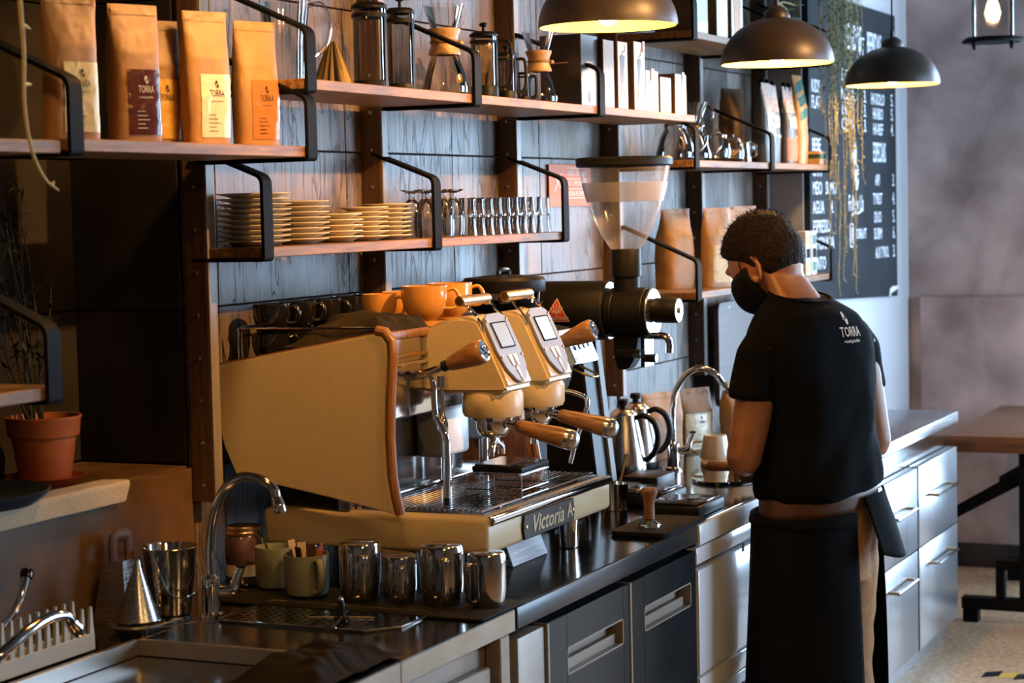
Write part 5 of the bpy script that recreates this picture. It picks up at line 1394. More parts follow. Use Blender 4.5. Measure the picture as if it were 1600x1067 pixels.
for k, (cn_, c) in enumerate(cols):
    if c not in smats: smats[c] = mat('sugar_stick_paper_%d' % k, c, 0.5)
    a = 2 * PI * k / 8
    u = Vector((math.cos(a) * 0.9, math.sin(a), 0))
    M = Matrix.Translation(Vector((3.548, -0.282, 0.922)) + u * 0.016) @ Matrix.Rotation(0.20, 4, Vector((-u.y, u.x, 0))) @ Matrix.Rotation(a + 1.2, 4, 'Z')
    o = obj('sugar_stick', MB().box(-0.009, 0.009, -0.0018, 0.0018, 0.0, 0.085 + 0.008 * (k % 3), 0.0008, 1, M), smats[c], None)
    tag(o, '%s paper sugar stick in the front mug, %s' % (cn_, ('right side', 'right rear', 'rear', 'left rear', 'left side', 'left front', 'front', 'right front')[k]), 'sugar stick', 'sugar sticks in the mug')
t = thing('glass_jar', 'lidded jar with dark purplish contents against the wall', 'jar', (3.655, -0.062, ZC))
obj('jar_body', MB().lathe([(0, 0), (0.036, 0), (0.040, 0.006), (0.040, 0.098), (0.034, 0.108), (0.032, 0.112)], segs=36), vary(mat('jar_purple_contents', (0.030, 0.018, 0.026), 0.12), nscale=12, color2=(0.10, 0.055, 0.06)), t)
obj('lid', MB().lathe([(0.036, 0.108), (0.037, 0.109), (0.037, 0.114), (0.0355, 0.116), (0.037, 0.118), (0.037, 0.124), (0.034, 0.127), (0, 0.127)], segs=36), BRASS, t)
obj('jar_label', MB().lathe([(0.0404, 0.020), (0.0404, 0.045)], segs=36), LBL_PALE, t)

# ================================================================== taps
def tap(label, base, arc, lever_d=None, tip=True, r=0.0095, body=True):
    t = thing('tap', label, 'tap', base)
    bx, by, bz = base
    if body: obj('body', MB().lathe([(0, 0.0), (0.025, 0.0), (0.025, 0.006), (0.020, 0.010), (0.0185, 0.060), (0.020, 0.066), (0.018, 0.078), (0.011, 0.084), (0, 0.085)], base, 28), CHROME, t, world=True)
    sp = obj('spout', MB().tube(arc, r, 16, sub=6), CHROME, t, world=True)
    if tip:
        p, q = Vector(arc[-1]), Vector(arc[-2])
        d = (p - q).normalized()
        obj('aerator', MB().lathe([(r, -0.004), (r * 1.15, 0), (r * 1.15, 0.006), (r * 1.3, 0.009), (r * 1.35, 0.026), (r * 1.2, 0.030), (0, 0.030)], p, 20, tuple(d)), CHROME, sp, world=True)
    if lever_d:
        d = Vector(lever_d).normalized()
        p = Vector((bx, by, bz + 0.050))
        lv = obj('lever', MB().tube([p + d * 0.012, p + d * 0.045, p + d * 0.05 + Vector((0, 0, 0.015)), p + d * 0.062 + Vector((0, 0, 0.042))], [0.012, 0.012, 0.010, 0.008], 12, sub=2), CHROME, t, world=True)
        obj('lever_end', MB().lathe([(0, 0), (0.010, 0), (0.011, 0.004), (0, 0.008)], p + d * 0.062 + Vector((0, 0, 0.042)), 14), BLACKGLOSS, lv, world=True)
    return t
tap('chrome swan-neck tap standing before the machine side panel', (3.328, -0.192, ZC), [(3.328, -0.192, 0.980), (3.328, -0.193, 1.04), (3.329, -0.202, 1.10), (3.331, -0.228, 1.155), (3.334, -0.266, 1.182), (3.337, -0.312, 1.178), (3.339, -0.338, 1.160), (3.340, -0.343, 1.142)], (0.35, -0.95, 0.1))
tap('chrome swan-neck tap behind the kettles, over the cutting boards', (5.640, -0.325, ZC), [(5.640, -0.325, 0.980), (5.64, -0.325, 1.06), (5.642, -0.332, 1.13), (5.648, -0.365, 1.185), (5.656, -0.41, 1.207), (5.664, -0.452, 1.190), (5.670, -0.475, 1.158)], (0.2, -0.95, 0.3))
tap('low chrome tap reaching in from the lower left corner', (2.42, -0.105, ZC), [(2.42, -0.105, 0.965), (2.46, -0.15, 0.968), (2.52, -0.225, 0.972), (2.575, -0.268, 0.985), (2.64, -0.277, 1.012), (2.70, -0.28, 1.026), (2.745, -0.281, 1.022), (2.762, -0.281, 1.006)], None, True, 0.010)
t = thing('wall_tap_lever', 'chrome wall tap lever at the left edge above the dish rack', 'tap', (2.80, -0.012, 1.03))
obj('arm', MB().tube([(2.74, -0.105, 0.955), (2.83, -0.09, 0.985), (2.89, -0.07, 1.010), (2.928, -0.055, 1.045)], [0.008, 0.007, 0.007, 0.009], 12, sub=4), CHROME, t, world=True)
obj('tip', MB().lathe([(0, 0), (0.011, 0.002), (0.013, 0.010), (0.011, 0.018), (0, 0.020)], (2.925, -0.057, 1.040), 16, (0.5, 0.2, 0.8)), BLACKGLOSS, t, world=True)
obj('wall_flange', MB().lathe([(0, 0), (0.022, 0), (0.020, 0.010), (0.008, 0.014), (0.008, 0.10), (0, 0.10)], (2.74, -0.002, 0.955), 18, (0, -1, 0)), CHROME, t, world=True)

# ================================================================== rinser plate
t = thing('rinser_plate', 'perforated steel drain plate with a cross-shaped pitcher rinser', 'drain plate', (3.39, -0.40, ZC))
outl = [(3.285, -0.240), (3.300, -0.226), (3.47, -0.226), (3.485, -0.240), (3.485, -0.585), (3.465, -0.612), (3.34, -0.612), (3.285, -0.560)]
obj('plate', MB().prism(outl, (0, 0, 0.9008), (1, 0, 0), (0, 1, 0), (0, 0, 0.003), 0.0008), STEELTOP, t, world=True)
obj('raised_rim', MB().tube([(x, y, 0.9045) for x, y in outl], 0.0022, 8, closed=True), STEELPOL, t, world=True)
hl = MB()
for i in range(9):
    for j in range(17):
        x, y = 3.302 + 0.0205 * i, -0.245 - 0.0205 * j
        if x < 3.33 and y < -0.55: continue
        hl.lathe([(0.0056, 0.0), (0, 0.0003)], (x, y, 0.9040), 6)
tag(obj('drain_holes', hl, BLACK, t, world=True), None, kind='stuff')
rn = obj('rinser_hub', MB().lathe([(0, 0), (0.014, 0), (0.014, 0.010), (0.009, 0.013), (0.008, 0.030), (0.0075, 0.040), (0.004, 0.048), (0, 0.049)], (3.345, -0.478, 0.904), 20), BLACKGLOSS, t, world=True)
obj('nozzle', MB().lathe([(0.0055, 0), (0.0055, 0.010), (0.003, 0.014), (0, 0.014)], (3.345, -0.478, 0.940), 14), CHROME, rn, world=True)
for a in (0.3, 0.3 + PI / 2, 0.3 + PI, 0.3 - PI / 2):
    d = Vector((math.cos(a), math.sin(a), 0))
    c = Vector((3.345, -0.478, 0.911))
    obj('rinser_arm', MB().cyl(c + d * 0.014, c + d * 0.066, 0.0042, 0.0036, 10), CHROME, rn, world=True)

# ================================================================== bucket, grater, funnel, dish rack by the tiles
t = thing('steel_bucket', 'polished steel ice bucket with wire bail by the tiled wall', 'bucket', (3.325, -0.098, ZC))
obj('bucket_body', MB().lathe([(0, 0), (0.036, 0), (0.039, 0.003), (0.055, 0.133), (0.0565, 0.136), (0.055, 0.1375), (0.0535, 0.134), (0.038, 0.006), (0, 0.006)], segs=48), STEELPOL, t)
obj('bail', MB().tube([(-0.056, -0.004, 0.120), (-0.066, -0.02, 0.095), (-0.064, -0.035, 0.06), (-0.05, -0.05, 0.045), (-0.02, -0.058, 0.042), (0.02, -0.058, 0.06), (0.05, -0.03, 0.10), (0.056, -0.004, 0.120)], 0.0018, 8, sub=4), STEELPOL, t)
for s in (-1, 1):
    obj('bail_lug', MB().lathe([(0, 0), (0.007, 0), (0.006, 0.004), (0, 0.005)], (s * 0.054, -0.004, 0.120), 12, (s, 0, 0)), CHROME, t)
t = thing('box_grater', 'steel box grater with a dark handle behind the funnel', 'grater', (3.235, -0.046, ZC))
def frus(x0, y0, x1, y1, h, z0=0.0):
    return MB().add([(-x0, -y0, z0), (x0, -y0, z0), (x0, y0, z0), (-x0, y0, z0), (-x1, -y1, h), (x1, -y1, h), (x1, y1, h), (-x1, y1, h)], [(0, 1, 5, 4), (1, 2, 6, 5), (2, 3, 7, 6), (3, 0, 4, 7), (4, 5, 6, 7), (3, 2, 1, 0)])
obj('grater_body', frus(0.048, 0.040, 0.030, 0.024, 0.125), STEEL, t)
obj('handle', MB().tube([(-0.026, 0, 0.124), (-0.026, 0, 0.160), (-0.018, 0, 0.170), (0.018, 0, 0.170), (0.026, 0, 0.160), (0.026, 0, 0.124)], 0.007, 10, sub=2, flat=(1.0, 2.0)), BELT, t)
th = MB()
for i in range(5):
    for j in range(11):
        z = 0.012 + 0.0098 * j
        k = 1 - z / 0.125
        xw = 0.030 + 0.018 * k
        x = -xw + 2 * xw * (i + 0.5 + 0.25 * (j % 2)) / 5.5
        y = -(0.024 + 0.016 * k)
        th.lathe([(0.0028, 0), (0.0012, 0.0022), (0, 0.0024)], (x, y - 0.0002, z), 6, (0, -1, 0.1))
tag(obj('teeth', th, CHROME, t), None, kind='stuff')
t = thing('steel_funnel', 'upturned steel funnel standing on a shallow dish', 'funnel', (3.175, -0.125, 0.9185))
obj('cone', MB().lathe([(0.041, 0.0), (0.042, 0.002), (0.008, 0.104), (0.006, 0.118), (0.0045, 0.119), (0, 0.119)], segs=40), STEEL, t)
obj('rolled_rim', MB().lathe([(0.041, -0.001), (0.044, 0.0005), (0.041, 0.0025)], segs=40), STEELPOL, t)
t = thing('shallow_dish', 'shallow steel dish with raised edge under the funnel', 'dish', (3.165, -0.128, ZC))
obj('dish_body', MB().lathe([(0, 0.0), (0.040, 0.0), (0.052, 0.010), (0.056, 0.0125), (0.054, 0.0155), (0.046, 0.0155), (0, 0.0165)], segs=44), STEEL, t)
t = thing('wire_rest', 'small wire rest on the sink rim in front of the bucket', 'rest', (3.17, -0.235, 0.905))
for k in range(2):
    obj('wire', MB().tube([(3.105 - 0.012 * k, -0.192, 0.9060), (3.105 - 0.012 * k, -0.192, 0.921), (3.205 - 0.02 * k, -0.205 - 0.045 * k, 0.921), (3.205 - 0.02 * k, -0.205 - 0.045 * k, 0.9025)], 0.0018, 6), STEELPOL, t, world=True)
t = thing('dish_rack', 'ivory plastic dish rack comb along the back rim of the sink', 'dish rack', (2.86, -0.15, ZC))
for row, (yy, zt) in enumerate(((-0.158, 0.985), (-0.118, 0.992))):
    b = obj('rack_wall', MB().box(2.615, 2.985, yy - 0.004, yy + 0.004, 0.9045, 0.936, 0.001, 1), RACKWHITE, t, world=True)
    for k in range(15):
        x = 2.625 + 0.0252 * k
        obj('tine', MB().prism([(-0.0065, 0.9355), (0.0065, 0.9355), (0.0022, zt), (-0.0022, zt)], (x, yy - 0.003, 0), (1, 0, 0), (0, 0, 1), (0, 0.006, 0)), RACKWHITE, b, world=True)
obj('rack_base', MB().box(2.615, 2.985, -0.153, -0.123, 0.9045, 0.9085), RACKWHITE, t, world=True)
# cloth in the basin
cloth_patch('dish_cloth', 'dark crumpled cloth hanging over the sink edge at the bottom', CLOTHDARK, heap(2.83, 3.135, -0.722, -0.540, 0.9045, 0.050, 7.7, 12, 0.3), 44, 30)
o = obj('soap_sliver', MB().box(3.005, 3.040, -0.50, -0.485, 0.8722, 0.879, 0.002), RACKWHITE, None)
tag(o, 'small pale bit of soap on the basin floor', 'soap')

# ================================================================== niche: pot, plant, tray, cloth
ZN = 1.1665
t = thing('plant_pot', 'terracotta plastic pot with soil in the niche', 'plant pot', (3.238, 0.135, ZN + 0.010))
obj('pot_body', MB().lathe([(0, 0.0), (0.049, 0.0), (0.052, 0.004), (0.064, 0.086), (0.0645, 0.088), (0.0705, 0.0885), (0.0715, 0.091), (0.074, 0.120), (0.0765, 0.124), (0.0765, 0.128), (0.072, 0.128), (0.064, 0.105), (0, 0.105)], segs=48), TERRA, t)
obj('soil', MB().lathe([(0.0665, 0.106), (0.05, 0.113), (0.02, 0.117), (0, 0.118)], segs=30), SOIL, t)
o = obj('pot_saucer', MB().lathe([(0, 0.0), (0.064, 0.0), (0.076, 0.012), (0.081, 0.016), (0.078, 0.017), (0.062, 0.004), (0, 0.004)], segs=44), vary(mat('red_saucer_plastic', (0.30, 0.055, 0.02), 0.35), nscale=10, amount=0.1), None, loc=(3.238, 0.135, ZN + 0.0005))
tag(o, 'reddish saucer under the terracotta pot', 'saucer')
t = thing('potted_shrub', 'dark leafy shrub growing in the niche behind the pot', 'plant', (3.238, 0.150, ZN + 0.126))
st = MB(); lf = MB()
for k in range(11):
    a = random.uniform(0, 6.28); h = random.uniform(0.22, 0.52)
    tip = Vector((random.uniform(-0.20, 0.06), random.uniform(-0.05, 0.12), h))
    p0 = Vector((0.02 * math.cos(a), 0.02 * math.sin(a), 0.0))
    mid = (p0 + tip) / 2 + Vector((random.uniform(-0.03, 0.03), random.uniform(-0.02, 0.02), 0.02))
    pts = smooth_path([p0, mid, tip], 8)
    st.tube(pts, [0.003, 0.0008], 5)
    for j in range(26):
        p = pts[random.randrange(4, len(pts))]
        d = Vector((random.uniform(-1, 1), random.uniform(-1, 1), random.uniform(-0.4, 0.9))).normalized()
        sd = d.cross(Vector((0, 0, 1))).normalized() * random.uniform(0.003, 0.006)
        L = random.uniform(0.02, 0.045)
        lf.add([p, p + d * L * 0.5 + sd, p + d * L, p + d * L * 0.5 - sd], [(0, 1, 2, 3)])
obj('stems', st, FOLDARK, t)
tag(obj('foliage', lf, FOLDARK, t, smooth=0), None, kind='stuff')
o = obj('serving_tray', MB().lathe([(0, 0.0), (0.130, 0.0), (0.152, 0.016), (0.160, 0.026), (0.156, 0.027), (0.146, 0.016), (0.128, 0.005), (0, 0.005)], segs=56), TRAYBLUE, None, loc=(2.90, 0.060, ZN + 0.0085))
tag(o, 'round dark blue serving tray on a cloth on the niche ledge', 'tray')
def ledge_cloth(u, v):
    x = 2.60 + 0.70 * u
    s = v * 0.105
    if s < 0.055: y, z = 0.040 - s, ZN + 0.004
    elif s < 0.067:
        k = (s - 0.055) / 0.012
        y, z = -0.015 - 0.006 * math.sin(k * PI / 2), ZN + 0.004 - 0.006 * (1 - math.cos(k * PI / 2))
    else: y, z = -0.0215, ZN - 0.002 - (s - 0.067) * 0.9
    w = 0.002 * noise.noise(Vector((x * 25, s * 25, 3.0)))
    return Vector((x + 0.012 * math.sin(v * 4) * u, y - abs(w), z + (w if s < 0.055 else 0.004 * noise.noise(Vector((x * 9, 1, 1))) * v)))
cloth_patch('ledge_cloth', 'pale cotton cloth hanging over the niche ledge under the tray', CLOTHPALE, ledge_cloth, 40, 34, 0.0025)

# ================================================================== right part of the bar
def kettle(label, x, y, rz, z=0.912):
    t = thing('steel_kettle', label, 'kettle', (x, y, z), rz, 'brushed steel kettles')
    obj('kettle_body', MB().lathe([(0, 0.018), (0.064, 0.018), (0.0655, 0.022), (0.064, 0.040), (0.058, 0.085), (0.048, 0.135), (0.0405, 0.168), (0.0395, 0.176), (0, 0.176)], segs=52), KETTLE, t)
    obj('black_base', MB().lathe([(0, 0.0), (0.064, 0.0), (0.066, 0.003), (0.066, 0.0175), (0, 0.0175)], segs=48), BLACKPLASTIC, t)
    l = obj('lid', MB().lathe([(0.040, 0.1765), (0.0395, 0.180), (0.030, 0.192), (0.014, 0.1985), (0, 0.199)], segs=40), KETTLE, t)
    obj('lid_knob', MB().lathe([(0.010, 0.1985), (0.010, 0.206), (0.017, 0.209), (0.017, 0.221), (0.014, 0.224), (0, 0.224)], segs=24), BLACKPLASTIC, l)
    obj('handle', MB().tube([(0.037, 0, 0.168), (0.060, 0, 0.176), (0.088, 0, 0.160), (0.102, 0, 0.122), (0.096, 0, 0.082), (0.078, 0, 0.055), (0.060, 0, 0.046)], [0.009, 0.010, 0.011, 0.0115, 0.011, 0.010, 0.008], 14, sub=4, flat=(1.15, 0.85)), BLACKPLASTIC, t)
    obj('gooseneck', MB().tube([(-0.060, 0, 0.050), (-0.085, 0, 0.062), (-0.098, 0, 0.10), (-0.100, 0, 0.14), (-0.112, 0, 0.166), (-0.135, 0, 0.170)], [0.009, 0.0075, 0.0065, 0.006, 0.0055, 0.005], 12, sub=4), KETTLE, t)
    return t
hk = math.atan2(-0.93, 0.15)
kA = kettle('brushed steel kettle with black handle, in front', 5.395, -0.262, hk)
b = MB()
aa = math.atan2(-0.36, -0.93) - hk
for k, (w_, h_) in enumerate(((2.4, 2), (1.6, 3), (2.6, 2), (2, 2.6), (2.2, 3.2), (2.6, 2.4), (2, 3), (2.4, 2.2))):
    for s_ in (0, 1):
        x0 = -0.017 + 0.0043 * k + 0.0018 * s_
        vs = [(x0, 0), (x0 + 0.0009, 0), (x0 + 0.0009, h_ * 0.001), (x0, h_ * 0.001)] if s_ == 0 else [(x0 - 0.001, h_ * 0.0005), (x0 + 0.001, h_ * 0.0005), (x0 + 0.001, h_ * 0.0005 + 0.0008), (x0 - 0.001, h_ * 0.0005 + 0.0008)]
        b.add([(0.0619 * math.cos(aa + x / 0.061), 0.0619 * math.sin(aa + x / 0.061), 0.060 + z) for x, z in vs], [(0, 1, 2, 3)])
obj('faint_print', b, INK, kA, smooth=0)
kettle('brushed steel kettle with black handle, behind the other', 5.575, -0.232, hk)
for x, y, say in ((5.395, -0.262, 'front'), (5.575, -0.232, 'rear')):
    o = obj('kettle_base', MB().lathe([(0, 0), (0.074, 0), (0.076, 0.003), (0.074, 0.009), (0.066, 0.011), (0, 0.011)], segs=44), BLACKPLASTIC, None, loc=(x, y, 0.9006))
    tag(o, 'black power base under the %s kettle' % say, 'kettle base')
# steel beakers with spoons behind the drip tray
for i, (x, y, r, h) in enumerate(((4.86, -0.445, 0.040, 0.068), (4.735, -0.390, 0.036, 0.060))):
    t = thing('steel_beaker', 'steel beaker behind the tray corner%s' % (', right one with a spoon', ', left one')[i], 'beaker', (x, y, 0.9008))
    obj('beaker_body', MB().lathe([(0, 0), (r * 0.86, 0), (r * 0.90, 0.004), (r, h), (r * 1.01, h + 0.001), (r * 0.97, h), (r * 0.86, 0.006), (0, 0.006)], segs=36), STEELPOL, t)
o = obj('bar_spoon', MB().tube([(4.862, -0.440, 0.912), (4.868, -0.462, 0.985), (4.872, -0.472, 1.030), (4.873, -0.474, 1.045)], [0.003, 0.0028, 0.0030, 0.0048], 8, sub=3, flat=(1.4, 0.6)), BRASS, None)
tag(o, 'brass coloured spoon standing in the right steel beaker', 'spoon')
# black scales and boxes on the bar
def bar_scale(label, x, y, w, d, rz):
    t = thing('coffee_scale', label, 'scale', (x, y, 0.9006), rz)
    obj('body', MB().box(-w / 2, w / 2, -d / 2, d / 2, 0, 0.030, 0.006), BLACKPLASTIC, t)
    obj('pan', MB().box(-w / 2 + 0.006, w / 2 - 0.045, -d / 2 + 0.006, d / 2 - 0.006, 0.0305, 0.0365, 0.002), BLACKGLOSS, t)
    obj('display', MB().box(w / 2 - 0.040, w / 2 - 0.006, -d / 2 + 0.012, d / 2 - 0.012, 0.0303, 0.0325), BLACKGLOSS, t)
bar_scale('glossy black scale at the counter edge in front of the barista', 4.870, -0.640, 0.20, 0.145, 0.0)
bar_scale('matte black scale between the drip tray and the kettles', 5.020, -0.490, 0.19, 0.13, 0.0)
o = obj('knock_box', MB().box(5.155, 5.30, -0.455, -0.345, 0.9006, 0.945, 0.006), BLACKPLASTIC, None)
tag(o, 'low black box in front of the kettle bases', 'knock box')
o = obj('tamping_mat', MB().prism([(4.455, -0.600), (4.470, -0.590), (4.725, -0.590), (4.735, -0.600), (4.735, -0.742), (4.470, -0.742), (4.455, -0.73)], (0, 0, 0.9006), (1, 0, 0), (0, 1, 0), (0, 0, 0.012), 0.003), DARKRUBBER, None)
tag(o, 'dark rubber tamping mat at the counter edge', 'mat')
t = thing('tamper', 'wooden handled tamper with steel foot on the tamping mat', 'tamper', (4.530, -0.668, 0.9128))
obj('steel_foot', MB().lathe([(0, 0), (0.028, 0), (0.0285, 0.006), (0.027, 0.010), (0.014, 0.018), (0.010, 0.022), (0, 0.022)], segs=36), CHROME, t)
obj('wood_handle', MB().lathe([(0, 0.0222), (0.013, 0.0222), (0.0135, 0.040), (0.013, 0.055), (0.0155, 0.072), (0.021, 0.084), (0.021, 0.092), (0.016, 0.098), (0, 0.100)], segs=28), WALNUTZ, t)
# boards, cup, bags behind the tap
o = obj('glass_board', MB().lathe([(0, 0), (0.15, 0), (0.152, 0.004), (0.15, 0.008), (0, 0.008)], segs=60, sy=0.66), SMOKE, None, loc=(5.50, -0.545, 0.9008))
tag(o, 'oval smoky serving board below the tap', 'board')
o = obj('serving_board', MB().lathe([(0, 0), (0.17, 0), (0.172, 0.005), (0.17, 0.010), (0, 0.010)], segs=60, sy=0.62), BAMBOO, None, loc=(5.86, -0.455, 0.9008))
tag(o, 'oval pale wooden board under the upturned white cup', 'board')
t = thing('upturned_cup', 'white upturned cup beside the barista elbow', 'cup', (5.850, -0.385, 0.9112))
obj('cup_body', MB().lathe([(0.047, 0), (0.0475, 0.003), (0.036, 0.068), (0.034, 0.072), (0.024, 0.072), (0.024, 0.070), (0, 0.070)], segs=44), vary(mat('white_glazed_ceramic', (0.66, 0.58, 0.43), 0.15), nscale=20, amount=0.03), t)
obj('handle', MB().tube([(-0.020, 0.036, 0.052), (-0.030, 0.060, 0.050), (-0.034, 0.066, 0.030), (-0.024, 0.046, 0.014)], 0.004, 8, sub=3), MATS['white_glazed_ceramic'], t)
gb = 'kraft bags behind the curved tap'
coffee_bag('plain kraft bag behind the rear kettle', (5.885, -0.195, 0.9006), 0.165, 0.070, 0.208, 21.0, None, INK, KRAFT, group=gb, fold=0.0)
coffee_bag('kraft bag with a pale text label behind the white cup', (6.075, -0.235, 0.9006), 0.14, 0.07, 0.205, 22.0, LBL_PALE, INK, KRAFTDARK, group=gb, lx=(-0.44, 0.40), lz=(0.05, 0.62), fold=0.0)
coffee_bag('tall kraft bag beside the barista arm', (6.190, -0.355, 0.9006), 0.15, 0.075, 0.222, 23.0, None, INK, KRAFT, group=gb, fold=0.0)
# brown chopping board leaning on the wall behind the barista's chest
t = thing('chopping_board', 'brown chopping board with rounded corners hung on the tiles behind the barista', 'board', (6.98, -0.012, 1.0))
rc = []
for cx, cz, a0 in ((7.24, 1.315, 0), (6.765, 1.315, PI / 2), (6.765, 1.00, PI), (7.24, 1.00, 1.5 * PI)):
    for k in range(5): rc.append((cx + 0.028 * math.cos(a0 + k * PI / 8), cz + 0.028 * math.sin(a0 + k * PI / 8)))
obj('panel', MB().prism(rc, (0, -0.100, 0), (1, 0, 0), (0, 0, 1), (0, 0.018, 0), 0.002), vary(mat('dark_board_wood', (0.050, 0.026, 0.018), 0.45), scale=(2, 2, 18), nscale=4, color2=(0.085, 0.046, 0.03)), t, world=True)
obj('hook_hole', MB().lathe([(0, 0), (0.006, 0), (0.005, 0.001), (0, 0.0012)], (6.86, -0.1002, 1.325), 12, (0, -1, 0)), STEEL, t, world=True)
obj('wall_spacer', MB().box(6.80, 7.20, -0.0815, -0.002, 1.18, 1.22), FINWOOD, t, world=True)
# items on the far worktop beside the barista's right arm
t = thing('soap_bottle', 'pale soap bottle with a pump beside the barista right arm', 'bottle', (6.93, -0.515, 0.8806))
obj('bottle_body', MB().lathe([(0, 0), (0.028, 0), (0.030, 0.004), (0.028, 0.10), (0.022, 0.155), (0.012, 0.165), (0.012, 0.178), (0, 0.178)], segs=30), WHITEEN, t)
obj('pump', MB().tube([(0, 0, 0.178), (0, 0, 0.205), (-0.01, -0.012, 0.212), (-0.02, -0.024, 0.208)], 0.005, 8, sub=3), STEELPOL, t)

# ================================================================== barista
PO = Vector((5.075, -0.935, 0.0))
PA = math.radians(60)
def remesh(mb, voxel, smooth_it=6, fac=0.5):
    me = mb.mesh('tmp', 0)
    o = bpy.data.objects.new('tmp', me)
    md = o.modifiers.new('r', 'REMESH'); md.mode = 'VOXEL'; md.voxel_size = voxel
    md2 = o.modifiers.new('s', 'SMOOTH'); md2.factor = fac; md2.iterations = smooth_it
    out = evaluated(o)
    bpy.data.meshes.remove(me)
    out.shade_smooth()
    return out
def loft(b, rings, segs=36, n=2.3):
    """rings: (f, l, z, a_left, b_forward[, tilt_f, tilt_l]) closed loft of super-ellipses"""
    vs, fs = [], []
    for (cf, cl, cz, a, d, *tl) in rings:
        tf, tll = (tl + [0, 0])[:2]
        for i in range(segs):
            t = 2 * PI * i / segs
            c, s_ = math.cos(t), math.sin(t)
            r = (abs(c) ** n + abs(s_) ** n) ** (-1 / n)
            x, y = d * r * c, a * r * s_
            vs.append((cf + x, cl + y, cz + tf * x + tll * y))
    m = len(rings)
    for j in range(m - 1):
        for i in range(segs):
            fs.append((j * segs + i, j * segs + (i + 1) % segs, (j + 1) * segs + (i + 1) % segs, (j + 1) * segs + i))
    fs.append(tuple(range(segs))[::-1]); fs.append(tuple((m - 1) * segs + i for i in range(segs)))
    b.add(vs, fs)
    return b
# ---- head in its own frame: x forward, y left, z up
HC = Vector((0.178, 0.006, 1.535))
HM = Matrix.Translation(HC) @ Matrix.Scale(1.10, 4) @ Matrix.Rotation(math.radians(14), 4, 'Z') @ Matrix.Rotation(math.radians(33), 4, 'Y')
def skull(d, off=0.0):
    x, y, z = d
    rx, ry, rz_ = 0.098, 0.0765, 0.118
    p = Vector((x * rx, y * ry, z * rz_))
    if z < 0:
        k = -z
        p.y *= 1 - 0.24 * k * k
        if x < 0: p.x *= 1 - 0.32 * k          # nape tucks in
        else: p.x *= 1 - 0.06 * k
    if x < 0 and z > -0.3: p.x *= 1.04
    p.z -= 0.010 * max(0, x) * (1 if z < 0 else 0)
    if off: p += Vector((x, y, z)).normalized() * off
    return p
def sphere_fn(fn, nu=64, nv=40):
    b = MB()
    b.grid(lambda u, v: fn(Vector((math.cos(2 * PI * u) * math.sin(PI * (0.001 + 0.998 * v)), math.sin(2 * PI * u) * math.sin(PI * (0.001 + 0.998 * v)), math.cos(PI * (0.001 + 0.998 * v))))), nu, nv, True)
    n = len(b.v)
    b.f.append(tuple(range(nu))); b.f.append(tuple(n - nu + i for i in range(nu))[::-1])
    b.f = [f[::-1] for f in b.f]
    return b
def put(dst, src, M):
    dst.add([M @ Vector(v) for v in src.v], src.f)
body = MB()
hd_ = sphere_fn(lambda d: skull(d))
put(body, hd_, HM)
put(body, MB().tube([(0.086, 0, 0.022), (0.102, 0, -0.004), (0.116, 0, -0.026), (0.104, 0, -0.036), (0.090, 0, -0.038)], [0.009, 0.011, 0.014, 0.013, 0.008], 12), HM)      # nose
put(body, MB().tube([(0.084, -0.040, 0.030), (0.095, -0.016, 0.034), (0.095, 0.016, 0.034), (0.084, 0.040, 0.030)], 0.009, 10), HM)                                           # brow
put(body, MB().tube([(0.080, -0.018, -0.096), (0.088, 0, -0.098), (0.080, 0.018, -0.096)], 0.014, 10), HM)                                                                     # chin
put(body, MB().tube([(0.090, -0.020, -0.062), (0.098, 0, -0.062), (0.090, 0.020, -0.062)], 0.008, 10), HM)                                                                     # lips
for s in (-1, 1):                                                                                                                                                              # ears
    e = MB()
    ring = [(-0.006 + 0.017 * math.cos(a) - 0.004 * math.sin(a), s * (0.079 + 0.006 * math.cos(a + 2.6)), -0.020 + 0.031 * math.sin(a)) for a in [k * 2 * PI / 14 for k in range(14)]]
    e.tube(ring, 0.0052, 8, closed=True)
    e.lathe([(0, -0.004), (0.013, -0.002), (0.013, 0.002), (0, 0.004)], (-0.004, s * 0.074, -0.020), 14, (0, 1, 0), sy=1.9)
    put(body, e, HM)
# neck, trunk, legs
loft(body, [(0.030, 0, 1.36, 0.090, 0.080), (0.055, 0, 1.425, 0.076, 0.072, 0.3), (0.085, 0, 1.465, 0.068, 0.068, 0.4), (0.115, 0, 1.500, 0.064, 0.070, 0.5), (0.15, 0.003, 1.54, 0.060, 0.068, 0.5)])
loft(body, [(0, 0, 0.86, 0.150, 0.105), (0, 0, 0.95, 0.155, 0.105), (0, 0, 1.06, 0.145, 0.095), (0.01, 0, 1.18, 0.155, 0.10), (0.025, 0, 1.29, 0.165, 0.10), (0.03, 0, 1.35, 0.16, 0.085), (0.04, 0, 1.39, 0.10, 0.07)])
for s in (-1, 1):
    loft(body, [(0, s * 0.085, 0.92, 0.072, 0.085), (0.005, s * 0.090, 0.78, 0.076, 0.085), (0.01, s * 0.095, 0.62, 0.064, 0.068), (0.015, s * 0.100, 0.50, 0.054, 0.058), (-0.005, s * 0.105, 0.36, 0.052, 0.056), (-0.01, s * 0.108, 0.20, 0.042, 0.044), (-0.005, s * 0.110, 0.085, 0.036, 0.040)], 24)
    loft(body, [(0.045, s * 0.115, 0.015, 0.040, 0.115), (0.045, s * 0.115, 0.045, 0.042, 0.118), (0.02, s * 0.112, 0.085, 0.036, 0.075), (0.0, s * 0.110, 0.12, 0.034, 0.045)], 24)
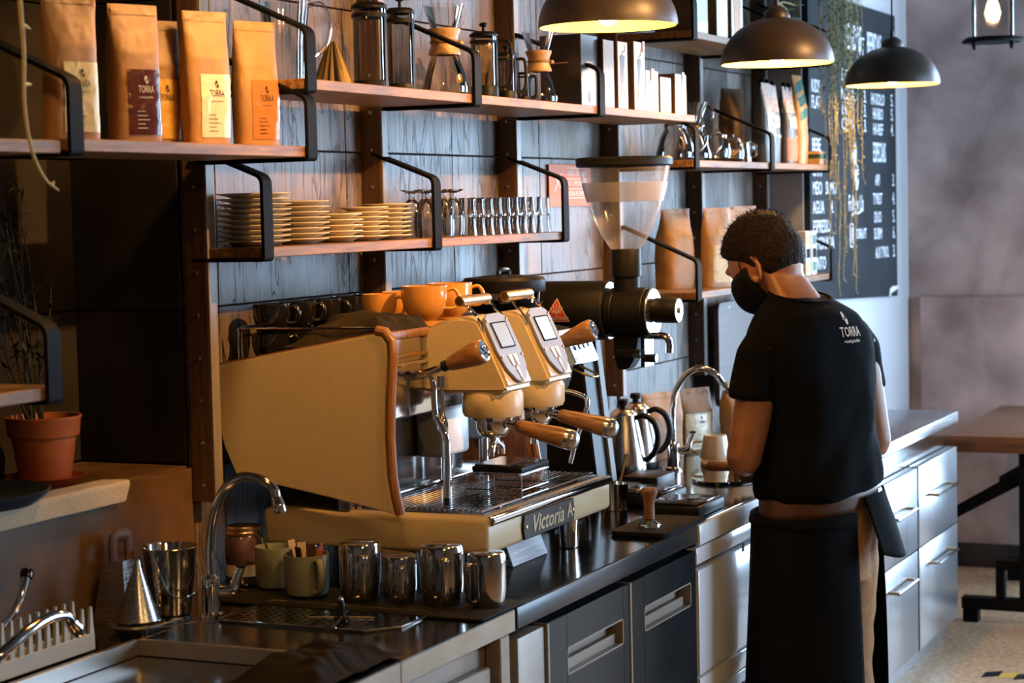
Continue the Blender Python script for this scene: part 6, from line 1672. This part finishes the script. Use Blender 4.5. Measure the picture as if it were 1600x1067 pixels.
# arms: shoulder, elbow, wrist
def arm(sh, el, wr, s):
    sh, el, wr = Vector(sh), Vector(el), Vector(wr)
    up = [sh, sh.lerp(el, 0.35), sh.lerp(el, 0.7), el]
    body.tube(up, [0.054, 0.053, 0.050, 0.046], 18)
    body.lathe([(0, -0.046), (0.033, -0.033), (0.046, 0), (0.033, 0.033), (0, 0.046)], el, 18)
    body.tube([el, el.lerp(wr, 0.3), el.lerp(wr, 0.7), wr], [0.046, 0.045, 0.034, 0.027], 18)
    d = (wr - el).normalized()
    side_ = Vector((0, 0, 1)).cross(d).normalized()       # toward the body's left
    up_ = d.cross(side_)
    palm = wr + d * 0.045
    M = Matrix(((d.x, side_.x, up_.x, palm.x), (d.y, side_.y, up_.y, palm.y), (d.z, side_.z, up_.z, palm.z), (0, 0, 0, 1)))
    pm = MB().box(-0.050, 0.045, -0.040, 0.040, -0.014, 0.014, 0.010, 3)
    put(body, pm, M)
    for k, (yo, L) in enumerate(((-0.030, 0.060), (-0.010, 0.074), (0.010, 0.080), (0.030, 0.072))):
        if s > 0: yo = -yo
        f0 = Vector((0.040, yo, 0.002))
        pts = [f0, f0 + Vector((L * 0.40, 0, 0.004)), f0 + Vector((L * 0.72, 0, -0.014)), f0 + Vector((L * 0.86, 0, -0.034))]
        put(body, MB().tube(pts, [0.0092, 0.0088, 0.008, 0.0072], 10, sub=3), M)
    ty = -s
    th_ = [Vector((-0.020, ty * 0.030, -0.004)), Vector((0.012, ty * 0.052, -0.010)), Vector((0.038, ty * 0.054, -0.020)), Vector((0.055, ty * 0.046, -0.028))]
    put(body, MB().tube(th_, [0.013, 0.011, 0.0098, 0.0085], 10, sub=3), M)
LW, RW = Vector((0.238, 0.040, 0.984)), Vector((0.235, -0.165, 0.984))
arm((0.02, 0.160, 1.325), (0.040, 0.222, 1.045), LW, 1)
arm((0.02, -0.162, 1.325), (0.015, -0.224, 1.048), RW, -1)
bme = remesh(body, 0.0052, 4)
P = obj('person', bme, SKIN, None, smooth=0)
P.location = PO; P.rotation_euler = (0, 0, PA)
tag(P, 'barista in black T-shirt, apron and face mask bending over the counter', 'person')

def pchild(name, me, m, label=None):
    o = bpy.data.objects.new(name, me); COL.objects.link(o); o.parent = P
    if not me.materials: me.materials.append(m)
    if label: o['label'] = label
    return o
def mchild(name, mb, m, smooth=60, solid=0.0, sub=0):
    o = obj(name, mb, m, P, smooth=smooth, solid=solid, subsurf=sub)
    return o
# ---- hair: a close-cropped shell
def sstep(a, b, x):
    t = max(0, min(1, (x - a) / (b - a))); return t * t * (3 - 2 * t)
def hair_fn(d):
    x, y, z = d
    low = -0.46 if x < -0.35 else (-0.46 + (x + 0.35) / 0.55 * 0.60 if x < 0.20 else 0.14 + (x - 0.20) * 0.62)
    m = sstep(low - 0.05, low + 0.12, z)
    top = sstep(0.15, 0.75, z + 0.15 * max(0, x))
    n = noise.noise(Vector(d) * 9) * 0.0022 + noise.noise(Vector(d) * 24) * 0.0016
    return skull(d, -0.005 + m * (0.0095 + 0.011 * top + n))
hb = sphere_fn(hair_fn, 110, 70); hb.v = [tuple(HM @ Vector(v)) for v in hb.v]
hair = mchild('hair', hb, HAIR)
tuft = MB()
rnd = random.Random(3)
for k in range(2600):
    d = Vector((rnd.gauss(0, 1), rnd.gauss(0, 1), rnd.gauss(0, 1))).normalized()
    if d.z < -0.1 or (d.x > 0.2 and d.z < 0.25): continue
    top = sstep(0.1, 0.7, d.z)
    if rnd.random() > 0.25 + 0.75 * top: continue
    p = HM @ hair_fn(d)
    nrm = (HM.to_3x3() @ d).normalized()
    t1 = nrm.orthogonal().normalized()
    L = 0.004 + 0.011 * top * rnd.random()
    lean = (HM.to_3x3() @ Vector((0.7, 0.0, 0.25))).normalized() * 0.6 + Vector((rnd.uniform(-0.5, 0.5), rnd.uniform(-0.5, 0.5), rnd.uniform(-0.2, 0.5)))
    q = p + (nrm + lean * 0.6).normalized() * L
    w = t1 * 0.0011
    w2 = nrm.cross(t1) * 0.0011
    tuft.add([p - w - nrm * 0.002, p + w - nrm * 0.002, p + w2 - nrm * 0.002, q], [(0, 1, 3), (1, 2, 3), (2, 0, 3)])
tf = obj('hair_tufts', tuft, HAIR, hair, smooth=0); tf['kind'] = 'stuff'
# ---- face mask and ear loops
def mask_fn(d):
    x, y, z = d
    m = sstep(0.05, 0.22, x) * sstep(0.12, 0.0, z + 0.05 * abs(y)) * sstep(-1.0, -0.93, z)
    bulge = 0.022 * m * max(0, x) * math.exp(-((z + 0.35) / 0.4) ** 2) * math.exp(-(y / 0.6) ** 2)
    return skull(d, -0.006 + 0.0155 * m + bulge)
mk = sphere_fn(mask_fn, 90, 60); mk.v = [tuple(HM @ Vector(v)) for v in mk.v]
mask = mchild('face_mask', mk, MASK)
for s in (-1, 1):
    lp = MB().tube([HM @ Vector(p) for p in ((0.036, s * 0.072, -0.010), (0.018, s * 0.083, 0.020), (-0.004, s * 0.086, 0.030), (-0.020, s * 0.084, 0.016), (-0.024, s * 0.080, -0.020), (-0.006, s * 0.078, -0.046), (0.030, s * 0.071, -0.062))], 0.0016, 8, sub=4)
    obj('ear_loop', lp, MASK, mask)
# ---- T-shirt
sh = MB()
loft(sh, [(-0.004, 0, 0.938, 0.178, 0.134, 0.02, -0.12), (-0.004, 0, 0.965, 0.184, 0.138, 0.02, -0.10), (-0.004, 0, 1.01, 0.176, 0.128, 0.0, -0.05), (-0.002, 0, 1.08, 0.170, 0.118), (0.004, 0, 1.16, 0.174, 0.117), (0.014, 0, 1.24, 0.184, 0.120), (0.022, 0, 1.305, 0.190, 0.118), (0.028, 0, 1.358, 0.184, 0.112), (0.036, 0, 1.400, 0.152, 0.100, 0.0), (0.046, 0, 1.432, 0.108, 0.086, 0.1), (0.056, 0, 1.450, 0.080, 0.076, 0.2)], 44, 2.4)
for s in (-1, 1):
    q = 0.985 if s > 0 else 1.0
    sh.tube([(0.026, s * 0.105, 1.352), (0.026, s * 0.150 * q, 1.335), (0.027, s * 0.178 * q, 1.300), (0.030, s * 0.193 * q, 1.245), (0.032, s * 0.200 * q, 1.190)], [0.052, 0.060, 0.062, 0.060, 0.064], 24)
sme = remesh(sh, 0.0062, 22, 0.5)
sme.calc_loop_triangles()
nrms = [v.normal.copy() for v in sme.vertices]
for v, nrm in zip(sme.vertices, nrms):
    p = v.co.copy()
    fold = noise.noise(Vector((p.x * 6 + 3, p.y * 6, p.z * 11 + p.y * 14))) * 0.5 + 0.5
    k = 0.017 * (fold - 0.5) * sstep(1.36, 1.05, p.z) + 0.0035 * noise.noise(Vector((p.x * 18, p.y * 18, p.z * 9)))
    v.co = p + nrm * k
shirt = pchild('t_shirt', sme, SHIRT)
sme.update()
bvh = BVHTree.FromPolygons([v.co.copy() for v in sme.vertices], [tuple(p.vertices) for p in sme.polygons])
prt = MB()
def on_back(x, y, lift=0.0018):
    o = Vector((-0.35, -0.044 - x, 1.360 + y))
    hit = bvh.ray_cast(o, Vector((1, 0, 0)))
    if hit[0] is None: return Vector((-0.10, -0.044 - x, 1.360 + y))
    return hit[0] + Vector((-1, 0, 0.4)).normalized() * lift
for p in logo_polys(0.017):
    prt.add([on_back(u - 0.008, v + 0.032) for u, v in p], [tuple(range(len(p)))])
for body_, size, yy, sx_, bo in (('TORRA', 0.036, -0.004, 0.66, 0.0004), ('roasting &coffee', 0.0110, -0.027, 0.85, 0.0002)):
    tm = mb_of(text_mesh(body_, size, Matrix.Identity(4), sx_, 0.0, bo))
    prt.add([on_back(v[0], v[1] + yy) for v in tm.v], tm.f)
obj('back_print', prt, mat('peach_print', (0.72, 0.55, 0.44), 0.6), shirt, smooth=0)
col = MB().tube([(0.056 + 0.079 * math.cos(a), 0.083 * math.sin(a), 1.449 + 0.016 * math.cos(a)) for a in [k * 2 * PI / 28 for k in range(28)]], 0.0052, 8, closed=True)
obj('collar', col, SHIRT, shirt)
# ---- trousers, belt, apron
tr = MB()
loft(tr, [(0, 0, 0.85, 0.160, 0.118), (0, 0, 0.925, 0.162, 0.118)], 36)
loft(tr, [(0, 0, 0.70, 0.150, 0.112), (0, 0, 0.86, 0.163, 0.120)], 36)
for s in (-1, 1):
    loft(tr, [(0, s * 0.083, 0.88, 0.080, 0.102), (0.002, s * 0.088, 0.76, 0.084, 0.100), (0.008, s * 0.095, 0.62, 0.074, 0.084), (0.012, s * 0.100, 0.48, 0.066, 0.074), (0.0, s * 0.105, 0.33, 0.062, 0.068), (-0.005, s * 0.108, 0.18, 0.056, 0.060), (-0.002, s * 0.110, 0.07, 0.054, 0.058)], 26)
tme = remesh(tr, 0.008, 5)
nrms = [v.normal.copy() for v in tme.vertices]
for v, nrm in zip(tme.vertices, nrms):
    p = v.co.copy()
    v.co = p + nrm * 0.006 * noise.noise(Vector((p.x * 10, p.y * 10, p.z * 16)))
trs = pchild('trousers', tme, TAN)
bl = MB().grid(lambda u, v: Vector((0.130 * math.cos(2 * PI * u) - 0.002, 0.1735 * math.sin(2 * PI * u), 0.890 + 0.062 * v - 0.10 * 0.1735 * math.sin(2 * PI * u) * 0.9)), 60, 4, True)
mchild('belt', bl, BELT, solid=0.004)
def apron_fn(t0, t1, z0, z1, a0, b0, a1, b1, wav=0.006, tilt=0.08):
    def fn(u, v):
        t = math.radians(t0 + (t1 - t0) * u)
        c, s_ = math.cos(t), math.sin(t)
        a, b_ = a0 + (a1 - a0) * v, b0 + (b1 - b0) * v
        n = 2.4
        r = (abs(c) ** n + abs(s_) ** n) ** (-1 / n)
        w = 1 + wav * 8 * v * noise.noise(Vector((math.cos(t) * 2.2, math.sin(t) * 2.2, v * 1.5)))
        return Vector((b_ * r * c * w, a * r * s_ * w, z0 + (z1 - z0) * v - tilt * a0 * s_ * (1 - v)))
    return fn
ap = mchild('apron', MB().grid(apron_fn(-112, 179, 0.890, 0.30, 0.182, 0.143, 0.200, 0.172), 90, 30), APRON, 80, 0.004)
obj('waist_band', MB().grid(apron_fn(-112, 179, 0.898, 0.862, 0.1835, 0.1445, 0.185, 0.147), 90, 4), APRON, ap, smooth=80, solid=0.005)
obj('side_tag', MB().box(-0.001, 0.001, -0.004, 0.004, -0.012, 0.012), INKW, ap).location = (0.128, 0.152, 0.79)
obj('back_flap', MB().grid(lambda u, v: apron_fn(189, 243, 0.930, 0.790, 0.180, 0.140, 0.215, 0.205, 0.004)(u, v) + Vector((0, 0, -0.02 * math.sin(u * PI) * v)), 24, 14), APRON, ap, smooth=80, solid=0.004)
# portafilter held in the hands
t = thing('held_portafilter', 'dark portafilter held in the barista hands over the counter', 'portafilter', (5.12, -0.62, 0.945))
wl = Matrix.Translation(PO) @ Matrix.Rotation(PA, 4, 'Z')
ph = wl @ Vector((0.345, -0.060, 0.962))
obj('basket', MB().lathe([(0, -0.020), (0.026, -0.018), (0.034, -0.006), (0.035, 0.014), (0.031, 0.014), (0.030, 0.0), (0, -0.004)], ph, 30), CHROME, t, world=True)
hd2 = (wl.to_3x3() @ Vector((1.0, 0.15, -0.05))).normalized()
obj('handle', MB().tube([ph + hd2 * 0.030, ph + hd2 * 0.07, ph + hd2 * 0.135], [0.010, 0.013, 0.015], 14), WALNUTZ, t, world=True)

# ================================================================== chalkboard
CBY = -0.2155
t = thing('chalkboard', 'black menu chalkboard with hand lettered drinks behind the lamps', 'chalkboard', (8.2, -0.2, 1.25))
obj('board', MB().prism([(7.512, 1.312), (8.887, 1.262), (8.887, 2.510), (7.512, 2.510)], (0, -0.1905, 0), (1, 0, 0), (0, 0, 1), (0, -0.0245, 0), 0.002), BOARD, t, world=True)
def chalk(s, x, z, h, sx=1.0, bold=0.0, shear=0.0, al='CENTER'):
    o = obj('chalk_lettering', mb_of(text_mesh(s, h, face_matrix((x, CBY - 0.0004, z), (1, 0, 0), (0, 0, 1)), sx, 0.0001, bold, al, shear)), CHALK, t, world=True, smooth=0)
    return o
chalk('BEBIDAS', 8.172, 2.362, 0.150, 0.46, 0.0012); chalk('PT', 8.305, 2.335, 0.11, 0.65, 0.001); chalk('BEBIDAS', 8.515, 2.352, 0.140, 0.46, 0.001)
for s, p, z in (('DOCE', '', 2.205), ('MOKA,', '3.', 2.128), ('LATTE', '3.', 2.068), ('CAPPA', '3.', 2.005)):
    chalk(s, 8.08, z, 0.072, 0.95, 0.0004)
    if p: chalk(p, 8.350, z, 0.075, 0.9, 0.0004)
for s, p, z in (('HI-SOLO', '5.', 2.125), ('HI-BIO', '5.', 2.062), ('HI-REF', '4.', 1.996)):
    chalk(s, 8.565, z, 0.070, 0.85, 0.0004); chalk(p, 8.815, z + 0.004, 0.075, 0.9, 0.0004)
chalk('ESPECIAIS', 8.585, 1.895, 0.120, 0.42, 0.001)
for s, p, z in (('API', '3.', 1.778), ('TYRST', '4.', 1.697), ('DUO', '5.', 1.618), ('SUBM', '6.', 1.547), ('AUX TYROL', '3.', 1.464)):
    chalk(s, 8.545 if len(s) < 6 else 8.615, z, 0.068, 0.80 if len(s) < 6 else 0.62, 0.0004); chalk(p, 8.826, z, 0.078, 0.8, 0.0004)
for s, z in (('KIDS', 2.140), ('FLAT', 2.078), ('BEBE', 1.913), ('CHAI', 1.815), ('MEIO   SUMO', 1.744), ('AGUA      4.', 1.669), ('ESPRESSO', 1.594), ('LIMONADA', 1.528), ('TINTO    4.', 1.450)):
    chalk(s, 7.545, z, 0.072, 0.80, 0.0004, al='LEFT')
b = MB()
for p in logo_polys(0.10):
    b.prism([(8.175 + u * 0.95, 1.835 + v) for u, v in p], (0, CBY - 0.0001, 0), (1, 0, 0), (0, 0, 1), (0, -0.0004, 0))
obj('chalk_logo', b, CHALK, t, world=True)
chalk('Follow Us', 8.185, 1.680, 0.095, 0.62, 0.0004, 0.1)
def stroke(pts, w):
    return MB().tube([(x, CBY - 0.0006, z) for x, z in pts], w, 6, sub=3, flat=(1, 1))
obj('chalk_underline', stroke([(8.10, 1.628), (8.16, 1.646), (8.20, 1.640), (8.28, 1.652)], 0.004), CHALK, t, world=True)
ph_ = [(8.085, 1.505), (8.125, 1.505), (8.130, 1.515), (8.130, 1.588), (8.125, 1.598), (8.085, 1.598), (8.080, 1.588), (8.080, 1.515)]
b = MB().tube([(x, CBY - 0.0006, z) for x, z in ph_], 0.0035, 6, closed=True)
b.tube([(8.092, CBY - 0.0006, 1.52), (8.118, CBY - 0.0006, 1.52), (8.118, CBY - 0.0006, 1.582), (8.092, CBY - 0.0006, 1.582)], 0.0028, 6, closed=True)
obj('chalk_phone', b, CHALK, t, world=True)
chalk('TORRA.PT', 8.262, 1.553, 0.060, 0.62, 0.0004)
obj('chalk_signature', stroke([(8.735, 1.268), (8.745, 1.300), (8.755, 1.285), (8.77, 1.306), (8.78, 1.288), (8.80, 1.308), (8.81, 1.290), (8.83, 1.306), (8.845, 1.296), (8.87, 1.306)], 0.006), CHALK, t, world=True)

# ================================================================== hanging vines by the chalkboard
def vine_thing(label, base, strands, seed, leafy, len0, len1, spread, r=0.0022, leaf=0.010):
    rn_ = random.Random(seed)
    t = thing('hanging_vine', label, 'plant', base)
    lf = MB()
    for k in range(strands):
        L = rn_.uniform(len0, len1) if k % 2 else rn_.uniform(len0 * 0.6, (len0 + len1) / 2)
        x0, y0 = rn_.uniform(-spread, spread), rn_.uniform(-0.065, 0.055)
        pts = []
        n = 14
        wx = rn_.uniform(-0.03, 0.03)
        for i in range(n + 1):
            s = i / n
            pts.append(Vector((x0 * (1 - 0.12 * s) + wx * s + 0.010 * noise.noise(Vector((k * 3.1, s * 4, seed))), y0 + 0.010 * noise.noise(Vector((k * 5.1, s * 4, seed + 7))), -L * s)))
        if rn_.random() < 0.5: pts[-1] += Vector((rn_.uniform(-0.02, 0.05), 0, 0.02))
        obj('strand', MB().tube(smooth_path(pts, 2), r * rn_.uniform(0.7, 1.2), 6), VINE, t)
        for j in range(int(leafy * L)):
            s = rn_.random() ** 1.2
            i = min(n - 1, int(s * n)); p = pts[i].lerp(pts[i + 1], s * n - i)
            d = Vector((rn_.uniform(-1, 1), rn_.uniform(-1, 0.5), rn_.uniform(-0.9, 0.5))).normalized()
            sd = d.cross(Vector((rn_.uniform(-1, 1), rn_.uniform(-1, 1), 1))).normalized() * leaf * 0.35
            q = leaf * rn_.uniform(0.7, 1.6)
            lf.add([p, p + d * q * 0.55 + sd, p + d * q, p + d * q * 0.55 - sd], [(0, 1, 2, 3)])
    lo = obj('leaves', lf, VINELEAF, t, smooth=0); lo['kind'] = 'stuff'
    return t
vine_thing('thick curtain of trailing vines hanging beside the chalkboard', (7.42, -0.365, 2.62), 40, 4, 110, 0.50, 1.12, 0.11, 0.0013, 0.011)
vine_thing('thin yellowish vine tendrils trailing down to the lower shelf end', (7.45, -0.360, 1.85), 8, 9, 60, 0.40, 0.56, 0.07, 0.0018, 0.010)
t = thing('trailing_plant', 'green leafy plant above the middle pendant lamp', 'plant', (6.95, -0.24, 2.2355))
obj('planter', MB().lathe([(0, 0), (0.045, 0), (0.055, 0.09), (0.058, 0.095), (0.05, 0.095), (0, 0.085)], segs=30), WHITEEN, t)
rl = random.Random(11)
for k in range(14):
    a = rl.uniform(0, 6.28)
    d = Vector((math.cos(a), math.sin(a) * 0.6 - 0.5, rl.uniform(-0.5, 0.7))).normalized()
    p0 = Vector((0, 0, 0.09)); p1 = p0 + Vector((0, 0, 0.05)) + d * 0.06; p2 = p1 + d * rl.uniform(0.04, 0.10) + Vector((0, 0, -0.05))
    obj('leaf_stem', MB().tube([p0, p1, p2], 0.002, 6, sub=4), VINE, t)
    sd = d.cross(Vector((0, 0, 1))).normalized() * 0.022
    e = p2 + d * 0.06 - Vector((0, 0, 0.03))
    obj('leaf', MB().add([p2, p2.lerp(e, 0.45) + sd, e, p2.lerp(e, 0.45) - sd, p2.lerp(e, 0.45) + Vector((0, 0, 0.006))], [(0, 1, 4), (1, 2, 4), (2, 3, 4), (3, 0, 4)]), LEAFGREEN, t)
# vine tip hanging in at the upper left corner
t = thing('hanging_vine', 'single pale vine tendril hanging in front of the bag shelf', 'plant', (2.62, -0.34, 2.45))
pts = [(2.600, -0.345, 2.50), (2.606, -0.345, 2.20), (2.604, -0.348, 2.05), (2.606, -0.350, 1.97), (2.600, -0.352, 1.88), (2.610, -0.355, 1.81), (2.635, -0.358, 1.765), (2.668, -0.360, 1.745)]
obj('strand', MB().tube(pts, [0.004, 0.0042, 0.004, 0.0035, 0.003, 0.003, 0.0028, 0.002], 8, sub=5), VINE, t, world=True)
for i, (p, d) in enumerate((((2.605, -0.347, 2.06), (0.02, 0, 0.004)), ((2.605, -0.349, 2.01), (0.022, 0, -0.006)), ((2.604, -0.35, 1.915), (0.018, 0, 0.0)), ((2.650, -0.359, 1.752), (0.010, 0, 0.008)), ((2.606, -0.346, 2.10), (-0.015, 0, 0.01)))):
    p, d = Vector(p), Vector(d)
    obj('leaf', MB().tube([p, p + d * 0.5, p + d], [0.0028, 0.0034, 0.001], 6), VINE, t, world=True)

bpy.data.scenes.remove(SCRATCH)
